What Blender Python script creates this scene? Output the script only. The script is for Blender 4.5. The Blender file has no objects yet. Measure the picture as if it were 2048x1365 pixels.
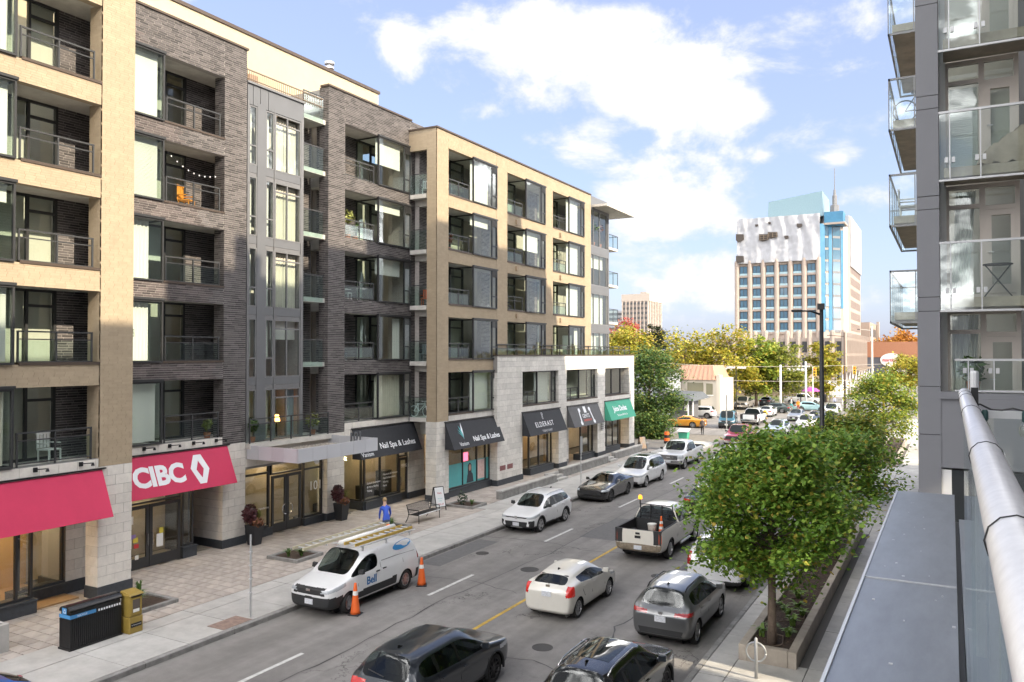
import bpy, bmesh, math, random
from mathutils import Vector, Matrix
from mathutils.bvhtree import BVHTree
random.seed(7)
R = math.radians
S = bpy.context.scene
COL = S.collection
PI = math.pi

# ---------------------------------------------------------------- camera
cam_d = bpy.data.cameras.new('camera')
cam_d.lens = 28.125; cam_d.sensor_width = 36.0; cam_d.clip_start = 0.05; cam_d.clip_end = 3000
cam = bpy.data.objects.new('camera', cam_d); COL.objects.link(cam)
cam.location = (0, 0, 8.3)
cam.rotation_euler = (R(90 + 0.949), 0, R(28.73))
S.camera = cam

# ---------------------------------------------------------------- sun and sky
SUN_EL = 33.0
SUN_AZ = -9.0                 # degrees from +X towards +Y of where the sun stands
sd = Vector((math.cos(R(SUN_EL)) * math.cos(R(SUN_AZ)), math.cos(R(SUN_EL)) * math.sin(R(SUN_AZ)), math.sin(R(SUN_EL))))
sun_d = bpy.data.lights.new('sun', 'SUN'); sun_d.energy = 2.0; sun_d.angle = R(0.6); sun_d.color = (1.0, 0.86, 0.66)
sun = bpy.data.objects.new('sun', sun_d); COL.objects.link(sun)
sun.rotation_euler = sd.to_track_quat('Z', 'Y').to_euler()
sun.location = (60, -10, 60)

wd = bpy.data.worlds.new('World'); S.world = wd; wd.use_nodes = True
def build_world():
    nt = wd.node_tree; N = nt.nodes; Lk = nt.links
    N.clear()
    out = N.new('ShaderNodeOutputWorld'); bg = N.new('ShaderNodeBackground')
    sky = N.new('ShaderNodeTexSky'); sky.sky_type = 'NISHITA'; sky.sun_disc = False
    sky.sun_elevation = R(SUN_EL); sky.sun_rotation = math.atan2(sd.x, sd.y); sky.air_density = 1.0; sky.dust_density = 1.6; sky.ozone_density = 1.2
    tc = N.new('ShaderNodeTexCoord')
    def math_(op, a, b=None, clamp=False):
        n = N.new('ShaderNodeMath'); n.operation = op; n.use_clamp = clamp
        for i, x in enumerate((a, b)):
            if x is None: continue
            if isinstance(x, (int, float)): n.inputs[i].default_value = x
            else: Lk.new(x, n.inputs[i])
        return n.outputs[0]
    def vec(op, a, b):
        n = N.new('ShaderNodeVectorMath'); n.operation = op
        for i, x in enumerate((a, b)):
            if isinstance(x, tuple): n.inputs[i].default_value = x
            elif x is not None: Lk.new(x, n.inputs[i])
        return n
    d = vec('NORMALIZE', tc.outputs['Generated'], None).outputs[0]
    # clouds: direction noise, flattened towards the horizon
    st = vec('MULTIPLY', d, (1.0, 1.0, 1.7)).outputs[0]
    n1 = N.new('ShaderNodeTexNoise'); n1.inputs['Scale'].default_value = 7.5; n1.inputs['Detail'].default_value = 10; n1.inputs['Roughness'].default_value = 0.62; n1.inputs['Distortion'].default_value = 0.25
    Lk.new(st, n1.inputs['Vector'])
    n2 = N.new('ShaderNodeTexNoise'); n2.inputs['Scale'].default_value = 1.7; n2.inputs['Detail'].default_value = 3
    Lk.new(st, n2.inputs['Vector'])
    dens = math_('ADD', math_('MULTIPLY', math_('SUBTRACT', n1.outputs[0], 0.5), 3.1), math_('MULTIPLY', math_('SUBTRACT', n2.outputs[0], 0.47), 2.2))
    # cloud cover thinned in the view, thickened outside it as added fill light
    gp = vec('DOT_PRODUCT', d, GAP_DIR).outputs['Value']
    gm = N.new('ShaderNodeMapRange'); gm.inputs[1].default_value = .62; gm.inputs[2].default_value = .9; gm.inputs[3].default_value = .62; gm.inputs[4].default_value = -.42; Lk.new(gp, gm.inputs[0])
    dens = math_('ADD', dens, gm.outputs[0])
    # cloud banks: (direction x, y, z, width, height, strength)
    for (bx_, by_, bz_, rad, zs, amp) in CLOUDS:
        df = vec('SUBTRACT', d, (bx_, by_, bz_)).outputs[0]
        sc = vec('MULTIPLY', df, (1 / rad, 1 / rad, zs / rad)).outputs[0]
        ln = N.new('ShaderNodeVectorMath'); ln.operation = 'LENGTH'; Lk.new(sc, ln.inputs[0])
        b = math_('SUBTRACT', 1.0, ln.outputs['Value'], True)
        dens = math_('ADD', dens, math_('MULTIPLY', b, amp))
    cl = N.new('ShaderNodeMapRange'); cl.inputs[1].default_value = 0.05; cl.inputs[2].default_value = 0.6; cl.interpolation_type = 'SMOOTHSTEP'
    Lk.new(dens, cl.inputs[0])
    # high thin veil makes the clear sky pale
    veil = N.new('ShaderNodeMix'); veil.data_type = 'RGBA'; veil.inputs[0].default_value = SKY_VEIL
    Lk.new(sky.outputs[0], veil.inputs[6]); veil.inputs[7].default_value = VEIL_COL
    mix = N.new('ShaderNodeMix'); mix.data_type = 'RGBA'
    Lk.new(math_('MULTIPLY', cl.outputs[0], 0.93), mix.inputs[0]); Lk.new(veil.outputs[2], mix.inputs[6]); 
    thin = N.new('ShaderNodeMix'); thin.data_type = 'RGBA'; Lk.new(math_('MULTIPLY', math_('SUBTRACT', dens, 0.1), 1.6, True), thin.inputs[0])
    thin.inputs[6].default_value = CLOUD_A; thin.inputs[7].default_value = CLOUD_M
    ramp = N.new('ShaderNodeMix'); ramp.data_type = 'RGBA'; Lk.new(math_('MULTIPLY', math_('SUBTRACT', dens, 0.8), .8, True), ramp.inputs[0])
    Lk.new(thin.outputs[2], ramp.inputs[6]); ramp.inputs[7].default_value = CLOUD_FILL
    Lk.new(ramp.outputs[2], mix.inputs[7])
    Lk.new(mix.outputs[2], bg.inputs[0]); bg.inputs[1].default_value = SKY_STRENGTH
    Lk.new(bg.outputs[0], out.inputs[0])
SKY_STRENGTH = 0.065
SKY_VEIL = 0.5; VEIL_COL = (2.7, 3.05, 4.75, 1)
CLOUD_A = (3.5, 3.65, 4.2, 1); CLOUD_FILL = (140, 136, 131, 1); CLOUD_M = (4.6, 4.6, 4.75, 1)  # dense cores far brighter than real cloud, added as fill for shaded surfaces
def _dir(px, py):
    f = Vector((-math.sin(R(28.73)), math.cos(R(28.73)), 0)); r = Vector((math.cos(R(28.73)), math.sin(R(28.73)), 0))
    return (f + r * ((px - 1024) / 1600) + Vector((0, 0, 1)) * ((709 - py) / 1600)).normalized()
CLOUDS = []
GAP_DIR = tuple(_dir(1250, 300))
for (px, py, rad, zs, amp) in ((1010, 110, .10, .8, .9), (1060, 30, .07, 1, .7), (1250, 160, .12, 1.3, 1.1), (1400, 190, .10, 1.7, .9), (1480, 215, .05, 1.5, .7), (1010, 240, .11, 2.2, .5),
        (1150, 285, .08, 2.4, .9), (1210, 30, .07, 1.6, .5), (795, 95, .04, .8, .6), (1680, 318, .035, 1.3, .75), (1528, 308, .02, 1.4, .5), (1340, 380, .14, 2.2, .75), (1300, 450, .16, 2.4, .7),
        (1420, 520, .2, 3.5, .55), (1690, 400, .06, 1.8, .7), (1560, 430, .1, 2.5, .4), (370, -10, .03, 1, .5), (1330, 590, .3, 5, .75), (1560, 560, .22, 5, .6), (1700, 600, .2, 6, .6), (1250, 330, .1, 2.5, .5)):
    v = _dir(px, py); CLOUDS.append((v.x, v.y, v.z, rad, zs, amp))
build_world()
vs = S.view_settings
vs.view_transform = 'Standard'; vs.look = 'None'; vs.gamma = 1.0; vs.exposure = 1.95; vs.use_curve_mapping = False
S.cycles.max_bounces = 8; S.cycles.diffuse_bounces = 3; S.cycles.glossy_bounces = 4; S.cycles.transparent_max_bounces = 12; S.cycles.transmission_bounces = 4
S.cycles.use_denoising = True; S.cycles.caustics_reflective = False; S.cycles.caustics_refractive = False
S.cycles.sample_clamp_indirect = 6

# ---------------------------------------------------------------- materials
MATS = {}
def mat(name, col=(.5, .5, .5), rough=.6, metal=0., var=0., scale=4., bump=0., bscale=40., spec=.5, rnd=0., isl=0., coat=0., emit=None, es=1., dirt=0., dscale=1.2, col2=None, stretch=None):
    if name in MATS: return MATS[name]
    m = bpy.data.materials.new(name); m.use_nodes = True; MATS[name] = m
    nt = m.node_tree; N = nt.nodes; Lk = nt.links; b = N['Principled BSDF']
    b.inputs['Roughness'].default_value = rough; b.inputs['Metallic'].default_value = metal
    b.inputs['Specular IOR Level'].default_value = spec
    if coat: b.inputs['Coat Weight'].default_value = coat; b.inputs['Coat Roughness'].default_value = .03
    if emit: b.inputs['Emission Color'].default_value = (*emit, 1); b.inputs['Emission Strength'].default_value = es
    c4 = (*col, 1)
    cur = None
    tc = None
    def coords():
        nonlocal tc
        if tc is None:
            t = N.new('ShaderNodeTexCoord'); tc = t.outputs['Object']
            if stretch:
                mp = N.new('ShaderNodeMapping'); mp.inputs['Scale'].default_value = stretch; Lk.new(tc, mp.inputs[0]); tc = mp.outputs[0]
        return tc
    if var or col2:
        n = N.new('ShaderNodeTexNoise'); n.inputs['Scale'].default_value = scale; n.inputs['Detail'].default_value = 6; n.inputs['Roughness'].default_value = .65
        Lk.new(coords(), n.inputs['Vector'])
        mr = N.new('ShaderNodeMapRange'); mr.inputs[1].default_value = .3; mr.inputs[2].default_value = .7; Lk.new(n.outputs[0], mr.inputs[0])
        mx = N.new('ShaderNodeMix'); mx.data_type = 'RGBA'; Lk.new(mr.outputs[0], mx.inputs[0])
        mx.inputs[6].default_value = (*[x * (1 - var) for x in col], 1)
        mx.inputs[7].default_value = (*(col2 or [min(1, x * (1 + var)) for x in col]), 1)
        cur = mx.outputs[2]
    def scale_by(src, amt, lo=None):
        nonlocal cur
        mr = N.new('ShaderNodeMapRange'); mr.inputs[3].default_value = 1 - amt; mr.inputs[4].default_value = 1 + amt * (.8 if lo is None else lo); Lk.new(src, mr.inputs[0])
        mu = N.new('ShaderNodeMix'); mu.data_type = 'RGBA'; mu.blend_type = 'MULTIPLY'; mu.inputs[0].default_value = 1
        if cur is not None: Lk.new(cur, mu.inputs[6])
        else: mu.inputs[6].default_value = c4
        cc = N.new('ShaderNodeCombineColor')
        for i in range(3): Lk.new(mr.outputs[0], cc.inputs[i])
        Lk.new(cc.outputs[0], mu.inputs[7]); cur = mu.outputs[2]
    if rnd:
        oi = N.new('ShaderNodeObjectInfo'); scale_by(oi.outputs['Random'], rnd)
    if isl:
        ge = N.new('ShaderNodeNewGeometry'); scale_by(ge.outputs['Random Per Island'], isl)
    if dirt:
        n = N.new('ShaderNodeTexNoise'); n.inputs['Scale'].default_value = dscale; n.inputs['Detail'].default_value = 8; n.inputs['Roughness'].default_value = .7
        Lk.new(coords(), n.inputs['Vector'])
        mr = N.new('ShaderNodeMapRange'); mr.inputs[1].default_value = .35; mr.inputs[2].default_value = .62; Lk.new(n.outputs[0], mr.inputs[0])
        scale_by(mr.outputs[0], dirt, 0)
    if cur is not None: Lk.new(cur, b.inputs['Base Color'])
    else: b.inputs['Base Color'].default_value = c4
    if bump:
        n = N.new('ShaderNodeTexNoise'); n.inputs['Scale'].default_value = bscale; n.inputs['Detail'].default_value = 4; Lk.new(coords(), n.inputs['Vector'])
        bp = N.new('ShaderNodeBump'); bp.inputs['Strength'].default_value = bump; bp.inputs['Distance'].default_value = .02; Lk.new(n.outputs[0], bp.inputs['Height']); Lk.new(bp.outputs[0], b.inputs['Normal'])
    return m

def glass_mat(name, tint=(.8, .88, .86), base=.07, rough=.01, wav=.0, gain=1.0):
    """architectural glass: clear pane with Fresnel reflection"""
    if name in MATS: return MATS[name]
    m = bpy.data.materials.new(name); m.use_nodes = True; MATS[name] = m
    nt = m.node_tree; N = nt.nodes; Lk = nt.links; N.clear()
    out = N.new('ShaderNodeOutputMaterial'); tr = N.new('ShaderNodeBsdfTransparent'); tr.inputs[0].default_value = (*tint, 1)
    gl = N.new('ShaderNodeBsdfGlossy'); gl.inputs['Roughness'].default_value = rough; gl.inputs['Color'].default_value = (.93, .96, .98, 1)
    ge = N.new('ShaderNodeNewGeometry'); dt = N.new('ShaderNodeVectorMath'); dt.operation = 'DOT_PRODUCT'; Lk.new(ge.outputs['Normal'], dt.inputs[0]); Lk.new(ge.outputs['Incoming'], dt.inputs[1])
    def mth(op, x, y):
        n = N.new('ShaderNodeMath'); n.operation = op; n.use_clamp = op != 'ABSOLUTE'
        for i, q in enumerate((x, y)):
            if q is None: continue
            if isinstance(q, (int, float)): n.inputs[i].default_value = q
            else: Lk.new(q, n.inputs[i])
        return n.outputs[0]
    sch = mth('POWER', mth('SUBTRACT', 1.0, mth('ABSOLUTE', dt.outputs['Value'], None)), 4.0)
    mr = N.new('ShaderNodeMath'); mr.operation = 'MULTIPLY_ADD'; mr.inputs[1].default_value = gain; mr.inputs[2].default_value = base; mr.use_clamp = True
    Lk.new(sch, mr.inputs[0])
    mx = N.new('ShaderNodeMixShader'); Lk.new(mr.outputs[0], mx.inputs[0]); Lk.new(tr.outputs[0], mx.inputs[1]); Lk.new(gl.outputs[0], mx.inputs[2]); Lk.new(mx.outputs[0], out.inputs[0])
    if wav:
        n = N.new('ShaderNodeTexNoise'); n.inputs['Scale'].default_value = 1.3; n.inputs['Detail'].default_value = 1
        tc = N.new('ShaderNodeTexCoord'); Lk.new(tc.outputs['Object'], n.inputs['Vector'])
        bp = N.new('ShaderNodeBump'); bp.inputs['Strength'].default_value = wav; bp.inputs['Distance'].default_value = .05; Lk.new(n.outputs[0], bp.inputs['Height']); Lk.new(bp.outputs[0], gl.inputs['Normal']); 
    return m

# ---------------------------------------------------------------- mesh helpers
WM = {}
def tag(o, label=None, cat=None, group=None, kind=None):
    if label: o['label'] = label
    if cat: o['category'] = cat
    if group: o['group'] = group
    if kind: o['kind'] = kind
    return o
def thing(name, label, cat, loc=(0, 0, 0), rz=0, group=None):
    o = bpy.data.objects.new(name, None); COL.objects.link(o); o.empty_display_size = .3
    o.location = loc; o.rotation_euler = (0, 0, rz)
    WM[o.name] = Matrix.Translation(loc) @ Matrix.Rotation(rz, 4, 'Z')
    return tag(o, label, cat, group)
def attach(o, parent, local=False):
    """parent o; world-space geometry stays in place unless local"""
    o.parent = parent
    if local: WM[o.name] = WM.get(parent.name, Matrix()) @ o.matrix_basis
    else:
        o.matrix_parent_inverse = WM.get(parent.name, Matrix()).inverted(); WM[o.name] = o.matrix_basis.copy()
    return o
def new_obj(name, mesh, parent=None, local=False):
    o = bpy.data.objects.new(name, mesh); COL.objects.link(o)
    if parent is not None: attach(o, parent, local)
    else: WM[o.name] = Matrix()
    return o
class MB:
    def __init__(s): s.v = []; s.f = []; s.m = []
    def add(s, vs, fs, mi=0):
        b = len(s.v); s.v.extend(vs)
        for f in fs: s.f.append(tuple(i + b for i in f)); s.m.append(mi)
        return s
    def box(s, x0, x1, y0, y1, z0, z1, mi=0):
        if x0 > x1: x0, x1 = x1, x0
        if y0 > y1: y0, y1 = y1, y0
        if z0 > z1: z0, z1 = z1, z0
        return s.add([(x0, y0, z0), (x1, y0, z0), (x1, y1, z0), (x0, y1, z0), (x0, y0, z1), (x1, y0, z1), (x1, y1, z1), (x0, y1, z1)],
              [(0, 3, 2, 1), (4, 5, 6, 7), (0, 1, 5, 4), (1, 2, 6, 5), (2, 3, 7, 6), (3, 0, 4, 7)], mi)
    def hexa(s, p, mi=0):      # eight points: bottom ring 0-3 counter-clockwise, top ring 4-7
        return s.add([tuple(q) for q in p], [(0, 3, 2, 1), (4, 5, 6, 7), (0, 1, 5, 4), (1, 2, 6, 5), (2, 3, 7, 6), (3, 0, 4, 7)], mi)
    def prism(s, poly, off, mi=0):   # poly: 3d points, off: extrusion
        n = len(poly); o = Vector(off); vs = [tuple(p) for p in poly] + [tuple(Vector(p) + o) for p in poly]
        return s.add(vs, [tuple(range(n - 1, -1, -1)), tuple(range(n, 2 * n))] + [(i, (i + 1) % n, n + (i + 1) % n, n + i) for i in range(n)], mi)
    def bar(s, a, b, w, h=None, mi=0):    # square bar between two points
        a = Vector(a); b = Vector(b); h = h or w; d = (b - a).normalized()
        up = Vector((0, 0, 1)) if abs(d.z) < .95 else Vector((1, 0, 0))
        x = d.cross(up).normalized() * w / 2; y = x.normalized().cross(d).normalized() * h / 2
        ps = [a - x - y, a + x - y, a + x + y, a - x + y, b - x - y, b + x - y, b + x + y, b - x + y]
        return s.add([tuple(p) for p in ps], [(0, 3, 2, 1), (4, 5, 6, 7), (0, 1, 5, 4), (1, 2, 6, 5), (2, 3, 7, 6), (3, 0, 4, 7)], mi)
    def tube(s, pts, r, n=8, mi=0, cap=True):
        pts = [Vector(p) for p in pts]; m = len(pts); rs = r if isinstance(r, (list, tuple)) else [r] * m
        b = len(s.v); prev = None
        for i, p in enumerate(pts):
            d = (pts[min(i + 1, m - 1)] - pts[max(i - 1, 0)])
            d = d.normalized() if d.length > 1e-9 else Vector((0, 0, 1))
            if prev is None: x = d.orthogonal().normalized()
            else:
                x = prev - d * prev.dot(d); x = x.normalized() if x.length > 1e-6 else d.orthogonal().normalized()
            prev = x; y = d.cross(x)
            for k in range(n):
                a = 2 * PI * k / n; s.v.append(tuple(p + (x * math.cos(a) + y * math.sin(a)) * rs[i]))
        for i in range(m - 1):
            for k in range(n):
                k2 = (k + 1) % n; s.f.append((b + i * n + k, b + i * n + k2, b + (i + 1) * n + k2, b + (i + 1) * n + k)); s.m.append(mi)
        if cap:
            s.f.append(tuple(b + k for k in range(n - 1, -1, -1))); s.m.append(mi)
            s.f.append(tuple(b + (m - 1) * n + k for k in range(n))); s.m.append(mi)
        return s
    def lathe(s, prof, n=16, o=(0, 0, 0), axis='Z', mi=0, cap=True):
        b = len(s.v); o = Vector(o)
        for (r, z) in prof:
            for k in range(n):
                a = 2 * PI * k / n; c, d = r * math.cos(a), r * math.sin(a)
                p = {'Z': (c, d, z), 'Y': (c, z, -d), 'X': (z, c, d)}[axis]; s.v.append(tuple(o + Vector(p)))
        for i in range(len(prof) - 1):
            for k in range(n):
                k2 = (k + 1) % n; s.f.append((b + i * n + k, b + i * n + k2, b + (i + 1) * n + k2, b + (i + 1) * n + k)); s.m.append(mi)
        if cap:
            s.f.append(tuple(b + k for k in range(n - 1, -1, -1))); s.m.append(mi)
            s.f.append(tuple(b + (len(prof) - 1) * n + k for k in range(n))); s.m.append(mi)
        return s
    def mesh(s, name, mats=None, smooth=False):
        me = bpy.data.meshes.new(name); me.from_pydata(s.v, [], s.f)
        mats = mats if isinstance(mats, (list, tuple)) else [mats] if mats else []
        for q in mats: me.materials.append(q)
        if len(mats) > 1: me.polygons.foreach_set('material_index', s.m)
        if smooth: me.polygons.foreach_set('use_smooth', [True] * len(me.polygons))
        me.update(); return me
    def build(s, name, mats=None, parent=None, smooth=False, local=False, bevel=0., kind=None, label=None):
        me = s.mesh(name, mats, smooth)
        if bevel:
            bm = bmesh.new(); bm.from_mesh(me)
            bmesh.ops.bevel(bm, geom=bm.edges[:], offset=bevel, segments=1, affect='EDGES', clamp_overlap=True)
            bm.to_mesh(me); bm.free()
        o = new_obj(name, me, parent, local)
        if kind: o['kind'] = kind
        if label: o['label'] = label
        return o
def copy_tree(o, parent=None):
    c = o.copy(); COL.objects.link(c)
    if parent is not None: c.parent = parent
    for ch in o.children: copy_tree(ch, c)
    return c
def text_mesh(txt, size, extrude=.004, bold=0., align='LEFT', spacing=1., shear=0.):
    cu = bpy.data.curves.new('lettering', 'FONT'); cu.body = txt; cu.size = size; cu.extrude = extrude; cu.offset = bold; cu.align_x = align; cu.space_character = spacing; cu.resolution_u = 3; cu.shear = shear
    to = bpy.data.objects.new('lettering', cu); COL.objects.link(to)
    me = bpy.data.meshes.new_from_object(to.evaluated_get(bpy.context.evaluated_depsgraph_get()))
    bpy.data.objects.remove(to); bpy.data.curves.remove(cu)
    return me
def text(txt, size, origin, udir, vdir, m, parent, name='lettering', **kw):
    """flat lettering: udir = reading direction, vdir = up direction of the letters"""
    me = text_mesh(txt, size, **kw); me.materials.clear(); me.materials.append(m)
    u = Vector(udir).normalized(); v = Vector(vdir).normalized(); w = u.cross(v)
    M4 = Matrix((( u.x, v.x, w.x, origin[0]), (u.y, v.y, w.y, origin[1]), (u.z, v.z, w.z, origin[2]), (0, 0, 0, 1)))
    me.transform(M4)
    return new_obj(name, me, parent)
m_tan = mat('tan_brick', (.43, .345, .24), .8, var=.05, scale=3, isl=.05, dirt=.07)
m_tanmortar = mat('tan_mortar', (.42, .34, .245), .9, var=.08)
m_dark = mat('dark_brick', (.108, .098, .097), .62, isl=.55, var=.15, scale=9)
m_darkmortar = mat('grey_mortar', (.42, .39, .37), .9, var=.15, scale=10)
m_stucco = mat('cream_stucco', (.52, .44, .31), .9, var=.05, scale=1.2, bump=.1, bscale=60)
m_stone = mat('limestone_block', (.72, .685, .63), .85, var=.08, scale=5, rnd=.07, bump=.12, bscale=50, dirt=.06, dscale=1.5)
m_stone_i = mat('limestone_block_far', (.70, .675, .63), .85, var=.10, scale=5, isl=.10, bump=.12, bscale=50, dirt=.10)
m_joint = mat('stone_joint', (.27, .26, .25), .9)
m_base = mat('charcoal_base_stone', (.045, .052, .062), .55, var=.2, scale=8)
m_frame = mat('dark_bronze_frame', (.035, .036, .038), .45, spec=.5)
m_greyframe = mat('grey_aluminium_frame', (.2, .2, .205), .42, metal=.3, var=.06)
m_greypanel = mat('grey_spandrel_panel', (.17, .175, .185), .45, metal=.3, var=.06, scale=1.)
m_conc = mat('balcony_concrete', (.60, .58, .54), .88, var=.12, scale=2.5, bump=.1, dirt=.12)
m_cap = mat('brown_metal_flashing', (.10, .075, .06), .5, metal=.4)
m_rail = mat('grey_railing_metal', (.07, .072, .075), .45, metal=.4)
m_glass = glass_mat('window_glass', (.93, .965, .95), base=.05, wav=.10, gain=.6)
m_shopglass = glass_mat('shop_glass', (.92, .94, .93), base=.06, wav=.06, gain=.6)
m_balglass = glass_mat('balcony_glass', (.86, .93, .91), base=.04, gain=.5)
m_blind = mat('white_blind', (.78, .77, .72), .8)
m_curtain = mat('cream_curtain', (.66, .62, .52), .9, var=.06)
m_room = mat('room_wall', (.62, .58, .5), .9, var=.1, scale=.6)
m_roomwarm = mat('warm_room_wall', (.55, .34, .13), .9, var=.1, scale=.6)
m_white = mat('white_paint', (.78, .78, .77), .5)
m_black = mat('black_metal', (.012, .012, .013), .4)
m_roof = mat('roof_membrane', (.3, .3, .29), .9)
# ---------------------------------------------------------------- ground, road, pavements
def asphalt_mat():
    m = mat('asphalt', (.115, .115, .118), .85, bump=.25, bscale=90)
    nt = m.node_tree; N = nt.nodes; Lk = nt.links; b = N['Principled BSDF']
    tc = N.new('ShaderNodeTexCoord')
    def noise(scale, det=6, vecin=None, st=None):
        n = N.new('ShaderNodeTexNoise'); n.inputs['Scale'].default_value = scale; n.inputs['Detail'].default_value = det; n.inputs['Roughness'].default_value = .65
        src = tc.outputs['Object']
        if st:
            mp = N.new('ShaderNodeMapping'); mp.inputs['Scale'].default_value = st; Lk.new(src, mp.inputs[0]); src = mp.outputs[0]
        Lk.new(src, n.inputs['Vector']); return n
    def mult(a, fac_out, lo, hi, f0=.35, f1=.65):
        mr = N.new('ShaderNodeMapRange'); mr.inputs[1].default_value = f0; mr.inputs[2].default_value = f1; mr.inputs[3].default_value = lo; mr.inputs[4].default_value = hi; Lk.new(fac_out, mr.inputs[0])
        cc = N.new('ShaderNodeCombineColor')
        for i in range(3): Lk.new(mr.outputs[0], cc.inputs[i])
        mu = N.new('ShaderNodeMix'); mu.data_type = 'RGBA'; mu.blend_type = 'MULTIPLY'; mu.inputs[0].default_value = 1
        if isinstance(a, tuple): mu.inputs[6].default_value = a
        else: Lk.new(a, mu.inputs[6])
        Lk.new(cc.outputs[0], mu.inputs[7]); return mu.outputs[2]
    c = mult((.215, .205, .195, 1), noise(.35, 5, st=(1, .25, 1)).outputs[0], .86, 1.12)
    c = mult(c, noise(2.0, 8).outputs[0], .92, 1.06)
    c = mult(c, noise(60, 3).outputs[0], .82, 1.16)
    c = mult(c, noise(1.1, 3, st=(1, .03, 1)).outputs[0], .84, 1.12)
    c = mult(c, noise(.5, 6).outputs[0], .93, 1.05)
    # dark oil spots
    c = mult(c, noise(1.1, 2).outputs[0], 1.0, .72, .70, .78)
    # cracks
    dist = noise(1.3, 5)
    ad = N.new('ShaderNodeMix'); ad.data_type = 'RGBA'; ad.inputs[0].default_value = .22; Lk.new(tc.outputs['Object'], ad.inputs[6]); 
    sc = N.new('ShaderNodeVectorMath'); sc.operation = 'SCALE'; sc.inputs[3].default_value = 2.2; Lk.new(dist.outputs['Color'], sc.inputs[0])
    av = N.new('ShaderNodeVectorMath'); av.operation = 'ADD'; Lk.new(tc.outputs['Object'], av.inputs[0]); Lk.new(sc.outputs[0], av.inputs[1])
    mp = N.new('ShaderNodeMapping'); mp.inputs['Scale'].default_value = (.42, .17, .2); Lk.new(av.outputs[0], mp.inputs[0])
    vo = N.new('ShaderNodeTexVoronoi'); vo.feature = 'DISTANCE_TO_EDGE'; vo.inputs['Scale'].default_value = 1.0; Lk.new(mp.outputs[0], vo.inputs['Vector'])
    nm = noise(.25, 2)
    # cracks come and go
    ml = N.new('ShaderNodeMath'); ml.operation = 'ADD'; Lk.new(vo.outputs['Distance'], ml.inputs[0])
    mrn = N.new('ShaderNodeMapRange'); mrn.inputs[1].default_value = .42; mrn.inputs[2].default_value = .6; mrn.inputs[4].default_value = .02; Lk.new(nm.outputs[0], mrn.inputs[0]); Lk.new(mrn.outputs[0], ml.inputs[1])
    c = mult(c, ml.outputs[0], .35, 1.0, .002, .008)
    Lk.new(c, b.inputs['Base Color'])
    return m
m_asph = asphalt_mat()
m_walk = mat('sidewalk_concrete', (.45, .44, .42), .9, var=.12, scale=1.5, rnd=.07, bump=.15, bscale=60, dirt=.16, dscale=1.1)
m_kerb = mat('kerb_concrete', (.27, .265, .255), .9, var=.2, scale=3, dirt=.3, dscale=2.5, bump=.15)
m_walkj = mat('sidewalk_joint', (.13, .125, .12), .95)
m_pav = mat('clay_paver', (.43, .385, .345), .88, var=.12, scale=3, rnd=.11, bump=.15, bscale=60, dirt=.2, dscale=.9)
m_pav_i = mat('clay_paver_far', (.43, .385, .345), .88, var=.12, scale=3, isl=.11, dirt=.2, dscale=.9)
m_line = mat('white_road_paint', (.62, .62, .60), .7, dirt=.35, dscale=5)
m_yel = mat('yellow_road_paint', (.55, .36, .06), .7, dirt=.4, dscale=5)
m_dirt = mat('gravel_ground', (.22, .2, .17), .95, var=.25, scale=3, dirt=.2)
m_grass = mat('grass_ground', (.12, .15, .035), .95, var=.3, scale=2)

def sheet(name, x0, x1, y0, y1, z, m, nx=1, ny=1):
    b = MB(); b.add([(x0, y0, z), (x1, y0, z), (x1, y1, z), (x0, y1, z)], [(0, 1, 2, 3)]); o = b.build(name, m); o['kind'] = 'structure'; return o
sheet('ground', -1500, 1500, -300, 2500, -.02, m_dirt)
sheet('road', -18.85, -5.75, -40, 330, 0, m_asph)
sheet('cross_street', -260, 200, 128, 142, .003, m_asph)
sheet('parking_lot', -75, -18.85, 82, 116, .004, m_asph)
sheet('verge_grass', -110, -24, 146, 162, .02, m_grass)

# kerbs in lengths
def kerb(x0, x1, ya, yb, step, top=.15, skip=()):
    y = ya; b = None
    while y < yb - .01:
        y2 = min(y + step, yb)
        if not any(s0 < (y + y2) / 2 < s1 for s0, s1 in skip):
            k = MB().box(x0, x1, y + .006, y2 - .006, -.02, top).build('kerb', m_kerb, bevel=.02); k['kind'] = 'structure'
        y = y2
kerb(-18.87, -18.70, 5, 74, 3.0, skip=((16.4, 18.2),))
kerb(-5.92, -5.75, 8, 110, 3.0)
# sidewalk bed and slabs (left)
WL = MB().box(-30, -18.87, 0, 74, -.02, .125).build('sidewalk_bed', m_walkj); WL['kind'] = 'structure'
WR = MB().box(-5.75, 12, -10, 115, -.02, .125).build('sidewalk_bed', m_walkj); WR['kind'] = 'structure'
def slab(x0, x1, y0, y1, bed, z=.15):
    MB().box(x0 + .008, x1 - .008, y0 + .008, y1 - .008, .10, z + random.uniform(-.003, .003)).build('sidewalk_slab', m_walk, bed)
y = 6.0
while y < 73:
    slab(-20.78, -18.875, y, y + 1.9, WL)
    if y < 12.2 or y > 36: slab(-22.1, -20.79, y, y + 1.9, WL)
    else: slab(-21.5 , -20.79, y, y + 1.9, WL)
    y += 1.9
y = 6.0
while y < 112:
    slab(-3.3, -1.75, y, y + 1.6, WR); slab(-1.74, .3, y, y + 1.6, WR)
    slab(-5.74, -5.05, y, y + 1.6, WR)
    if not (21.5 < y < 38.5 or 64 < y < 81): slab(-5.04, -3.31, y, y + 1.6, WR)
    y += 1.6
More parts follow.
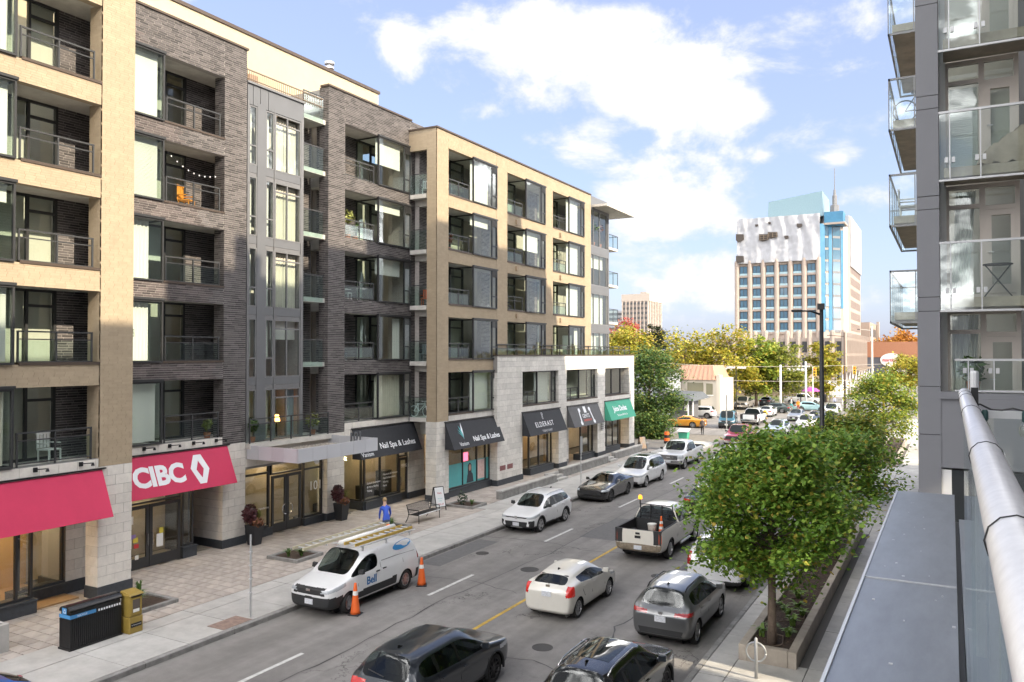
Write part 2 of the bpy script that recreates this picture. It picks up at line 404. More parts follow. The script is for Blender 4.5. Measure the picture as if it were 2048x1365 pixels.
# clay pavers between slabs and shopfronts
pv = []
py_ = 9.0; row = 0
while py_ < 66:
    px_ = -21.52 if py_ < 36.2 else -22.12
    while px_ > -29.4:
        w = random.choice((.42, .42, .62, .62)); pv.append((px_ - w, px_, py_, py_ + .42)); px_ -= w
    py_ += .42; row += 1
pv.sort(key=lambda q: (q[0] + q[1]) ** 2 / 4 + q[2] ** 2)
pv = [q for q in pv if -27.2 < (q[0] + q[1]) / 2]
near = [q for q in pv if q[2] > 12.2 and not (q[0] > -22.4 and q[2] < 13.4)][:300]
ns = set(near); pm = {}
for q in near:
    w = round(q[1] - q[0], 2)
    if w not in pm: pm[w] = MB().box(-w + .009, -.009, .009, .411, -.06, 0).mesh('paver', m_pav)
    o = new_obj('paver', pm[w], WL, True); o.location = (q[1], q[2], .148 + random.uniform(-.003, .003))
b = MB()
for q in pv:
    if q in ns: continue
    b.box(q[0] + .007, q[1] - .007, q[2] + .007, q[3] - .007, .1, .148 + random.uniform(-.002, .002))
o = b.build('pavers', m_pav_i, WL); o['kind'] = 'stuff'
# painted lines
for k in range(-1, 14):
    y0 = 13.85 + 9.03 * k
    o = MB().box(-15.90, -15.77, y0, y0 + 2.95, .0, .006).build('lane_marking', m_line); o['kind'] = 'structure'
o = MB().box(-12.74, -12.62, -10, 124, .0, .006).build('centre_line', m_yel); o['kind'] = 'structure'
# brighter pale repair patch on the road and seams
m_patch = mat('pale_road_patch', (.20, .19, .165), .9, var=.1, scale=6)
for (x, y, r) in ((-14.3, 27.5, .36), (-9.6, 29.0, .33), (-13.9, 47, .36), (-10.2, 20.4, .3), (-17.2, 28.8, .28)):
    o = MB().lathe([(r, .0), (r, .008), (r * .86, .008), (r * .85, .004), (.001, .004)], 24, (x, y, 0), cap=False).build('manhole_cover', mat('cast_iron', (.05, .048, .046), .7, var=.3, scale=30)); o['kind'] = 'structure'
m_patchd = mat('dark_road_patch', (.13, .128, .128), .9, var=.12, scale=5, bump=.2, bscale=80)
for (x0, x1, y0, y1) in ((-14.9, -13.2, 33.5, 38.2), (-9.3, -7.9, 30.2, 32.6), (-18.6, -17.6, 26.2, 30.9)):
    sheet('road_patch', x0, x1, y0, y1, .003, m_patchd)
m_tar = mat('tar_seal', (.035, .035, .036), .6)
rt_ = random.Random(21)
for (pts, w) in (([(-8.4, 15), (-8.9, 18), (-8.5, 20.5), (-9.0, 23), (-8.6, 26.5), (-9.1, 30), (-8.8, 36), (-9.2, 44)], .035), ([(-15.2, 12), (-14.9, 17), (-15.1, 23), (-14.7, 30), (-15.0, 40), (-14.8, 60)], .03), ([(-18.6, 31.5), (-16, 31.9), (-13.5, 31.3), (-11, 31.8), (-8, 31.4), (-6, 31.7)], .03), ([(-18.6, 24.6), (-15.5, 25.1), (-12.9, 24.5)], .025), ([(-12.4, 19.0), (-10, 19.4), (-8, 18.8), (-6, 19.3)], .03)):
    P_ = []
    for i in range(len(pts) - 1):
        for k in range(8):
            t = k / 8; P_.append((pts[i][0] + (pts[i + 1][0] - pts[i][0]) * t + rt_.uniform(-.07, .07), pts[i][1] + (pts[i + 1][1] - pts[i][1]) * t + rt_.uniform(-.07, .07)))
    b = MB(); vs_ = []
    for i, p in enumerate(P_):
        q = P_[min(i + 1, len(P_) - 1)]; o_ = P_[max(i - 1, 0)]; dx, dy = q[0] - o_[0], q[1] - o_[1]; l = math.hypot(dx, dy) or 1; ww = w * rt_.uniform(.3, 1.0); vs_ += [(p[0] - dy / l * ww, p[1] + dx / l * ww, .0045), (p[0] + dy / l * ww, p[1] - dx / l * ww, .0045)]
    b.add(vs_, [(2 * i, 2 * i + 1, 2 * i + 3, 2 * i + 2) for i in range(len(P_) - 1)]); o = b.build('crack_sealant', m_tar); o['kind'] = 'structure'
# ================================================================ the brick apartment building across the street
LB = thing('apartment_building', 'six storey apartment building in tan and dark brick with shops below', 'building', (-30, 40, 0))
TX, DX, PX = -24.9, -26.8, -24.6            # tan, dark brick and stone podium planes
LV = [4.85 + 3.13 * k for k in range(6)]     # sills of the openings
TP = [l + 2.42 for l in LV[:5]]                  # heads of the openings
TP[4] = 20.0
DROOF, TROOF = 21.55, 20.9
acc = {'dark': [], 'tan': []}                # bricks: (origin, u, v, n, w, h)
blocks = []
def brick_face(kind, o, u, n, ul, zl, bw=.385, bh=.088):
    """cover a face with bricks: o corner, u unit vector along, n outward normal, upward = z"""
    if kind == 'tan': bw, bh = .33, .078
    rows = max(1, round(zl / bh)); bh = zl / rows
    z0 = round(o[2] / bh)
    for r in range(rows):
        s = -(bw * .5 if (r + z0) % 2 else 0) - .13 * ((r + z0) % 3 == 1)
        while s < ul - .02:
            a = max(s, 0); e = min(s + bw, ul)
            if e - a > .05: acc[kind].append((o[0] + u[0] * a, o[1] + u[1] * a, o[2] + r * bh, u, n, e - a, bh))
            s += bw
def stone_face(o, u, n, ul, zl, bw=.62, bh=.345):
    rows = max(1, round(zl / bh)); bh = zl / rows
    for r in range(rows):
        s = -(bw * .5 if r % 2 else 0)
        while s < ul - .03:
            a = max(s, 0); e = min(s + bw, ul)
            if e - a > .06: blocks.append((o[0] + u[0] * a, o[1] + u[1] * a, o[2] + r * bh, u, n, e - a, bh))
            s += bw
UY, UX, UXm = (0, 1, 0), (1, 0, 0), (-1, 0, 0)
NX, NYm, NYp = (1, 0, 0), (0, -1, 0), (0, 1, 0)
mort = {'dark': m_darkmortar, 'tan': m_tanmortar}
def pier(kind, x0, x1, y0, y1, z0, z1, sides='fl', name='wall'):
    """solid pier: x1 is the street face; f front, l the face towards -Y, r towards +Y"""
    e = .012
    if kind == 'stone':
        MB().box(x0, x1 - e, y0 + e, y1 - e, z0, z1).build(name, m_joint, LB)
        if 'f' in sides: stone_face((x1 - e, y0, z0), UY, NX, y1 - y0, z1 - z0)
        if 'l' in sides: stone_face((x0, y0 + e, z0), UX, NYm, x1 - x0, z1 - z0)
    else:
        MB().box(x0, x1 - e, y0 + e, y1 - e, z0, z1).build(name, mort[kind], LB)
        if 'f' in sides: brick_face(kind, (x1 - e, y0, z0), UY, NX, y1 - y0, z1 - z0)
        if 'l' in sides: brick_face(kind, (x0, y0 + e, z0), UX, NYm, x1 - x0, z1 - z0)
def cap(x0, x1, y0, y1, z, h=.09, m=None, name='flashing'):
    MB().box(x0, x1, y0, y1, z, z + h).build(name, m or m_cap, LB)
def rect_frame(b, Xp, y0, y1, z0, z1, w=.07, d=.1, vs=(), hs=()):
    """frame in a plane facing +X: outer bars and inner bars at y in vs, z in hs (pairs z, y0, y1)"""
    b.box(Xp - d, Xp, y0, y1, z0, z0 + w); b.box(Xp - d, Xp, y0, y1, z1 - w, z1)
    b.box(Xp - d, Xp, y0, y0 + w, z0 + w, z1 - w); b.box(Xp - d, Xp, y1 - w, y1, z0 + w, z1 - w)
    for v in vs: b.box(Xp - d + .003, Xp - .003, v - w / 2, v + w / 2, z0 + w, z1 - w)
    for (h, a, e) in hs: b.box(Xp - d + .006, Xp - .006, a, e, h - w / 2, h + w / 2)
def pane_x(Xp, y0, y1, z0, z1, parent, g=None):
    b = MB(); b.box(Xp - .008, Xp, y0, y1, z0, z1); return b.build('pane', g or m_glass, parent)
def pane_y(Yp, x0, x1, z0, z1, parent, g=None):
    b = MB(); b.box(x0, x1, Yp, Yp + .008, z0, z1); return b.build('pane', g or m_glass, parent)
def curtain_x(Xp, y0, y1, z0, z1, parent, m=None, pleat=.16, amp=.035, drop=None):
    b = MB(); n = max(4, int((y1 - y0) / pleat * 6)); vs = []
    for i in range(n + 1):
        yy = y0 + (y1 - y0) * i / n; ph = yy * 2 * PI / pleat
        dx = amp * math.sin(ph) * (.75 + .25 * math.sin(yy * 5.1)); vs += [(Xp + dx * 1.2, yy, z0), (Xp + dx * .7, yy, z1)]
    b.add(vs, [(2 * i, 2 * i + 2, 2 * i + 3, 2 * i + 1) for i in range(n)])
    return b.build('curtain', m or m_curtain, parent, smooth=True)
def blind_x(Xp, y0, y1, z0, z1, parent, slats=False, m=None):
    b = MB()
    if slats:
        z = z1
        while z > z0 + .03: b.box(Xp - .02, Xp, y0, y1, z - .042, z - .006); z -= .05
    b.box(Xp - .03, Xp - .025, y0, y1, z0, z1); b.box(Xp - .06, Xp + .02, y0, y1, z1 - .04, z1 + .04)
    return b.build('blind', m or m_blind, parent)
def railing(X, y0, y1, z, h=1.0, bars=True, glass=True, step=1.25, parent=None, curl=False):
    r = MB(); r.box(X - .03, X + .03, y0, y1, z + h - .05, z + h); r.box(X - .02, X + .02, y0, y1, z + h - .28, z + h - .245)
    n = max(1, round((y1 - y0) / step))
    for i in range(n + 1):
        yy = y0 + (y1 - y0) * i / n; r.box(X - .026, X + .026, min(max(yy - .026, y0), y1 - .052), min(max(yy + .026, y0 + .052), y1), z - .08, z + h - .05)
    r.box(X - .02, X + .02, y0, y1, z + .02, z + .055)
    o = r.build('railing', m_rail, parent or LB)
    if glass:
        for i in range(n):
            a = y0 + (y1 - y0) * i / n + .04; e = y0 + (y1 - y0) * (i + 1) / n - .04
            MB().box(X - .006, X + .006, a, e, z + .06, z + h - .29).build('railing_panel', m_balglass, o)
    return o
rr = random.Random(3)
m_blind2 = mat('ivory_blind', (.66, .62, .53), .85)
def back_wall(Xb, y0, y1, z0, z1, d0, d1, brick):
    """rear wall of a loggia: glazed door unit y d0..d1, brick to the right or left"""
    w = MB(); rect_frame(w, Xb + .02, d0, d1, z0, z1, .09, .12, vs=[d0 + (d1 - d0) * .58], hs=[(z1 - .55, d0 + (d1 - d0) * .58, d1)])
    f = w.build('door_window', m_frame, LB)
    MB().box(Xb - .04, Xb, d0 + (d1 - d0) * .64, d1 - .06, z0 + .09, z1 - .62).build('door_leaf', mat('door_frame_bronze', (.05, .05, .052), .5), f) if False else None
    pane_x(Xb - .03, d0 + .09, d0 + (d1 - d0) * .58 - .05, z0 + .09, z1 - .09, f)
    pane_x(Xb - .03, d0 + (d1 - d0) * .58 + .05, d1 - .09, z0 + .09, z1 - .09, f)
    if rr.random() < .55: blind_x(Xb - .2, d0 + .05, d0 + (d1 - d0) * .58, z0 + rr.choice((.1, .6, 1.1)), z1 - .08, f, rr.random() < .3, rr.choice((m_blind, m_blind2)))
    else: curtain_x(Xb - .25, d0 + .05, d0 + (d1 - d0) * .4, z0 + .05, z1 - .1, f)
    if rr.random() < .5: blind_x(Xb - .2, d0 + (d1 - d0) * .6, d1 - .06, z0 + rr.choice((.1, .9)), z1 - .08, f, False, m_blind2)
    for (a, e) in brick:
        MB().box(Xb - .3, Xb - .012, a, e, z0 - .05, z1 + .05).build('wall', m_darkmortar, LB)
        brick_face('dark', (Xb - .012, a, z0), UY, NX, e - a, z1 - z0)
def slabs(Xb, Xf, y0, y1, lv, tops):
    """concrete floors and ceilings of a stack of loggias"""
    for k in range(len(tops)):
        lo = tops[k] + .05; hi = (lv[k + 1] - .06) if k + 1 < len(lv) else lo + .25
        MB().box(Xb - .3, Xf, y0, y1, lo, hi).build('balcony_slab', m_conc, LB)
    MB().box(Xb - .3, Xf, y0, y1, lv[0] - .35, lv[0] - .06).build('balcony_slab', m_conc, LB)
def bay(Xf, Xb, y0, y1, z0, z1, ret, style, narrow=True, m=None):
    """projecting glazed bay, front on the facade; ret: 'l' when the return face towards -Y shows"""
    f = MB(); mf = m or m_frame; Xf += .1
    ym = y1 - .62 if narrow else y1 - .04
    rect_frame(f, Xf, y0, y1, z0, z1, .065, .11, vs=[ym] if narrow else [], hs=[(z0 + .75, ym + .03, y1 - .05)] if narrow else [])
    f.box(Xf - .14, Xf + .05, y0 - .03, y1 + .03, z1, z1 + .09)
    if ret:
        f.box(Xb, Xf - .1, y0, y0 + .06, z0, z0 + .065); f.box(Xb, Xf - .1, y0, y0 + .06, z1 - .065, z1)
    else:
        f.box(Xb, Xf - .1, y1 - .06, y1, z0, z0 + .065); f.box(Xb, Xf - .1, y1 - .06, y1, z1 - .065, z1)
    fo = f.build('bay_window', mf, LB)
    pane_x(Xf - .04, y0 + .06, ym - .03, z0 + .06, z1 - .06, fo)
    if narrow: pane_x(Xf - .05, ym + .03, y1 - .06, z0 + .06, z1 - .06, fo)
    if ret: pane_y(y0 + .03, Xb + .05, Xf - .1, z0 + .06, z1 - .06, fo)
    else: pane_y(y1 - .04, Xb + .05, Xf - .1, z0 + .06, z1 - .06, fo)
    if narrow:       # louvre grille above the narrow light
        g = MB()
        for i in range(6): g.box(Xf - .05, Xf + .012, ym + .05, y1 - .07, z1 - .42 + i * .06, z1 - .385 + i * .06)
        g.build('vent_grille', m_frame, fo)
    ca, ce = y0 + .1, ym - .06
    if style == 'blind': blind_x(Xf - .3, ca, ce, z0 + .1, z1 - .1, fo)
    elif style == 'slat': blind_x(Xf - .3, ca, ce, z0 + .1, z1 - .1, fo, True)
    elif style == 'half': blind_x(Xf - .3, ca, ce, z0 + rr.uniform(.8, 1.5), z1 - .1, fo)
    elif style == 'third': blind_x(Xf - .3, ca, ce, z1 - .6, z1 - .1, fo)
    elif style == 'curtain': curtain_x(Xf - .35, ca, ce, z0 + .08, z1 - .1, fo)
    elif style == 'sheer': curtain_x(Xf - .35, ca, ca + (ce - ca) * .62, z0 + .08, z1 - .1, fo, m_blind)
    elif style == 'right': curtain_x(Xf - .35, ca + (ce - ca) * .42, ca + (ce - ca) * .86, z0 + .08, z1 - .1, fo, m_blind)
    elif style == 'side': curtain_x(Xf - .35, ce - (ce - ca) * .28, ce, z0 + .08, z1 - .1, fo, m_blind)
    return fo
# interior core behind the glazing: rooms end in a plain wall
MB().box(-48, -30.4, 5, 62, .2, 19.8).build('rear_wall', m_room, LB)
MB().box(-30.4, -27.0, 36.95, 62, 7.5, 19.8).build('rear_wall', m_room, LB) if False else None

MB().box(-30.3, -28.4, 38.6, 62, 8.0, 19.9).build('rear_wall', m_room, LB)
MB().box(-30.3, -28.0, 43.1, 67, 4.8, 7.5).build('rear_wall', m_room, LB)
MB().box(-30.3, -28.6, 8, 17.9, 4.6, 19.9).build('rear_wall', m_room, LB)
# ---- section A: tan loggias at the left edge
pier('tan', TX - .65, TX, 16.79, 18.04, 4.55, 23.4)
for k in range(5):
    z1 = LV[k + 1] if k < 4 else 23.4
    MB().box(TX - .3, TX - .012, 8, 16.79, TP[k], z1).build('wall', m_tanmortar, LB)
    brick_face('tan', (TX - .012, 8, TP[k]), UY, NX, 8.79, z1 - TP[k])
    MB().box(TX - .34, TX + .03, 14.15, 16.8, z1 - .02, z1 + .07).build('sill', m_cap, LB) if k < 4 else None
for k in range(5):
    back_wall(-26.6, 8, 18.02, LV[k] - .06, TP[k] + .06, 14.0, 16.35, [(16.36, 18.02), (8, 13.99)])
    railing(TX - .1, 14.15, 16.6, LV[k] + .05, 1.0, step=1.2, glass=k < 2)
    bay(TX - .02, -26.6, 9.5, 13.98, LV[k], TP[k] - .02, None, ['curtain', 'slat', 'third', 'blind', 'side'][k], False)
slabs(-26.6, TX - .31, 8, 18.03, LV, TP)
MB().box(-26.9, -25.56, 17.98, 18.04, 4.6, 20).build('wall', m_darkmortar, LB)
# ---- section B: dark brick loggias
pier('dark', DX - .6, DX, 23.66, 24.88, 4.5, DROOF)
for k in range(5):
    z1 = LV[k + 1] if k < 4 else DROOF
    MB().box(DX - .3, DX - .012, 18.05, 23.66, TP[k], z1).build('wall', m_darkmortar, LB)
    brick_face('dark', (DX - .012, 18.05, TP[k]), UY, NX, 5.61, z1 - TP[k])
    if k < 4: MB().box(DX - .34, DX + .03, 20.7, 23.67, z1 - .02, z1 + .06).build('sill', m_cap, LB)
    back_wall(-28.4, 18.3, 25, LV[k] - .06, TP[k] + .06, 20.6, 23.0, [(23.01, 25.2)])
    railing(DX - .1, 20.85, 23.5, LV[k] + .05, 1.0, step=1.3, glass=k < 3)
    bay(DX - .02, -28.4, 18.2, 20.66, LV[k], TP[k] - .02, None, ['blind', 'right', 'right', 'slat', 'blind'][k], False)
slabs(-28.4, DX - .31, 18.1, 25.2, LV, TP)
MB().box(-28.7, -27.4, 25.2, 25.26, 4.6, 20).build('wall', m_darkmortar, LB)
cap(DX - .5, DX + .06, 18.05, 24.93, DROOF)
# ---- section C: grey metal and glass bays
GX = -26.9
gy = [25.0, 25.1, 25.54, 25.6, 26.03, 26.11, 26.55, 26.64, 28.28, 28.44]
GB = [4.13 + 3.13 * k for k in range(5)]
MB().box(GX - .4, GX - .12, 24.9, 28.44, 3.9, 20.2).build('wall', m_greypanel, LB) if False else None
for k in range(5):
    z0, z1 = GB[k] + (.35 if k == 0 else 0), GB[k] + 2.62
    for (a, e, sp) in ((25.1, 25.56, .33), (26.08, 26.58, .33), (26.64, 28.28, 0)):
        f = MB()
        vs = [27.42] if sp == 0 else []
        rect_frame(f, GX, a, e, z0, z1, .06, .1, vs=vs, hs=[(z0 + (z1 - z0) * sp, a + .05, e - .05)] if sp else [(z1 - .42, a + .05, e - .05)])
        fo = f.build('window', m_greyframe, LB)
        if sp: pane_x(GX - .04, a + .055, e - .055, z0 + .055, z1 - .055, fo)
        else:
            pane_x(GX - .04, a + .055, 27.39, z0 + .055, z1 - .44, fo); pane_x(GX - .04, 27.45, e - .055, z0 + .055, z1 - .44, fo)
        if k > 0 and k != 1 or sp:
            (blind_x if sp and k != 0 else curtain_x)(GX - .3, a + .03, e - .03, z0 + (.9 if k == 1 else .06), z1 - .08, fo)
        elif k == 1: blind_x(GX - .3, a + .03, e - .03, z1 - .9, z1 - .08, fo)
        else: curtain_x(GX - .35, e - .5, e - .05, z0 + .05, z1 - .1, fo, mat('blue_grey_curtain', (.35, .42, .46), .9))
    # spandrels and infill panels
    zt = GB[k + 1] if k < 4 else 19.45
    for (a, e) in ((25.0, 25.09), (25.57, 26.07), (26.59, 26.63), (28.29, 28.46)):
        MB().box(GX - .12, GX + .01, a, e, GB[k], zt).build('mullion_panel', m_greypanel if e - a > .3 else m_greyframe, LB)
    for (a, e) in ((25.1, 25.56), (26.08, 26.58), (26.64, 28.28)):
        if k < 4:
            MB().box(GX - .12, GX - .02, a, e, z1 + .005, z1 + .16).build('vent_grille', m_greyframe, LB)
            MB().box(GX - .1, GX - .01, a, e, z1 + .17, zt - .005).build('spandrel_panel', m_greypanel, LB)
for (a, e) in ((25.0, 25.3), (25.33, 25.72), (25.75, 26.2), (26.23, 28.46)):
    MB().box(GX - .12, GX + .005, a, e, 19.3, 20.2).build('spandrel_panel', m_greypanel, LB)
MB().box(GX - .2, GX + .08, 24.95, 28.5, 20.2, 20.3).build('flashing', m_greyframe, LB)
MB().box(-30.3, GX - .21, 24.9, 28.5, 20.0, 20.2).build('roof', m_roof, LB)
r = MB(); r.box(GX - .05, GX, 24.95, 29.8, 20.78, 20.83); r.box(GX - .05, GX, 24.95, 29.8, 20.4, 20.43)
yy = 25.0
while yy < 29.8: r.box(GX - .035, GX - .015, yy, yy + .018, 20.3, 20.78); yy += .12
r.build('roof_railing', mat('bronze_rail', (.2, .15, .11), .5), LB)
MB().box(-28.2, -26.55, 24.9, 30.1, 4.2, 4.42).build('balcony_slab', m_conc, LB)
railing(-26.62, 24.92, 29.95, 4.45, 1.05, step=1.25)
# ---- recess with glass fronted balconies between C and D
MB().box(-28.6, -28.212, 28.45, 30.4, 4.4, 20).build('wall', m_darkmortar, LB)
brick_face('dark', (-28.212, 28.45, 4.4), UY, NX, 1.9, 15.6)
brick_face('dark', (-28.2, 28.46, 4.4), UX, NYp, 1.3, 15.6)
MB().box(-28.2, -26.95, 28.35, 28.448, 4.4, 20.2).build('wall', m_darkmortar, LB)
for k in range(1, 6):
    zz = LV[k] if k < 5 else 19.9
    MB().box(-28.2, -27.0, 28.47, 30.08, zz - .28, zz - .06).build('balcony_slab', m_conc, LB)
    fr = MB().box(-27.0, -26.96, 28.5, 29.95, zz + 1.0, zz + 1.05); fr.box(-27.0, -26.96, 28.5, 28.54, zz - .3, zz + 1.0)
    fo = fr.build('railing', m_rail, LB)
    MB().box(-26.985, -26.975, 28.55, 29.9, zz - .26, zz + .98).build('railing_panel', m_balglass, fo)
# ---- section D: dark brick loggias with bays on the right
pier('dark', DX - .6, DX, 30.08, 31.33, 4.4, DROOF)
for k in range(5):
    z1 = LV[k + 1] if k < 4 else DROOF
    MB().box(DX - .3, DX - .012, 31.33, 36.95, TP[k], z1).build('wall', m_darkmortar, LB)
    brick_face('dark', (DX - .012, 31.33, TP[k]), UY, NX, 5.62, z1 - TP[k])
    back_wall(-28.4, 31, 36.9, LV[k] - .06, TP[k] + .06, 34.1, 36.3, [(31.0, 34.09)])
    railing(DX - .1, 31.36, 33.75, LV[k] + .05, .9, step=1.2, glass=k < 4)
    bay(DX - .02, -28.4, 33.94, 36.9, LV[k], TP[k] - .02, 'l', ['curtain', 'side', 'half', 'third', 'half'][k])
slabs(-28.4, DX - .31, 30.5, 36.9, LV, TP)
cap(DX - .5, DX + .06, 30.02, 37.0, DROOF)
MB().box(-29.4, DX - .61, 30.1, 37.0, 20.4, DROOF - .1).build('roof', m_roof, LB)
MB().box(-29.4, DX - .61, 18.1, 24.9, 20.4, DROOF - .1).build('roof', m_roof, LB)
# dark wall behind the tan corner column, with glass fronted balconies
MB().box(-28.4, DX - .022, 36.96, 41.5, 4.4, DROOF).build('wall', m_darkmortar, LB)
brick_face('dark', (DX - .022, 36.97, 4.4), UY, NX, 2.2, DROOF - 4.4)
for k in range(0, 5):
    zz = LV[k]
    MB().box(-26.75, -25.6, 36.75, 39.0, zz - .32, zz - .08).build('balcony_slab', m_conc, LB)
    fr = MB().box(-26.75, -25.6, 36.74, 36.78, zz + 1.02, zz + 1.07); fr.box(-26.75, -26.71, 36.74, 36.78, zz - .3, zz + 1.02)
    fo = fr.build('railing', m_rail, LB)
    MB().box(-26.7, -25.62, 36.755, 36.765, zz - .28, zz + 1.0).build('railing_panel', m_balglass, fo)
# ---- section E: tan frame with loggias
E1 = [(37.95, 43.41, 40.54), (44.82, 50.24, 47.3), (51.52, 57.04, 54.17)]
pier('tan', TX - .66, TX, 36.74, 37.95, 4.55, TROOF)
pier('tan', TX - .5, TX, 43.41, 44.82, 8.2, TROOF, 'fl'); pier('tan', TX - .5, TX, 50.24, 51.52, 8.2, TROOF, 'fl'); pier('tan', TX - .5, TX, 57.04, 58.42, 8.2, TROOF, 'fl')
MB().box(TX - 1.9, TX - .67, 36.76, 37.0, 19.75, TROOF).build('wall', m_tanmortar, LB)
brick_face('tan', (TX - 1.9, 36.76, 19.75), UX, NYm, 1.9, TROOF - 19.75)
ei = 0
for ci, (a, e, bc) in enumerate(E1):
    for k in range(5):
        if k < 1 and ci > 0: continue
        z1 = LV[k + 1] if k < 4 else TROOF
        MB().box(TX - .3, TX - .012, a, e, TP[k], z1).build('wall', m_tanmortar, LB)
        brick_face('tan', (TX - .012, a, TP[k]), UY, NX, e - a, z1 - TP[k])
        MB().box(TX - .34, TX + .03, a + .02, bc + .1, LV[k] - .02, LV[k] + .06).build('sill', m_cap, LB)
        back_wall(-26.5, a - .4, e, LV[k] - .06, TP[k] + .06, a + .6, bc + 1.5, [(a - .6, a + .59)])
        if not (k == 1 and ci > 0): railing(TX - .1, a + .03, bc - .25, LV[k] + .06, .9, step=1.2, glass=(k + ci) % 3 > 0)
        bay(TX - .02, -26.5, bc, e - .02, LV[k] + .02, TP[k] - .02, 'l', [['blind', 'none', 'none', 'third', 'blind'], ['', 'none', 'none', 'half', 'none'], ['', 'side', 'blind', 'blind', 'blind']][ci][k])
    slabs(-26.5, TX - .31, a - .6, e + .3, LV[(0 if ci == 0 else 1):], TP[(0 if ci == 0 else 1):])
cap(TX - .5, TX + .06, 36.7, 58.42, TROOF); cap(TX - 2.0, TX - .51, 36.7, 36.95, TROOF)
MB().box(-30.4, TX - .51, 37.05, 62.1, 20.3, 20.6).build('roof', m_roof, LB)
for (yy, zz) in ((45.9, 13.9), (52.6, 13.9), (45.9, 10.8), (52.6, 10.8), (45.9, 16.95), (52.6, 17.0)):     # exhaust hoods
    MB().box(TX, TX + .12, yy, yy + .2, zz - .15, zz + .15).build('vent_hood', mat('vent_hood_tan', (.36, .27, .18), .6), LB)
# corner glazing
for k in range(1, 5):
    z0, z1 = LV[k] - .45, LV[k] + 2.1 + (.4 if k == 4 else 0)
    f = MB(); rect_frame(f, TX - .03, 58.44, 62.1, z0, z1, .08, .1, vs=[59.05, 60.3, 61.75])
    fo = f.build('corner_window', m_greyframe, LB)
    for (a, e) in ((58.52, 59.0), (59.1, 60.26), (60.35, 61.7)): pane_x(TX - .07, a, e, z0 + .08, z1 - .08, fo)
    if k < 3: blind_x(TX - .35, 59.1, 61.7, z0 + .1, z1 - .1, fo)
    if k == 3: blind_x(TX - .35, 59.1, 61.7, z1 - 1.1, z1 - .1, fo)
    zt = LV[k + 1] - .45 if k < 4 else 20.9
    MB().box(TX - .1, TX - .02, 58.44, 62.1, z1 + .005, zt - .005).build('spandrel_panel', m_greypanel, LB)
MB().box(-26.6, -23.6, 58.6, 64.9, 20.0, 20.18).build('roof_canopy', m_conc, LB)
MB().box(-30, TX - .02, 62.1, 62.3, 8, 20.9).build('wall', m_greypanel, LB)
for k in range(2, 5):
    MB().box(-26.6, -24.95, 62.3, 64.4, LV[k] - .3, LV[k] - .1).build('balcony_slab', m_conc, LB)
    r = MB(); r.box(-24.99, -24.95, 62.3, 64.4, LV[k] + .95, LV[k] + 1.0); r.box(-26.6, -24.95, 64.36, 64.4, LV[k] + .95, LV[k] + 1.0)
    for yy in (62.3, 63.3, 64.36): r.box(-24.99, -24.95, yy, yy + .04, LV[k] - .1, LV[k] + .95)
    fo = r.build('railing', m_rail, LB)
    MB().box(-24.975, -24.965, 62.35, 64.3, LV[k] - .05, LV[k] + .93).build('railing_panel', m_balglass, fo)
# ---- setback cream penthouse
MB().box(-42, -29.5, 8, 37.4, 20.2, 23.65).build('penthouse', m_stucco, LB)
cap(-42.05, -29.43, 7.9, 37.5, 23.65, .16)
MB().prism([(-29.8, 37.4, 23.3), (-29.8, 39.2, 22.6), (-29.8, 39.9, 21.2), (-29.8, 37.4, 21.2)], (-4, 0, 0)).build('skylight', mat('skylight_metal', (.5, .52, .54), .3, metal=.5), LB)
st = MB().lathe([(.14, 23.8), (.14, 24.35), (.26, 24.38), (.26, 24.5), (.14, 24.52), (.14, 24.6), (.28, 24.64), (.28, 24.78), (.05, 24.85)], 14, (-30.6, 34.4, 0))
st.build('chimney_stack', mat('galvanised', (.5, .5, .5), .35, metal=.7), LB)
MB().box(-29.5, -29.25, 27.3, 27.9, 21.35, 21.75).build('exhaust_hood', mat('exhaust_brown', (.3, .2, .13), .6), LB, bevel=.06)

# ---- ground floor stone
GZ = .15
pier('stone', TX - .65, TX, 16.79, 18.04, .55, 4.55)
MB().box(TX - .68, TX + .04, 16.76, 18.07, GZ, .55).build('base_course', m_base, LB)
pier('stone', -27.9, -26.5, 16.7, 18.0, .55, 4.4, 'f')
MB().box(-28, -26.44, 16.65, 18.04, GZ, .55).build('base_course', m_base, LB)
pier('stone', DX - 1.8, DX, 23.66, 24.88, .5, 4.5)
MB().box(DX - 1.85, DX + .04, 23.62, 24.92, GZ, .5).build('base_course', m_base, LB)
pier('stone', DX - .62, DX, 30.08, 31.33, .5, 4.4)
MB().box(DX - .65, DX + .04, 30.04, 31.37, GZ, .5).build('base_course', m_base, LB)
for (a, e) in ((18.04, 23.66), (31.33, 36.9)):
    MB().box(DX - .4, DX - .012, a, e, 3.7, 4.83 if a < 20 else 4.83).build('lintel', m_joint, LB); stone_face((DX - .012, a, 3.8), UY, NX, e - a, 1.02)
MB().box(TX - .4, TX - .012, 8, 16.79, 3.7, 4.83).build('lintel', m_joint, LB); stone_face((TX - .012, 8, 3.8), UY, NX, 8.79, 1.02)
MB().box(DX - .4, DX - .012, 24.88, 30.08, 3.3, 4.2).build('lintel', m_joint, LB); stone_face((DX - .012, 24.88, 3.4), UY, NX, 5.2, .8)
pier('stone', DX - .3, DX - .1, 36.9, 38.5, .5, 4.4, 'f')
MB().box(DX - .35, DX - .05, 36.9, 38.6, GZ, .5).build('base_course', m_base, LB)
pier('stone', TX - .7, TX + .02, 36.72, 37.97, .5, 4.55)
MB().box(TX - .73, TX + .06, 36.68, 38.0, GZ, .5).build('base_course', m_base, LB)
MB().box(TX - .4, TX - .012, 37.97, 43.0, 3.7, 4.85).build('lintel', m_joint, LB); stone_face((TX - .012, 37.97, 3.8), UY, NX, 5.03, 1.05)
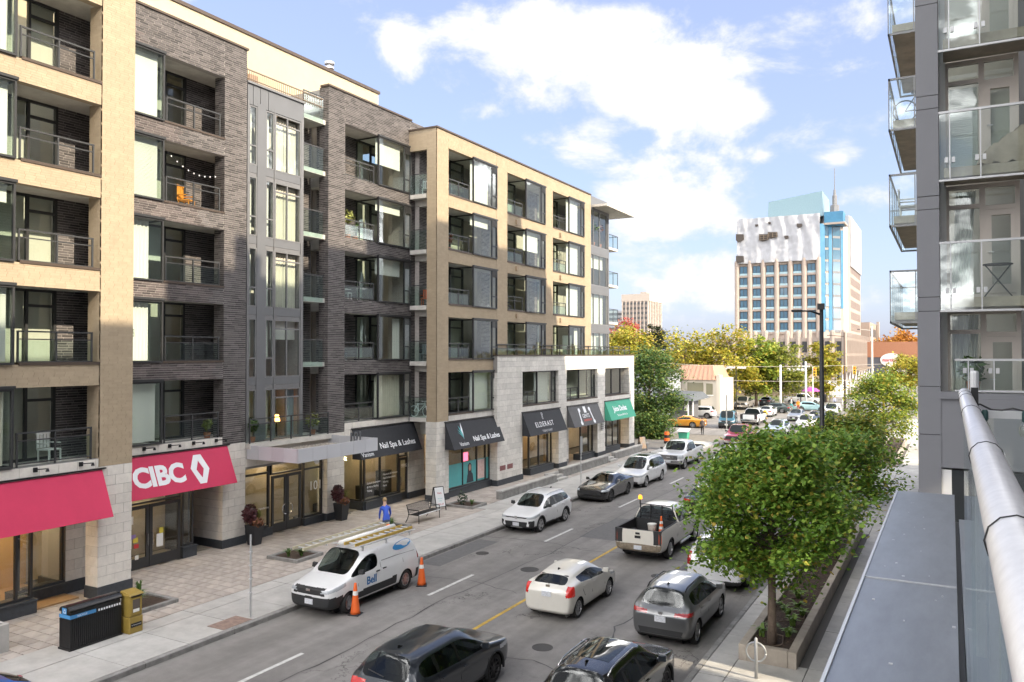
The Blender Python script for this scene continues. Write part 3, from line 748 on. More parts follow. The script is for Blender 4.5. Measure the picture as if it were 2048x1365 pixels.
# podium
ops = [(46.31, 51.8), (53.17, 59.0), (60.6, 66.1)]
pr = [(43.0, 46.31), (51.8, 53.17), (59.0, 60.6), (66.1, 67.35)]
for (a, e) in pr:
    pier('stone', PX - .8, PX, a, e, .5, 7.15); MB().box(PX - .83, PX + .04, a - .03, e + .03, GZ, .5).build('base_course', m_base, LB)
for (z0, z1) in ((7.15, 8.2),):
    MB().box(PX - .5, PX - .012, 43.0, 67.35, z0, z1).build('wall', m_joint, LB); stone_face((PX - .012, 43.0, z0), UY, NX, 24.35, z1 - z0)
for (a, e) in ops:
    MB().box(PX - .5, PX - .012, a, e, 3.7, 4.85).build('wall', m_joint, LB); stone_face((PX - .012, a, 3.7), UY, NX, e - a, 1.15)
    MB().box(PX - .55, PX + .02, a, e, 4.85, 4.93).build('sill', m_cap, LB)
MB().box(PX - .5, PX + .06, 42.97, 67.4, 8.2, 8.27).build('flashing', m_cap, LB)
MB().box(-30, PX - .5, 43.0, 67.3, 7.6, 7.9).build('terrace_slab', m_conc, LB)
railing(PX - .25, 43.4, 66.9, 8.0, .95, step=1.3)
for yy in (54.6, 60.4): MB().box(-25.6, -24.9, yy, yy + .08, 8.0, 9.7).build('privacy_screen', mat('frosted_screen', (.45, .5, .5), .3), LB)
for ci, (a, e) in enumerate(ops):
    b_ = a + (e - a) * .46
    back_wall(-26.3, a, e, 4.9, 7.15, a + .2, b_ + .8, [])
    if ci < 2:
        railing(PX - .3, a + .03, b_ - .1, 4.95, .85, step=1.2); bay(PX - .3, -26.3, b_, e - .05, 4.93, 7.13, 'l', ['slat', 'none', ''][ci])
    else:
        f = MB(); rect_frame(f, PX - .3, a + .02, e - 1.2, 4.95, 7.13, .08, .1, vs=[a + 2.2]); fo = f.build('window', m_frame, LB); pane_x(PX - .36, a + .1, e - 1.3, 5.0, 7.05, fo)
    MB().box(-27, PX - .5, a, e, 7.16, 7.3).build('ceiling_slab', m_conc, LB)
MB().box(-30.3, -28.9, 5, 67, .2, 4.6).build('rear_wall', mat('shop_interior', (.42, .36, .27), .9, var=.2, scale=.7), LB)
MB().box(-29, PX - 1.2, 67.2, 67.35, .2, 8.1).build('wall', m_joint, LB)
MB().box(-28.9, -25.35, 8, 18, 3.72, 4.4).build('ceiling_slab', mat('shop_ceiling', (.5, .49, .46), .9), LB)
MB().box(-28.9, -27.25, 18, 37, 3.72, 4.4).build('ceiling_slab', m_conc, LB)
MB().box(-28.9, -25.35, 38, 43, 3.72, 4.4).build('ceiling_slab', mat('shop_ceiling', (.5, .49, .46), .9), LB)
MB().box(-28.9, -25.0, 43, 67, 3.85, 4.6).build('ceiling_slab', m_conc, LB)
MB().box(-28.9, -27.35, 18.2, 43, .1, .17).build('shop_floor', mat('shop_floor_tile', (.3, .27, .22), .4, var=.1), LB)
# ---- shopfronts, awnings and lettering (parts of the building)
m_red = mat('red_awning', (.56, .035, .10), .75, var=.05, scale=1.5)
m_blkawn = mat('charcoal_awning', (.028, .03, .036), .8, var=.1)
m_gryawn = mat('grey_awning', (.10, .10, .105), .8, var=.1)
m_grnawn = mat('green_awning', (.06, .36, .24), .75, var=.06)
m_sign = mat('white_lettering', (.8, .82, .85), .6)
m_signg = mat('grey_lettering', (.45, .46, .48), .6)
m_teal = mat('teal_lettering', (.08, .42, .45), .6)
def awning(y0, y1, Xw, m, name='awning', top=4.45, bot=2.95, out=.62, lights=0):
    b = MB(); xw = Xw + .04
    A = (xw, y0, top); B_ = (xw, y1, top); C_ = (xw + out, y1 , bot); D = (xw + out, y0, bot)
    b.prism([A, B_, C_, D], (-.03, 0, -.012))
    b.prism([(xw, y0, top - .02), (xw + out - .02, y0, bot), (xw, y0, bot)], (0, .015, 0)); b.prism([(xw, y1 - .015, top - .02), (xw + out - .02, y1 - .015, bot), (xw, y1 - .015, bot)], (0, .015, 0))
    o = b.build(name, m, LB)
    u = Vector((0, 1, 0)); dn = Vector((out, 0, bot - top)); ln = dn.length; up = -dn.normalized(); n = u.cross(up)
    if n.x < 0: n = -n
    def P(s, t, lift=.006):     # s along, t up from the lower edge
        return Vector(D) + u * s + up * t + n * lift
    bar_ = MB(); bar_.box(xw - .02, xw + .05, y0 - .08, y1 + .12, top + .02, top + .07); bar_.build('awning_bar', m_black, o)
    for i in range(lights):
        yy = y0 + (y1 - y0) * (i + .5) / lights
        l = MB(); l.box(Xw, Xw + .06, yy - .06, yy + .06, top + .2, top + .34); l.tube([(Xw + .05, yy, top + .28), (Xw + .5, yy + .1, top + .33)], .016, 6); l.lathe([(.03, 0), (.06, -.1)], 8, (Xw + .5, yy + .1, top + .34)); l.build('awning_lamp', m_black, o)
    return o, u, up, n, P
def wtext(aw, txt, size, s, t, m, **kw):
    o, u, up, n, P = aw; p = P(s, t)
    return text(txt, size, p, u, up, m, o, extrude=.003, **kw)
def logo_poly(aw, pts, m, name='emblem', parent=None):
    o, u, up, n, P = aw; b = MB(); b.prism([tuple(P(s, t, .004)) for s, t in pts], tuple(n * .006)); return b.build(name, m, o)
def shop(Xp, y0, y1, z0, z1, vs, hs=(), name='shop_window', kick=True, mf=None, glass=None, d=.12):
    f = MB(); zb = z0
    rect_frame(f, Xp, y0, y1, zb, z1, .08, d, vs=vs, hs=hs)
    fo = f.build(name, mf or m_frame, LB)
    ys = [y0] + list(vs) + [y1]
    for i in range(len(ys) - 1): pane_x(Xp - .05, ys[i] + .05, ys[i + 1] - .05, zb + .08, z1 - .08, fo, glass or m_shopglass)
    if kick:
        MB().box(Xp - .6, Xp + .14, y0 - .05, y1 + .06, GZ, z0 - .06).build('bulkhead', m_base, LB)
        MB().box(Xp - .6, Xp + .18, y0 - .06, y1 + .08, z0 - .06, z0 - .005).build('window_ledge', m_base, LB)
    return fo
def door_pair(Xp, y0, y1, z1, parent_label=None, m=None, handle='ring', n=2):
    w = (y1 - y0) / n
    for i in range(n):
        a, e = y0 + w * i + .012, y0 + w * (i + 1) - .012
        d = MB(); rect_frame(d, Xp, a, e, GZ + .02, z1, .13, .06); d.box(Xp - .058, Xp - .002, a + .13, e - .13, GZ + .15, GZ + .42)
        do = d.build('door', m or m_frame, LB); pane_x(Xp - .03, a + .12, e - .12, GZ + .4, z1 - .12, do, m_shopglass)
        hy = e - .09 if i == 0 and n == 2 else a + .09
        sgn = 1 if i == 0 and n == 2 else -1
        h = MB()
        if handle == 'ring': h.tube([(Xp + .05, hy - sgn * .25 * math.cos(t * PI / 8 - PI / 2) * .9, 1.15 + .24 * math.sin(t * PI / 8 - PI / 2)) for t in range(9)], .018, 6)
        else: h.tube([(Xp, hy, 1.0), (Xp + .07, hy, 1.0), (Xp + .07, hy, 1.45), (Xp, hy, 1.45)], .015, 6)
        h.build('handle', mat('steel_handle', (.6, .6, .6), .25, metal=.9), do)
# bank, left window
aw = awning(8, 16.9, TX, m_red, lights=6)
shop(-25.5, 9, 15.0, .6, 3.7, [11.2, 13.1, 14.5])
f = MB(); f.box(-27.0, -25.4, 15.0, 15.08, .55, 3.7); MB().box(-26.6, -26.5, 15.1, 16.68, .5, .62).build('window_ledge', m_base, LB)
shop(-26.55, 15.12, 16.66, .55, 3.7, [], glass=m_shopglass)
MB().box(-28.85, -28.8, 9, 16.7, .2, 3.7).build('lit_wall', m_roomwarm, LB)
MB().box(-28.8, -25.6, 8.5, 16.6, .1, .2).build('shop_floor', mat('wood_floor', (.38, .24, .12), .5, var=.2, stretch=(8, 1, 1)), LB)
for (yy, w) in ((10.5, .9), (13.3, 1.1)):
    MB().box(-28.2, -27.4, yy, yy + w, .2, 1.25).build('bank_counter', mat('counter_wood', (.4, .22, .09), .5, var=.15), LB)
# bank entrance
aw = awning(18.2, 23.85, DX, m_red, lights=5)
wtext(aw, 'CIBC', 1.04, .98, .44, m_sign, bold=.045, spacing=.98)
cx, cy, s_ = 4.0, .80, .40
def loz(k): return [(cx - .44 * k, cy + .08 * k), (cx - .16 * k, cy + .62 * k), (cx + .20 * k, cy + .62 * k), (cx + .46 * k, cy - .02 * k), (cx + .16 * k, cy - .60 * k), (cx - .16 * k, cy - .60 * k)]
L_ = loz(.98)
inn = [(cx - .17, cy + .0), (cx + .0, cy + .36), (cx + .18, cy + .0), (cx + .02, cy - .36)]
logo_poly(aw, [L_[0], L_[1], inn[1], inn[0]], m_sign); logo_poly(aw, [L_[1], L_[2], (cx + .09, cy + .18), inn[1]], m_sign); logo_poly(aw, [L_[2], L_[3], inn[2], (cx + .09, cy + .18)], m_sign)
logo_poly(aw, [L_[3], L_[4], inn[3], inn[2]], m_sign); logo_poly(aw, [L_[4], L_[5], (cx - .08, cy - .18), inn[3]], m_sign); logo_poly(aw, [L_[5], L_[0], inn[0], (cx - .08, cy - .18)], m_sign)
door_pair(-27.0, 18.9, 21.75, 2.55, handle='bar')
shop(-27.02, 18.9, 21.75, 2.6, 3.7, [], kick=False, name='transom')
shop(-27.05, 21.85, 22.4, .6, 3.7, [])
m_stk = [mat('paper_white', (.75, .75, .72), .8), mat('sticker_purple', (.3, .22, .5), .7), mat('sticker_red', (.6, .06, .06), .7), mat('sticker_yellow', (.7, .6, .08), .7), mat('sticker_blue', (.08, .2, .5), .7)]
for (yy, zz, w, h, i) in ((19.3, 1.9, .32, .3, 0), (19.5, 1.35, .22, .16, 1), (19.62, 1.2, .2, .18, 3), (19.28, 1.05, .2, .22, 2), (19.65, .98, .2, .15, 2), (19.15, .7, .16, .12, 4), (19.7, .55, .15, .16, 0), (20.75, 1.35, .18, .22, 3), (20.62, .85, .3, .5, 0)):
    MB().box(-26.985, -26.98, yy, yy + w, zz, zz + h).build('door_notice', m_stk[i], LB)
MB().box(-28.8, -27.4, 22.42, 22.5, .2, 3.7).build('wall', m_frame, LB)
# lobby entrance with metal canopy
shop(-27.1, 24.92, 26.6, .5, 3.4, [], hs=[(2.95, 24.95, 26.6)])
door_pair(-27.1, 26.72, 28.62, 2.75)
shop(-27.12, 26.7, 28.64, 2.8, 3.4, [], kick=False, name='transom')
shop(-27.1, 28.75, 30.05, .5, 3.4, [], hs=[(2.8, 28.78, 30.02)])
text('101', .62, (-27.085, 29.1, 1.75), (0, 1, 0), (0, 0, 1), m_sign, LB, extrude=.002)
text('Dr. Sakellarios', .14, (-27.085, 25.7, 1.35), (0, 1, 0), (0, 0, 1), m_sign, LB, extrude=.002)
m_can = mat('silver_canopy_panel', (.60, .61, .65), .4, metal=.25, rnd=.05)
x0c, x1c, y0c, y1c, z0c, z1c = DX + .01, -23.8, 24.94, 30.2, 3.76, 4.35
MB().box(x0c, x1c - .06, y0c + .06, y1c - .06, z0c + .04, z0c + .2).build('canopy_deck', m_conc, LB)
n_ = 6
for i in range(n_):      # fascia panels on the street side
    a = y0c + (y1c - y0c) * i / n_; e = y0c + (y1c - y0c) * (i + 1) / n_
    MB().box(x1c - .06, x1c, a + .006, e - .006, z0c, z1c).build('canopy_panel', m_can, LB)
for i in range(4):
    a = x0c + (x1c - .07 - x0c) * i / 4; e = x0c + (x1c - .07 - x0c) * (i + 1) / 4
    MB().box(a + .006, e - .006, y0c, y0c + .06, z0c, z1c).build('canopy_panel', m_can, LB); MB().box(a + .006, e - .006, y1c - .06, y1c, z0c, z1c).build('canopy_panel', m_can, LB)
gb = MB()
for i in range(2600):
    x, y = rr.uniform(x0c + .1, x1c - .12), rr.uniform(y0c + .12, y1c - .12); s = rr.uniform(.015, .035); z = z0c + .2 + rr.uniform(0, .04)
    gb.add([(x - s, y - s, z), (x + s, y - s * .6, z), (x + s * .7, y + s, z), (x - s, y + s * .8, z), (x, y, z + s * 1.1)], [(0, 1, 4), (1, 2, 4), (2, 3, 4), (3, 0, 4)])
gb.build('roof_gravel', mat('gravel_stone', (.42, .38, .33), .9, isl=.5), LB, kind='stuff')
MB().box(x0c + .1, x1c - .1, y0c + .1, y1c - .1, z0c + .2, z0c + .21).build('canopy_membrane', mat('brown_gravel', (.3, .26, .22), .95, var=.3, scale=30), LB)
text('101', .62, (x1c - .3, 28.5, z1c - .06), (0, 1, 0), (0, 0, 1), mat('steel_numerals', (.25, .26, .28), .3, metal=.8), LB, extrude=.03)
MB().lathe([(.02, 3.72), (.1, 3.68), (.12, 3.6), (.05, 3.5)], 12, (x1c - .5, 26.6, 0)).build('lamp', m_white, LB)
# nail spa (left)
aw = awning(31.9, 37.2, DX, m_blkawn)
wtext(aw, 'Nail Spa & Lashes', .44, 1.72, .42, m_sign, bold=.006); wtext(aw, 'Vanism', .33, .1, .12, m_sign)
shop(DX - .15, 33.1, 36.1, .6, 3.5, [34.45])
f = MB(); f.box(-28.6, DX - .3, 33.0, 33.08, .6, .68); f.box(-28.6, DX - .3, 33.0, 33.08, 3.4, 3.5); f.box(DX - .4, DX - .28, 33.0, 33.08, .68, 3.4); fo = f.build('shop_window', m_frame, LB); pane_y(33.03, -28.6, DX - .38, .68, 3.4, fo, m_shopglass)
MB().box(-28.6, DX - .1, 32.95, 33.12, GZ, .58).build('bulkhead', m_base, LB)
shop(-28.4, 31.4, 33.0, .6, 3.6, [])
door_pair(DX - .2, 36.15, 36.92, 2.5, n=1, handle='bar'); shop(DX - .22, 36.12, 36.95, 2.55, 3.5, [], kick=False, name='transom')
text('99½', .3, (DX - .19, 36.35, 1.95), (0, 1, 0), (0, 0, 1), m_sign, LB, extrude=.002)
for i, t in enumerate(('Manicure & Pedicure', 'Nail Enhancement', 'Waxing', 'Facial')): text(t, .15, (DX - .14, 34.65, 1.75 - i * .2), (0, 1, 0), (0, 0, 1), m_sign, LB, extrude=.002)
for i, t in enumerate(('Eyelash Extensions', '& Micro Blading', 'Tinting')): text(t, .15, (DX - .14, 33.3, 1.45 - i * .2), (0, 1, 0), (0, 0, 1), m_sign, LB, extrude=.002)
m_neon = mat('warm_tube_lamp', (1, .9, .5), .5, emit=(1, .86, .4), es=5)
ch = MB()
for i in range(6):
    a = i * PI / 6; ch.bar((-27.9 - .4 * math.cos(a), 32.2 - .4 * math.sin(a), 2.9 + .12 * (i % 3)), (-27.9 + .4 * math.cos(a), 32.2 + .4 * math.sin(a), 2.9 - .1 * (i % 2)), .03)
ch.build('chandelier', m_neon, LB)
for (x, y, w, h) in ((-28.3, 34.0, 1.2, 1.0), (-28.2, 35.6, .8, 1.6), (-28.5, 31.9, .8, .9)):
    MB().box(x, x + .5, y, y + w, .2, .2 + h).build('shop_shelf', mat('dark_shop_furniture', (.04, .035, .03), .5), LB)
# nail spa (right) with posters
aw = awning(37.55, 43.3, TX, m_blkawn)
wtext(aw, 'Nail Spa & Lashes', .43, 2.3, .32, m_sign, bold=.006); wtext(aw, 'Vanism', .33, .75, .16, m_sign)
def leaf(aw, s, t, h, m, bend):
    pts = []
    for i in range(9):
        a = i / 8; pts.append((s + bend * a * a * h + .10 * h * math.sin(a * PI) * .9, t + h * a))
    for i in range(8, -1, -1):
        a = i / 8; pts.append((s + bend * a * a * h - .06 * h * math.sin(a * PI), t + h * a))
    logo_poly(aw, pts[:-1], m)
for (bd, hh, m) in ((.12, 1.0, m_sign), (-.25, .85, m_teal), (-.6, .66, m_teal), (-.95, .48, m_teal)): leaf(aw, 1.35, .52, hh, m, bd)
shop(TX - .25, 38.0, 43.0, .55, 3.6, [39.9, 41.5, 42.5])
m_ptr = mat('poster_teal', (.10, .42, .43), .5, var=.08, scale=2)
for (a, e) in ((38.1, 39.85), (39.95, 41.45), (41.55, 42.45), (42.55, 42.9)): MB().box(TX - .30, TX - .295, a, e, .65, 1.95).build('poster', m_ptr, LB)
MB().box(TX - .29, TX - .286, 41.62, 42.42, .75, 1.9).build('poster', mat('poster_pink', (.65, .42, .38), .5, col2=(.75, .62, .58), scale=6), LB)
b = MB(); b.add([(TX - .288, 40.35, .68), (TX - .288, 41.15, .68), (TX - .288, 41.05, 1.15), (TX - .288, 40.85, 1.3), (TX - .288, 40.6, 1.3), (TX - .288, 40.45, 1.15)], [(0, 1, 2, 3, 4, 5)]); b.build('poster_figure', mat('poster_ink', (.03, .035, .05), .5), LB)
b = MB(); b.add([(TX - .287, 40.73 + .13 * math.cos(a * PI / 6), 1.55 + .2 * math.sin(a * PI / 6)) for a in range(12)], [tuple(range(12))]); b.build('poster_figure', mat('poster_skin', (.5, .3, .22), .5), LB)
b = MB(); b.add([(TX - .2875, 40.7 + (.2 + .04 * (a % 2)) * math.cos(a * PI / 6), 1.57 + .27 * math.sin(a * PI / 6) - (.25 if 6 < a < 12 else 0)) for a in range(12)], [tuple(range(12))]); b.build('poster_figure', mat('poster_ink'), LB)
for (yy, zz, w, h) in ((40.0, 2.75, .35, .35), (41.6, 2.95, .5, .3), (40.0, 2.0, .5, .5)): MB().box(TX - .29, TX - .28, yy, yy + w, zz, zz + h).build('neon_sign', mat('neon_pink', (.7, .08, .15), .5, emit=(1, .12, .2), es=.8), LB)
for i in range(2): MB().box(PX, PX + .02, 43.3 + i * .95, 44.0 + i * .95, 1.05, 1.35).build('plaque', mat('plaque_brown', (.22, .08, .08), .5, var=.4, scale=20), LB)
# three shops in the podium
aw = awning(46.2, 51.9, PX, m_blkawn)
wtext(aw, 'ELDERAST', .5, 1.2, .52, m_sign, spacing=1.25); wtext(aw, 'TOBACCONIST', .22, 1.9, .14, m_signg); wtext(aw, 'P', .5, 2.5, 1.15, m_signg); wtext(aw, 'd', .42, 2.45, 1.02, m_signg)
shop(PX - .35, 47.9, 51.4, .6, 3.75, [49.4, 50.8]); shop(-26.2, 46.4, 47.8, .3, 3.7, [], kick=False, name='shop_door')
aw = awning(53.2, 58.9, PX, m_gryawn)
for s in (1.45, 3.75): logo_poly(aw, [(s, .3), (s + .16, .25), (s + .3, 1.15), (s + .14, 1.2)] if s < 2 else [(s, .25), (s + .16, .3), (s + .02, 1.2), (s - .14, 1.15)], m_sign)
for (s, t) in ((1.5, .25), (1.75, 1.25), (3.85, .25), (3.65, 1.25)): logo_poly(aw, [(s + .2 * math.cos(k * PI / 4), t + .17 * math.sin(k * PI / 4)) for k in range(8)], m_sign)
wtext(aw, "GENTS", .42, 2.0, .62, m_sign); wtext(aw, 'BARBERSHOP', .24, 2.02, .34, mat('red_lettering', (.6, .1, .08), .6)); logo_poly(aw, [(2.55, 1.0), (3.0, 1.0), (3.0, 1.5), (2.55, 1.5)], m_sign)
shop(PX - .4, 56.6, 59.0, .6, 3.75, [58.2]); MB().box(-26.2, PX - .5, 53.2, 54.6, .2, 3.7).build('wall', m_joint, LB); stone_face((PX - .512, 53.2, .5), UY, NX, 1.4, 3.2)
MB().box(-27.2, -27.1, 54.6, 56.6, .2, 3.7).build('lit_wall', m_roomwarm, LB)
aw = awning(60.4, 66.1, PX, m_grnawn)
wtext(aw, 'Juice Dudez', .62, 1.2, .72, m_sign, bold=.02); wtext(aw, 'The Love of All We Do', .24, 1.6, .28, m_sign)
shop(PX - .4, 60.7, 64.6, .6, 3.75, [61.9, 63.3])
sp = MB().lathe([(.11, 2.2), (.13, 2.25), (.13, 3.05), (.11, 3.1)], 12, (PX + .2, 59.6, 0)); sp.build('barber_pole', mat('barber_pole_white', (.7, .7, .7), .4), LB)
for i in range(5): MB().tube([(PX + .2 + .133 * math.cos(t * .5), 59.6 + .133 * math.sin(t * .5), 2.28 + i * .16 + t * .012) for t in range(13)], .02, 5).build('barber_stripe', m_black, LB)
# ---- finish: turn collected bricks and blocks into geometry
CAMP = Vector((0, 0, 8.3))
def face_box(q, proud, gap):
    x, y, z, u, n, w, h = q; g = gap / 2
    p = [(x + u[0] * g, y + u[1] * g, z + g), (x + u[0] * (w - g), y + u[1] * (w - g), z + g), (x + u[0] * (w - g), y + u[1] * (w - g), z + h - g), (x + u[0] * g, y + u[1] * g, z + h - g)]
    t = [(a + n[0] * proud, b + n[1] * proud, c) for a, b, c in p]
    i = [(a - n[0] * .02, b - n[1] * .02, c) for a, b, c in p]
    flip = (u[0] * n[1] - u[1] * n[0]) > 0
    fs = [(4, 5, 6, 7), (0, 1, 5, 4), (1, 2, 6, 5), (2, 3, 7, 6), (3, 0, 4, 7)]
    if flip: fs = [f[::-1] for f in fs]
    return i + t, fs
def dist(q): return (Vector(q[:3]) - CAMP).length
for kind, m, gap, pr_ in (('dark', m_dark, .02, .014), ('tan', m_tan, .006, .009)):
    L = sorted(acc[kind], key=dist)
    vis = [q for q in L if q[1] > 13.6]
    first = [q for q in vis if q[4] == NX and q[5] > .3 and q[1] > 19][:300] if kind == 'dark' else []
    fs_ = set(id(q) for q in first)
    cache = {}
    for q in first:
        key = (round(q[5], 3), round(q[6], 3))
        if key not in cache:
            b = MB(); vs, fs = face_box((0, 0, 0, q[3], q[4], q[5], q[6]), pr_, gap); b.add(vs, fs); cache[key] = b.mesh('brick', mat('dark_brick_single', (.115, .095, .092), .62, rnd=.55, var=.15, scale=9))
        o = new_obj('brick', cache[key], LB); o.location = q[:3]
    b = MB()
    for q in L:
        if id(q) in fs_: continue
        vs, fs = face_box(q, pr_, gap); b.add(vs, fs)
    b.build('brickwork', m, LB, kind='stuff')
L = sorted(blocks, key=dist)
L = [q for q in L if q[1] > 12.5 or q[1] + q[5] > 12.5]
for q in L[:300]:
    b = MB(); vs, fs = face_box(q, .016 + rr.uniform(0, .005), .012); b.add(vs, fs)
    b.build('stone_block', m_stone, LB)
b = MB()
for q in L[300:]:
    vs, fs = face_box(q, .016, .012); b.add(vs, fs)
b.build('stone_blocks', m_stone_i, LB, kind='stuff')
# ================================================================ the grey glass building on the camera's side
RB = thing('apartment_building', 'grey panel apartment tower with glass balconies at the right edge', 'building', (3, 21, 0))
m_gp = mat('grey_cladding_panel', (.22, .225, .245), .5, var=.04, scale=.8, rnd=.03)
m_taupe = mat('taupe_window_frame', (.62, .56, .50), .5)
m_rglass = glass_mat('balcony_glass_clear', (.93, .965, .955), base=.07, gain=.5)
m_alu = mat('white_aluminium', (.62, .63, .64), .4, metal=.3)
m_soff = mat('soffit_concrete', (.5, .43, .34), .85, var=.2, scale=2, dirt=.15)
m_dwin = mat('dark_room', (.10, .11, .11), .9)
# masses behind (they shade the street) with stepped roofs
def mass(x0, y0, y1, h, z0=.1): MB().box(x0, 22, y0, y1, z0, h).build('wall', m_gp, RB)
mass(1.6, -30, 16.3, 26.8); mass(1.6, 22.6, 23.9, 30.5); mass(1.6, 16.35, 19.7, 30.6, 30.0) if False else None
for (a, e, h) in ((16.3, 19.7, 30.6), (19.7, 20.45, 32.1), (20.45, 22.6, 30.5), (23.9, 28.5, 32.3), (28.5, 33.8, 33.2), (33.8, 39.2, 33.4), (39.2, 40.6, 32.5), (40.6, 42.2, 35.8), (42.2, 45.9, 32.6), (45.9, 47.0, 30.5), (47.0, 47.9, 28.6)): mass(1.6, a, e, h, 20.0 if e < 22 else .1)
mass(1.6, 48, 62, 24.0)
# the corner column in panels
js = [0.15, 3.4, 6.48, 7.57, 9.28, 9.6, 11.6, 11.9, 13.9, 14.2, 16.3, 16.6, 19.0]
for i in range(len(js) - 1):
    MB().box(-.66, -.2, 20.5, 21.6, js[i] + .008, js[i + 1] - .008).build('cladding_panel', m_gp, RB)
MB().box(-.63, -.23, 20.53, 21.6, .15, 30).build('column_core', m_black, RB)
MB().box(-.2, 2.4, 21.95, 22.55, .15, 6.3).build('wall', m_gp, RB)
FL = [6.65 + 2.95 * k for k in range(5)]
# window wall facing the camera
MB().box(-.2, 3, 24.3, 24.4, 6, 20).build('rear_wall', mat('dim_room_wall', (.45, .42, .36), .9), RB)
for k in range(4):
    z0, z1 = FL[k] + .02, FL[k] + 2.68
    f = MB()
    for (a, e) in ((-.06, .0), (.62, .74), (1.33, 1.42)): f.box(a, e, 21.62, 21.75, z0, z1)
    for (h, a, e) in ((z0 + .04, .0, 1.33), (z1 - .5, 0, .62), (z1 - .56, .74, 1.33), (z1 - .04, 0, 1.33)): f.box(a, e, 21.64, 21.73, h - .05, h + .05)
    f.box(.74, .86, 21.6, 21.7, z0 + .1, z1 - .62); f.box(1.24, 1.33, 21.6, 21.7, z0 + .1, z1 - .62); f.box(.86, 1.24, 21.6, 21.7, z0 + .1, z0 + .3); f.box(.86, 1.24, 21.6, 21.7, z1 - .75, z1 - .62)
    fo = f.build('window_wall', m_taupe, RB)
    for (a, e, b0, b1) in ((0, .62, z0 + .09, z1 - .55), (0, .62, z1 - .45, z1 - .09), (.74, 1.33, z1 - .5, z1 - .09), (.86, 1.24, z0 + .3, z1 - .75)):
        MB().box(a, e, 21.68, 21.688, b0, b1).build('pane', m_glass, fo)
    h = MB(); h.tube([(.8, 21.6, z0 + 1.05), (.8, 21.54, z0 + 1.05), (.9, 21.54, z0 + 1.05)], .012, 6); h.build('handle', m_alu, fo)
    # blinds and curtains inside
    if k == 2:
        b = MB(); b.box(.02, .6, 21.78, 21.79, z0 + .1, z1 - .6); zz = z0 + .15
        while zz < z1 - .65: b.box(.02, .6, 21.76, 21.775, zz, zz + .03); zz += .05
        b.build('blind', m_blind, fo); MB().box(.86, 1.24, 21.78, 21.79, z0 + .3, z1 - .8).build('blind', mat('beige_blind', (.45, .42, .35), .9), fo)
    elif k in (0, 1):
        b = MB(); vs = []
        n = 40
        for i in range(n + 1):
            xx = .04 + (.42 if k == 1 else .56) * i / n; vs += [(xx + .1 * (1 if k == 1 else 0), 21.95 + .035 * math.sin(i * 1.1), z1 - .1), (xx * .8, 21.95 + .05 * math.sin(i * 1.1), z0 + .05)]
        b.add(vs, [(2 * i, 2 * i + 2, 2 * i + 3, 2 * i + 1) for i in range(n)]); b.build('curtain', m_blind, fo, smooth=True)
    else: MB().box(.02, 1.3, 21.8, 21.81, z1 - 1.3, z1 - .1).build('blind', m_blind, fo)
    MB().box(-.2, -.06, 21.6, 22.3, FL[k], FL[k] + 2.95).build('wall', m_white, RB)
def glass_front(y, x0, x1, z0, z1, xs, side=True):
    f = MB(); f.box(x0, x1, y - .03, y + .03, z1 - .05, z1); f.box(x0, x1, y - .03, y + .03, z0, z0 + .045)
    for x in xs: f.box(x - .012, x + .012, y - .02, y + .02, z0 + .04, z1 - .05)
    fo = f.build('balcony_rail', m_alu, RB)
    xe = [x0] + list(xs) + [x1]
    for i in range(len(xe) - 1):
        if xe[i + 1] - xe[i] > .06: MB().box(xe[i] + .014, xe[i + 1] - .014, y - .005, y + .005, z0 + .045, z1 - .05).build('railing_panel', m_rglass, fo)
    for x in xs:
        for s in (-.07, .07): MB().box(x + s - .035, x + s + .035, y - .03, y + .05, z0 + .42, z0 + .54).build('glass_clamp', m_alu, fo)
    return fo
for k in range(1, 5):
    z = FL[k]
    MB().box(-.1, 3, 20.62, 21.62, z - .24, z - .02).build('balcony_slab', m_soff, RB)
    glass_front(20.5, -.2, 3.0, z - .35, z + 1.24, [.02, .62, 1.9])
    MB().box(-.17, -.16, 20.55, 21.6, z - .3, z + 1.2).build('railing_panel', m_rglass, RB)
glass_front(20.9, .08, 3.0, 7.45, 8.2, [.35, .85])
MB().box(-.2, 3, 20.6, 21.6, 6.5, 7.42).build('wall', m_gp, RB); MB().box(-.22, .3, 20.45, 21.0, 7.3, 7.46).build('wall_coping', m_gp, RB)
for i in range(1): MB().box(-.2, 1.6, 20.52, 20.6, 5.75, 7.3).build('cladding_panel', m_gp, RB)
MB().box(-.2, .0, 20.56, 20.62, 3.5, 5.7).build('window', m_white, RB); MB().box(0, 1.6, 20.56, 20.62, 3.5, 5.7).build('window', mat('dark_glazing', (.03, .035, .04), .05), RB)
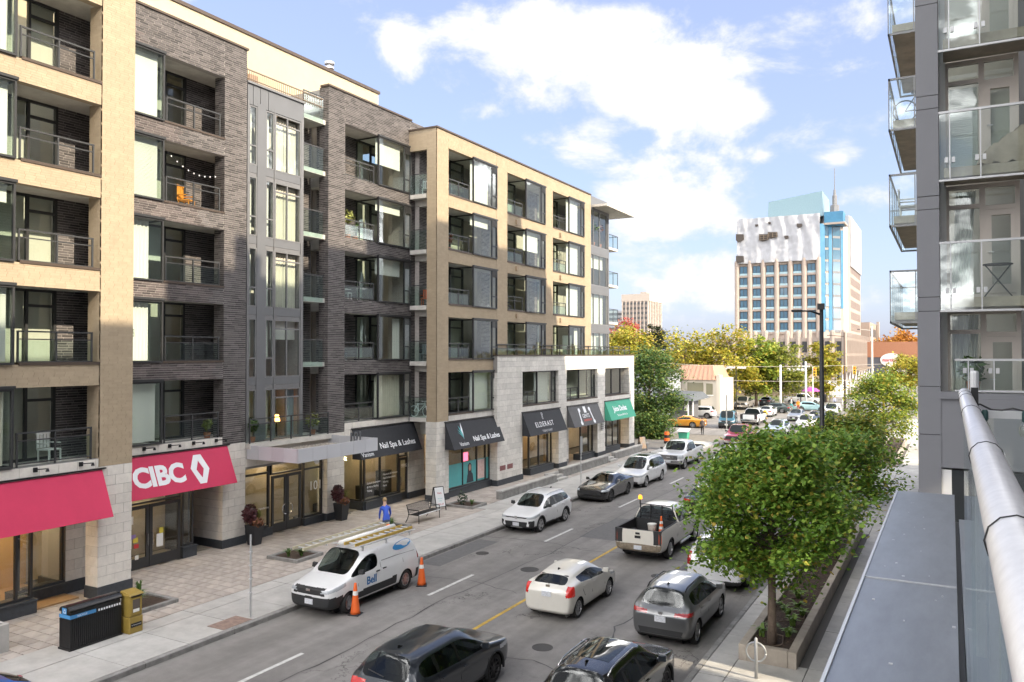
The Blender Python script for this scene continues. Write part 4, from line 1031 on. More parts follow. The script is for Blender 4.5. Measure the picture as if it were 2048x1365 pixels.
# balconies further along the street front
for k in range(1, 5):
    z = FL[k]
    MB().box(-1.5, 1.6, 27.1, 33.7, z - .24, z - .02).build('balcony_slab', m_soff, RB)
    f = MB(); f.box(-1.62, .4, 27.0, 27.05, z + 1.2, z + 1.26); f.box(-1.62, .4, 27.0, 27.05, z - .36, z - .3); f.box(-1.62, -1.57, 27.0, 33.8, z + 1.2, z + 1.26); f.box(-1.62, -1.57, 27.0, 33.8, z - .36, z - .3)
    for x in (-1.62, -.92, -.45): f.box(x, x + .03, 27.01, 27.04, z - .3, z + 1.2)
    for i in range(1, 7): f.box(-1.61, -1.58, 27 + i * 1.1, 27.03 + i * 1.1, z - .3, z + 1.2)
    f.box(-1.62, .4, 33.75, 33.8, z + 1.2, z + 1.26); f.box(-1.62, .4, 33.75, 33.8, z - .36, z - .3); f.box(-.9, -.86, 33.75, 33.8, z - .3, z + 1.2)
    fo = f.build('balcony_rail', mat('grey_rail_paint', (.3, .31, .32), .5), RB)
    MB().box(-1.6, .4, 27.02, 27.03, z - .3, z + 1.2).build('railing_panel', m_rglass, fo); MB().box(-1.6, -1.59, 27.04, 33.75, z - .3, z + 1.2).build('railing_panel', m_rglass, fo); MB().box(-1.6, .4, 33.77, 33.78, z - .3, z + 1.2).build('railing_panel', m_rglass, fo)
# ledge below the camera's balcony
m_ledge = mat('grey_metal_ledge', (.28, .30, .33), .38, metal=.35, var=.07, scale=.7, dirt=.16, dscale=2.2, stretch=(2.5, .6, 1))
for (a, e) in ((-3, 4.0), (4.0, 8.64), (8.64, 14.3)):
    MB().box(-.76, .035, a + .004, e - .004, 5.8, 6.1 + (.006 if e > 10 else 0)).build('ledge_panel', m_ledge, RB)
MB().box(-.785, -.76, -3, 14.3, 5.78, 6.115).build('ledge_edge', m_alu, RB)
for yy in (8.64,): MB().box(-.76, .03, yy - .012, yy + .012, 6.1, 6.112).build('ledge_seam', mat('sealant', (.45, .46, .48), .5), RB)
MB().box(.035, .075, -3, 12.2, 5.85, 6.07).build('ledge_gap', m_black, RB)
MB().box(.08, 1.5, -3, 12.3, 5.9, 6.09).build('ledge_panel', m_ledge, RB)
# balustrade with round steel handrail
m_steel = mat('brushed_steel', (.66, .66, .67), .42, metal=.6, var=.08, scale=30)
BR = thing('balcony_balustrade', 'brushed steel handrail over glass balustrade in the near right corner', 'railing', (.07, 2, 6.65))
hr = MB().tube([(.066, -.6, 8.08), (.066, 5.05, 8.08), (.068, 5.12, 8.082), (.07, 5.16, 8.06)], .031, 20); hr.build('handrail', m_steel, BR, smooth=True)
for (a, e) in ((-.5, 1.35), (1.4, 3.2), (3.25, 5.1)): MB().box(.060, .072, a, e, 6.2, 8.04).build('glass_panel', m_rglass, BR)
for yy in (1.38, 3.22, 5.1):
    MB().box(.11, .16, yy - .025, yy + .025, 6.65, 7.96).build('post', m_steel, BR); MB().box(.062, .12, yy - .03, yy + .03, 7.9, 7.98).build('clamp', m_steel, BR)
MB().box(.09, 1.5, 5.11, 5.12, 6.7, 7.95).build('glass_panel', m_rglass, BR)
MB().box(.09, 1.5, 5.10, 5.15, 7.95, 7.99).build('top_rail', m_alu, BR)
for x in (.5, .9): MB().box(x, x + .05, 5.08, 5.1, 6.7, 7.95).build('post', m_alu, BR)
for yy in (1.1, 2.0, 3.4, 4.4, 4.75): MB().tube([(.066 + .033 * math.cos(a * PI / 6), yy, 8.08 + .033 * math.sin(a * PI / 6)) for a in range(13)], .0013, 4).build('cable_tie', m_black, BR)
MB().box(.095, .13, 5.0, 5.06, 7.9, 8.12).build('pole_stub', m_black, BR); MB().lathe([(.02, 8.1), (.022, 8.12), (.022, 8.2), (.016, 8.21)], 10, (.1125, 5.03, 0)).build('pole_cap', m_alu, BR)
SL = thing('string_lights', 'black string light cable with glass bulb tied to the steel handrail', 'string lights', (.2, 5.2, 8))
MB().tube([(.09 + i * .05, 5.05, 8.03 - .03 * math.sin(i * .4) + .01 * math.sin(i * 2)) for i in range(20)], .005, 5).build('cable', m_black, SL)
for x in (.16, .345):
    MB().lathe([(.012, 8.0), (.016, 7.985), (.016, 7.95), (.013, 7.94)], 10, (x, 5.03, 0)).build('socket', mat('bulb_socket', (.02, .06, .06), .5), SL)
    MB().lathe([(.012, 7.94), (.026, 7.915), (.03, 7.89), (.024, 7.865), (.004, 7.855)], 12, (x, 5.03, 0)).build('bulb', glass_mat('bulb_glass', (.9, .9, .85), base=.1), SL, smooth=True)
rl = random.Random(14)
for i in range(26):      # droppings, scratches and rivets on the ledge
    x, y = rl.uniform(-.7, 0), rl.uniform(2.2, 14); s = rl.uniform(.004, .013)
    MB().lathe([(s, 6.102 + .006 * (y > 8.64)), (s * .6, 6.104 + .006 * (y > 8.64)), (.0005, 6.104 + .006 * (y > 8.64))], 6, (x, y, 0), cap=False).build('ledge_spot', m_alu if i % 3 else m_plaster, RB) if False else MB().box(x, x + s * rl.uniform(1, 3), y, y + s * rl.uniform(1, 4), 6.1, 6.1075 + .001 * (i % 3)).build('ledge_spot', m_alu, RB)
# ================================================================ vehicles
m_tyre = mat('tyre_rubber', (.018, .018, .018), .85)
m_rim = mat('alloy_rim', (.42, .42, .43), .3, metal=.8)
m_rimd = mat('dark_alloy_rim', (.05, .05, .052), .35, metal=.7)
m_well = mat('wheel_well', (.008, .008, .008), .95)
m_plas = mat('black_plastic_trim', (.022, .023, .025), .6)
m_cglass = glass_mat('car_glass', (.40, .46, .45), base=.035, rough=.02, gain=.55)
m_cdark = mat('car_glass_far', (.014, .019, .021), .03, spec=.32)
m_int = mat('car_interior', (.022, .022, .024), .8)
m_seat = mat('car_seat', (.085, .08, .078), .8)
m_pil = mat('black_pillar_gloss', (.01, .01, .011), .15)
m_lamp = mat('headlamp_lens', (.42, .45, .48), .08, spec=.8, coat=1.)
m_tail = mat('tail_lamp_lens', (.30, .008, .01), .12, coat=1.)
m_tailon = mat('lit_tail_lamp', (.36, .01, .008), .15, emit=(1, .05, .03), es=.05, coat=1.)
m_amber = mat('amber_lens', (.7, .25, .02), .2, coat=.6)
m_plate = mat('licence_plate', (.6, .62, .66), .5, var=.25, scale=25)
m_chrome = mat('chrome', (.62, .62, .63), .12, metal=1.)
m_seam = mat('panel_gap', (.01, .01, .01), .9)
def paint(name, c, metal=0., rough=.32): return mat('paint_' + name, c, rough, metal=metal, coat=1., dirt=.05, dscale=3)
_wheel = {}
def wheel_mesh(r, w, style, dark):
    key = (round(r, 2), round(w, 2), style, dark)
    if key in _wheel: return _wheel[key]
    rr_ = r * (.72 if style != 'steel' else .64)
    t = MB().lathe([(rr_, -w * .38), (r * .9, -w * .5), (r * .975, -w * .42), (r, -w * .25), (r, w * .25), (r * .975, w * .42), (r * .9, w * .5), (rr_, w * .38)], 28, axis='Y', cap=False)
    tm = t.mesh('wheel', m_tyre, True)
    b = MB(); b.lathe([(rr_ * 1.02, w * .40), (rr_ * .94, w * .42), (rr_ * .90, w * .2), (rr_ * .3, w * .12), (.001, w * .12)], 24, axis='Y', cap=False, mi=1)
    b.lathe([(rr_ * 1.02, w * .40), (rr_ * .93, w * .425), (rr_ * .9, w * .3)], 24, axis='Y', cap=False, mi=0)
    n = {'five': 5, 'multi': 10, 'six': 6, 'steel': 8}[style]
    for i in range(n):
        a = 2 * PI * i / n; ca, sa = math.cos(a), math.sin(a); hw = rr_ * {'five': .17, 'multi': .07, 'six': .12, 'steel': .15}[style]; tw = hw * (1.3 if style == 'five' else 1)
        def P(rad, off, yy): return (rad * ca - off * sa, yy, -(rad * sa + off * ca))
        b.hexa([P(rr_ * .12, -hw, w * .2), P(rr_ * .96, -tw, w * .25), P(rr_ * .96, tw, w * .25), P(rr_ * .12, hw, w * .2), P(rr_ * .12, -hw, w * .34), P(rr_ * .96, -tw * .8, w * .41), P(rr_ * .96, tw * .8, w * .41), P(rr_ * .12, hw, w * .34)])
    b.lathe([(rr_ * .24, w * .18), (rr_ * .22, w * .36), (.001, w * .37)], 12, axis='Y', cap=False)
    rm = b.mesh('rim', [m_rimd if dark else m_rim, m_rimd if style != 'steel' else m_rim])
    _wheel[key] = (tm, rm); return _wheel[key]

def make_car(name, label, cat, X, Y, face, P, col, group='vehicles on the street', lvl=3):
    """face: -1 heads towards the camera (-Y), +1 heads away; 0 heads -X; 2 heads +X. Y = position of the front axle."""
    L, W, H, wb, fo, wr = P['L'], P['W'], P['H'], P['wb'], P['fo'], P['wr']
    lx = L / 2 - fo
    if face == -1: loc, rz = (X, Y + lx, 0), -PI / 2
    elif face == 1: loc, rz = (X, Y - lx, 0), PI / 2
    elif face == 0: loc, rz = (X + lx, Y, 0), PI
    else: loc, rz = (X - lx, Y, 0), 0
    root = thing(name, label, cat, loc, rz + P.get('yaw', 0), group)
    zl, hf, hc, bf, br = P['zl'], P['hf'], P['hc'], P['bf'], P['br']
    rw = P['rw'] * W / 2
    st = []        # (s, zl, zb, zt, wf, c, tag)
    nose = P.get('nose', .5)
    st.append((0.0, zl + .14, hf - .16, hf - .10, .74 + .1 * (1 - nose), 0, 'body'))
    st.append((.07, zl + .05, hf - .10, hf - .045, .86, 0, 'body'))
    st.append((.24, zl, hf - .05, hf, .955, 0, 'body'))
    st.append((.62, zl, hf * .45 + bf * .55 - .05, hf * .6 + hc * .4, .99, 0, 'body'))
    st.append((P['sc'] - .12, zl, bf - .03, hc - .015, 1.0, 0, 'body'))
    st.append((P['sc'], zl, bf - .01, hc, 1.0, .12, 'wind'))
    s_a = P['sr']; mid = (P['sc'] + s_a) / 2
    st.append((s_a, zl, bf + .01, H - .035, 1.0, 1, 'side'))
    pil = P['pillars']; rt = P['rt']
    def zroof(s): 
        u = (s - s_a) / (rt - s_a); return H - .035 * (1 - u) ** 2 - P.get('rdrop', .05) * max(0, u - .35) ** 2 / .42
    def zb_(s): return bf + (br - bf) * (s - s_a) / (rt - s_a)
    for i, (sp, pw) in enumerate(pil):
        st.append((sp - pw / 2, zl, zb_(sp), zroof(sp), 1.0, 1, 'pillar')); st.append((sp + pw / 2, zl, zb_(sp), zroof(sp), 1.0, 1, 'side'))
    st[-1] = st[-1][:6] + (P.get('lasttag', 'side'),)
    kind = P['kind']
    if kind == 'pickup':
        st.append((rt, zl, zb_(rt), H - .05, 1.0, 1, 'cabback')); bh = P['bed']
        st.append((rt + .07, zl, bh, bh + .01, 1.0, 0, 'bed')); st.append(((rt + L) / 2, zl, bh, bh + .01, 1.0, 0, 'bed')); st.append((L - .12, zl + .02, bh, bh + .01, .99, 0, 'bed')); st.append((L - .06, zl + .22, bh, bh + .01, .975, 0, 'end'))
    else:
        st.append((rt, zl, br, zroof(rt), .995, 1, 'rear'))
        st.append((P['sg'], zl, br + .0, P['zg'], .975, P.get('cg', .35), 'deck'))
        if kind == 'sedan': st.append((L - .2, zl + .02, br - .03, P['zt'] + .01, .95, 0, 'deck'))
        st.append((L - .06, zl + .06, P['zt'] - .1, P['zt'] - .03, .91, 0, 'deck')); st.append((L, zl + .14, P['zt'] - .2, P['zt'] - .14, .82, 0, 'end'))
    vs = []; NP = 10
    for (s, a, b_, t, wf, c, tg) in st:
        w = W / 2 * wf; x = L / 2 - s
        z56 = lambda k: b_ + (t - b_) * k
        pts = [(0, a), (.80 * w, a), (.955 * w, a + .07), (w, a + .42 * (b_ - a)), (.992 * w, b_ - .11), (.955 * w, b_)]
        h6 = ((.885 * w, z56(.45)), (.74 * w, z56(.75)), (.42 * w, z56(.96)), (0, t))
        c6 = ((rw + .035, t - .16), (rw - .035, t - .055), (rw * .55, t - .008), (0, t))
        if tg == 'bed' or tg == 'end' and kind == 'pickup': h6 = ((.955 * w, b_), (.9 * w, b_), (.5 * w, b_), (0, b_))
        for q0, q1 in zip(h6, c6): pts.append((q0[0] + (q1[0] - q0[0]) * c, q0[1] + (q1[1] - q0[1]) * c))
        for sg in (1, -1):
            for (yy, zz) in pts: vs.append((x, sg * yy, zz))
    faces = []; mi = []; nst = len(st)
    names = ['body', 'windshield', 'rear_window', 'pillar']; panes = {}
    def vid(i, sg, j): return i * NP * 2 + (0 if sg > 0 else NP) + j
    for i in range(nst - 1):
        tg = st[i][6]
        for sg in (1, -1):
            for j in range(NP - 1):
                if tg == 'bed' and j >= 5: continue
                k = 0
                if j == 5 and tg in ('wind', 'side'):
                    key = (sg, i if tg == 'side' else i + 1)
                    if P.get('panel') and tg == 'side' and i > P['panel']: k = 0
                    else:
                        if key not in panes: panes[key] = len(names); names.append('side_window')
                        k = panes[key]
                elif j == 5 and tg == 'pillar' and not P.get('panel'):
                    key = ('p', sg, i)
                    if key not in panes: panes[key] = len(names); names.append('pillar')
                    k = panes[key]
                elif j >= 7 and tg == 'wind': k = 1
                elif j >= 7 and tg == 'rear' and not P.get('noglass'): k = 2
                elif j >= 7 and tg == 'cabback': k = 2
                q = (vid(i, sg, j), vid(i, sg, j + 1), vid(i + 1, sg, j + 1), vid(i + 1, sg, j))
                faces.append(q if sg < 0 else q[::-1]); mi.append(k)
    for i, fl in ((0, 1), (nst - 1, 0)):
        top = NP - 1 if not (kind == 'pickup' and i) else 5
        for j in range(top):
            q = (vid(i, 1, j), vid(i, 1, j + 1), vid(i, -1, j + 1), vid(i, -1, j)); faces.append(q if fl else q[::-1]); mi.append(0)
    me = bpy.data.meshes.new('car'); me.from_pydata(vs, [], faces); me.polygons.foreach_set('material_index', mi)
    bm = bmesh.new(); bm.from_mesh(me); bmesh.ops.remove_doubles(bm, verts=bm.verts[:], dist=.0005)
    bmesh.ops.recalc_face_normals(bm, faces=bm.faces[:])
    cr = bm.edges.layers.float.get('crease_edge') or bm.edges.layers.float.new('crease_edge')
    for e in bm.edges:
        ms = {f.material_index for f in e.link_faces}
        if len(ms) > 1: e[cr] = .55
        if kind == 'pickup' and len(e.link_faces) == 1: e[cr] = 1
    bm.to_mesh(me); bm.free()
    tmp = bpy.data.objects.new('car_tmp', me); COL.objects.link(tmp)
    md = tmp.modifiers.new('s', 'SUBSURF'); md.levels = lvl; md.render_levels = lvl
    em = bpy.data.meshes.new_from_object(tmp.evaluated_get(bpy.context.evaluated_depsgraph_get())); bpy.data.objects.remove(tmp)
    V = [v.co.copy() for v in em.vertices]; F = [tuple(p.vertices) for p in em.polygons]; K = [p.material_index for p in em.polygons]; bpy.data.meshes.remove(em)
    bvh = BVHTree.FromPolygons(V, F)
    # wheel arches
    axles = [L / 2 - fo, L / 2 - fo - wb]; RA = wr * P.get('arch', 1.17)
    inside = [any((v.x - a) ** 2 + (v.z - wr) ** 2 < RA * RA for a in axles) and abs(v.y) > .5 * W / 2 for v in V]
    keep = [i for i, f in enumerate(F) if not all(inside[v] for v in f)]
    touched = set(v for i in keep for v in F[i] if inside[v])
    for v in touched:
        a = min(axles, key=lambda q: abs(V[v].x - q)); d = Vector((V[v].x - a, 0, V[v].z - wr))
        if d.length > 1e-4: d = d.normalized() * RA; V[v].x = a + d.x; V[v].z = wr + d.z
    gm_ = m_cglass if lvl > 2 else m_cdark
    # classify body regions
    cls = {}
    mats_ = {'body': col, 'windshield': gm_, 'rear_window': gm_, 'side_window': gm_, 'pillar': m_pil, 'cladding': m_plas, 'grille': m_plas, 'headlight': m_lamp, 'taillight': P.get('tailmat', m_tail), 'bumper': P.get('bumper', m_plas), 'roof': P.get('roofmat', m_pil)}
    for i in keep:
        f = F[i]; k = K[i]; nm = names[k]; key = (k, nm)
        if nm == 'body':
            c = sum((V[v] for v in f), Vector()) / len(f); s = L / 2 - c.x
            for (rn, test) in P.get('regions', ()):
                if test(s, abs(c.y), c.z):
                    key = ((100 if c.y > 0 else 101) if rn in ('headlight', 'taillight') else 102, rn); break
        cls.setdefault(key, []).append(f)
    body = None
    for key in sorted(cls, key=lambda q: q[0]):
        fs = cls[key]; used = {}; vv = []
        for f in fs:
            for v in f:
                if v not in used: used[v] = len(vv); vv.append(V[v])
        b = MB(); b.v = [tuple(v) for v in vv]; b.f = [tuple(used[v] for v in f) for f in fs]; b.m = [0] * len(fs)
        nm = key[1]
        o = b.build(nm, mats_[nm], root, smooth=True, local=True)
        if nm == 'body': body = o
    # wells, wheels
    tw = P.get('tw', .23); tm, rm = wheel_mesh(wr, tw, P.get('rim', 'five'), P.get('darkrim', False))
    for a in axles:
        for sg in (1, -1):
            yo = W / 2 * .985
            wl = MB(); n = 14; vsw = []
            for i in range(n + 1):
                t = PI * (1.08 * i / n - .04); vsw += [(a + RA * 1.01 * math.cos(t), sg * (yo - .02), wr + RA * 1.01 * math.sin(t)), (a + RA * 1.01 * math.cos(t), sg * (yo - .42), wr + RA * 1.01 * math.sin(t))]
            wl.add(vsw, [(2 * i, 2 * i + 2, 2 * i + 3, 2 * i + 1) for i in range(n)]); wl.add([vsw[2 * i + 1] for i in range(n + 1)], [tuple(range(n + 1))])
            wl.build('wheel_arch', m_well, root, local=True)
            w = new_obj('wheel', tm, root, True); w.location = (a, sg * (yo - tw * .5 - .015), wr)
            if sg < 0: w.rotation_euler = (0, 0, PI)
            st_ = P.get('steer', 0)
            if a == axles[0] and st_: w.rotation_euler = (0, 0, (PI if sg < 0 else 0) + st_)
            rmo = new_obj('rim', rm, w, True)
            if P.get('lip'):
                lp = MB(); lp.tube([(a + RA * 1.03 * math.cos(t * PI / 14), sg * (yo - .01), wr + RA * 1.03 * math.sin(t * PI / 14)) for t in range(-1, 16)], .032, 6); lp.build('arch_trim', m_plas, root, local=True, smooth=True)
    MB().box(-L / 2 + .3, L / 2 - .3, -W * .36, W * .36, zl - .03, zl + .12).build('underbody', m_well, root, local=True)
    if lvl > 2:
        x1_, x0_ = L / 2 - P['sc'] - .25, L / 2 - rt + .05
        MB().box(x0_, x1_, -W * .40, W * .40, zl + .12, bf - .16).build('cabin_floor', m_int, root, local=True); MB().box(x1_ - .1, x1_ + .2, -W * .38, W * .38, bf - .2, bf - .05).build('dashboard', m_int, root, local=True)
        rows = [L / 2 - P['sr'] - .35] + ([L / 2 - P['sr'] - 1.25] if kind not in ('van',) and rt - P['sr'] > 1.4 else [])
        for rx_ in rows:
            for sy in (-.36, .36):
                MB().hexa([(rx_ - .2, sy - .23, bf - .25), (rx_ + .0, sy - .23, bf - .25), (rx_ + .0, sy + .23, bf - .25), (rx_ - .2, sy + .23, bf - .25), (rx_ - .32, sy - .19, bf + .16), (rx_ - .2, sy - .19, bf + .16), (rx_ - .2, sy + .19, bf + .16), (rx_ - .32, sy + .19, bf + .16)]).build('seat', m_seat, root, local=True, bevel=.04)
                MB().box(rx_ - .36, rx_ - .26, sy - .12, sy + .12, bf + .19, bf + .34).build('headrest', m_seat, root, local=True, bevel=.03)
    # surface helpers
    def side_hit(s, z, sg):
        h = bvh.ray_cast(Vector((L / 2 - s, sg * 3, z)), Vector((0, -sg, 0))); return h[0]
    def end_hit(y, z, front):
        h = bvh.ray_cast(Vector(((4 if front else -4), y, z)), Vector((-1 if front else 1, 0, 0))); return h[0]
    def top_hit(s, y):
        h = bvh.ray_cast(Vector((L / 2 - s, y, 5)), Vector((0, 0, -1))); return h[0]
    root_api = dict(side=side_hit, end=end_hit, top=top_hit, root=root, body=body, P=P)
    for ln in P.get('seams', ()):
        for sg in (1, -1):
            pts = [side_hit(s, z, sg) for (s, z) in ln]; pts = [p + Vector((0, sg * .001, 0)) for p in pts if p]
            if len(pts) > 1: MB().tube(pts, .0075, 4).build('panel_gap', m_seam, body, local=True)
    for (s, z) in P.get('handles', ()):
        for sg in (1, -1):
            p = side_hit(s, z, sg)
            if p: MB().box(p.x - .09, p.x + .09, p.y - .01, p.y + sg * .035, p.z - .016, p.z + .016).build('door_handle', P.get('handlemat', col), body, local=True, bevel=.008)
    for sg in (1, -1):
        p = side_hit(P['sc'] + .38, bf + .05, sg)
        if p:
            b = MB(); x0 = p.x; y0 = p.y
            b.hexa([(x0 - .06, y0 + sg * .06, p.z - .02), (x0 + .10, y0 + sg * .04, p.z - .02), (x0 + .06, y0 + sg * .24, p.z - .0), (x0 - .05, y0 + sg * .25, p.z - .0), (x0 - .06, y0 + sg * .05, p.z + .13), (x0 + .07, y0 + sg * .05, p.z + .11), (x0 + .04, y0 + sg * .23, p.z + .14), (x0 - .05, y0 + sg * .24, p.z + .15)])
            b.box(x0 - .03, x0 + .03, min(y0, y0 + sg * .08), max(y0, y0 + sg * .08), p.z - .0, p.z + .05)
            b.build('mirror', P.get('mirmat', col), root, local=True, bevel=.015)
    for (front, y, z, w, h, m, nm) in P.get('badges', ()):
        p = end_hit(y, z, front)
        if p:
            d = 1 if front else -1
            MB().box(min(p.x - d * .02, p.x + d * .02), max(p.x - d * .02, p.x + d * .02), y - w / 2, y + w / 2, z - h / 2, z + h / 2).build(nm, m, root, local=True)
    if P.get('rails'):
        for sg in (1, -1):
            pts = []
            for i in range(9):
                s = P['sr'] + .15 + (rt - P['sr'] - .25) * i / 8; p = top_hit(s, sg * (rw - .05))
                if p: pts.append(p + Vector((0, 0, .05 if 0 < i < 8 else .0)))
            MB().tube(pts, .018, 6).build('roof_rail', P['rails'], root, local=True, smooth=True)
    if P.get('fin'):
        p = top_hit(rt - .35, 0)
        if p: MB().hexa([(p.x + .1, -.02, p.z - .01), (p.x - .09, -.02, p.z - .01), (p.x - .09, .02, p.z - .01), (p.x + .1, .02, p.z - .01), (p.x - .04, -.006, p.z + .06), (p.x - .1, -.006, p.z + .065), (p.x - .1, .006, p.z + .065), (p.x - .04, .006, p.z + .06)]).build('antenna', m_pil, root, local=True)
    if P.get('wiper'):
        a = end_hit(-.02, P['wiper'], False); c_ = end_hit(.45, P['wiper'] + .07, False)
        if a and c_: MB().tube([a + Vector((-.02, 0, 0)), c_ + Vector((-.025, 0, 0))], .012, 5).build('wiper', m_black, root, local=True)
    if kind == 'pickup':
        bh = P['bed']; x0, x1 = L / 2 - rt - .1, -L / 2 + .09
        b = MB(); iw = W / 2 * .86; fz = zl + .42
        b.box(x1, x0, -iw, iw, fz - .05, fz); b.box(x1, x0, iw, W / 2 * .95, fz, bh + .012); b.box(x1, x0, -W / 2 * .95, -iw, fz, bh + .012); b.box(x0 - .05, x0, -iw, iw, fz, bh + .01); b.box(x1 - .02, x1 + .05, -iw, iw, fz, bh + .01)
        for a in (axles[1],):
            for sg in (1, -1): b.box(a - .5, a + .5, sg * iw if sg < 0 else iw - .2, -iw + .2 if sg < 0 else iw, fz, fz + .22)
        b.build('cargo_bed', P.get('liner', m_plas), root, local=True)
    return root_api

def sunroof(api, s0, s1, hw):
    n = 6; vs = []
    for i in range(n + 1):
        for j in range(n + 1):
            p = api['top'](s0 + (s1 - s0) * i / n, -hw + 2 * hw * j / n); vs.append(tuple(p + Vector((0, 0, .006))))
    b = MB(); b.add(vs, [(i * (n + 1) + j, i * (n + 1) + j + 1, (i + 1) * (n + 1) + j + 1, (i + 1) * (n + 1) + j) for i in range(n) for j in range(n)]); b.build('sunroof', m_cdark, api['root'], local=True, smooth=True)
def std_regions(hl=None, tl=None, grille=None, clad=None, bump=None):
    R_ = []
    if hl: R_.append(('headlight', hl))
    if tl: R_.append(('taillight', tl))
    if grille: R_.append(('grille', grille))
    if bump: R_.append(('bumper', bump))
    if clad: R_.append(('cladding', clad))
    return R_
def plate(front, z, y=0, w=.32): return (front, y, z, w, .16, m_plate, 'licence_plate')
white = paint('white', (.72, .73, .74)); offwhite = paint('off_white', (.66, .64, .58)); blackp = paint('black', (.006, .006, .007), rough=.2)
slate = paint('slate', (.022, .028, .036), .35); greyp = paint('grey', (.13, .135, .14), .6); silver = paint('silver', (.38, .39, .4), .6)
# --- cargo van
VAN = dict(kind='van', L=4.83, W=1.84, H=1.84, wb=3.06, fo=.90, wr=.335, zl=.22, hf=.98, hc=1.14, bf=1.10, br=1.12, sc=1.02, sr=1.78, rw=.80, pillars=[(2.50, .10), (3.6, .1)], rt=4.62, sg=4.74, zg=1.1, cg=.35, zt=1.05, rdrop=.03, panel=7, noglass=True, rim='steel', arch=1.14, nose=.3, steer=.30,
    regions=std_regions(hl=lambda s, y, z: s < .74 and .79 + s * .14 < z < .885 + s * .17 and y > .52 + .05 * s, grille=lambda s, y, z: s < .3 and (.72 < z < .94 and y < .62), bump=lambda s, y, z: s < .62 and z < .66 or s > 4.55 and z < .62, clad=lambda s, y, z: (1.35 < s < 3.42 and .36 < z < .36 + .22 + (s - 1.35) * .03 and y > .8) or z < .30, tl=lambda s, y, z: s > 4.62 and .95 < z < 1.5 and y > .72),
    seams=[[(1.30, 1.12), (1.34, .8), (1.38, .34)], [(2.52, 1.7), (2.54, 1.1), (2.52, .34)], [(2.6, 1.30), (3.4, 1.30), (4.5, 1.26)], [(3.75, 1.7), (3.78, 1.0)]], handles=[(2.36, 1.02), (2.72, 1.04)], handlemat=m_plas, mirmat=m_plas, badges=[plate(True, .5, .02), (True, 0, .86, .18, .07, m_chrome, 'emblem')])
van = make_car('cargo_van', 'white cargo van with ladders on its roof rack between two orange cones', 'van', -17.86, 20.09, -1, VAN, white)
vr = van['root']
p = van['side'](2.0, .70, 1)
bell = mat('blue_lettering', (.02, .14, .36), .4)
p0 = van['side'](1.75, .70, 1)
me_t = text_mesh('Bell', .36, .003, .008); me_t.materials.clear(); me_t.materials.append(bell)
me_t.transform(Matrix(((-1, 0, 0, p0.x), (0, 0, 1, p0.y + .006), (0, 1, 0, p0.z), (0, 0, 0, 1)))); new_obj('lettering', me_t, vr, True)
b = MB(); n = 16; pts = [(3.85 + .55 * math.cos(2 * PI * i / n), 1.58 + .14 * math.sin(2 * PI * i / n) + .03 * math.cos(2 * PI * i / n)) for i in range(n)]
hs = [van['side'](s, z, 1) for s, z in pts]; b.add([tuple(h + Vector((0, .006, .004))) for h in hs], [tuple(range(n))]); b.build('side_emblem', mat('blue_decal', (.03, .22, .5), .4), vr, local=True)
rk = MB()
for x in (.7, -.55, -1.9):
    rk.bar((x, -.78, 1.93), (x, .78, 1.93), .05, .04); rk.bar((x, -.78, 1.80), (x, -.78, 1.95), .05); rk.bar((x, .78, 1.80), (x, .78, 1.95), .05)
for yy in (-.8, .8): rk.bar((.9, yy, 1.97), (-2.2, yy, 1.97), .035)
rk.build('roof_rack', m_alu, vr, local=True)
m_fib = mat('yellow_fibreglass', (.50, .34, .07), .6, var=.1); 
def ladder(name, label, x0, x1, y, z, w, m, n, tilt=0):
    t = thing(name, label, 'ladder', van['root'].location + Vector((0, 0, z)), -PI / 2, 'ladders on the van')
    r_ = MB(); 
    for sg in (-1, 1): MB().bar((x0, y + sg * w / 2, 0), (x1, y + sg * w / 2, tilt), .045, .09).build('side_rail', m, t, local=True)
    for i in range(n):
        x = x0 + (x1 - x0) * (i + .7) / n; MB().tube([(x, y - w / 2, tilt * (i + .7) / n), (x, y + w / 2, tilt * (i + .7) / n)], .018, 6).build('rung', m_alu, t, local=True)
ladder('ladder', 'yellow fibreglass ladder lying on the street side of the van roof rack', 1.0, -2.15, .48, 2.04, .46, m_fib, 10)
ladder('extension_ladder', 'long pale extension ladder on the far side of the van roof rack', 2.45, -2.0, -.42, 2.10, .42, mat('pale_fibreglass', (.55, .50, .36), .6), 14, .02)
cd = thing('conduit_tube', 'white conduit tube lying between the ladders on the van', 'tube', vr.location + Vector((0, 0, 2.05)), -PI / 2); MB().tube([(1.0, .08, 0), (-1.9, .08, .02)], .085, 14).build('pipe', m_white, cd, local=True, smooth=True)
bc = thing('beacon_lamp', 'small orange beacon at the rear of the van roof rack', 'beacon', vr.location + Vector((-.05, 1.75, 1.95)), 0); MB().lathe([(.09, 0), (.09, .06)], 12).build('base', m_black, bc, local=True); MB().lathe([(.085, .06), (.08, .16), (.05, .2), (.001, .21)], 12).build('lens', mat('orange_lens', (.8, .2, .03), .2, coat=1), bc, local=True, smooth=True)
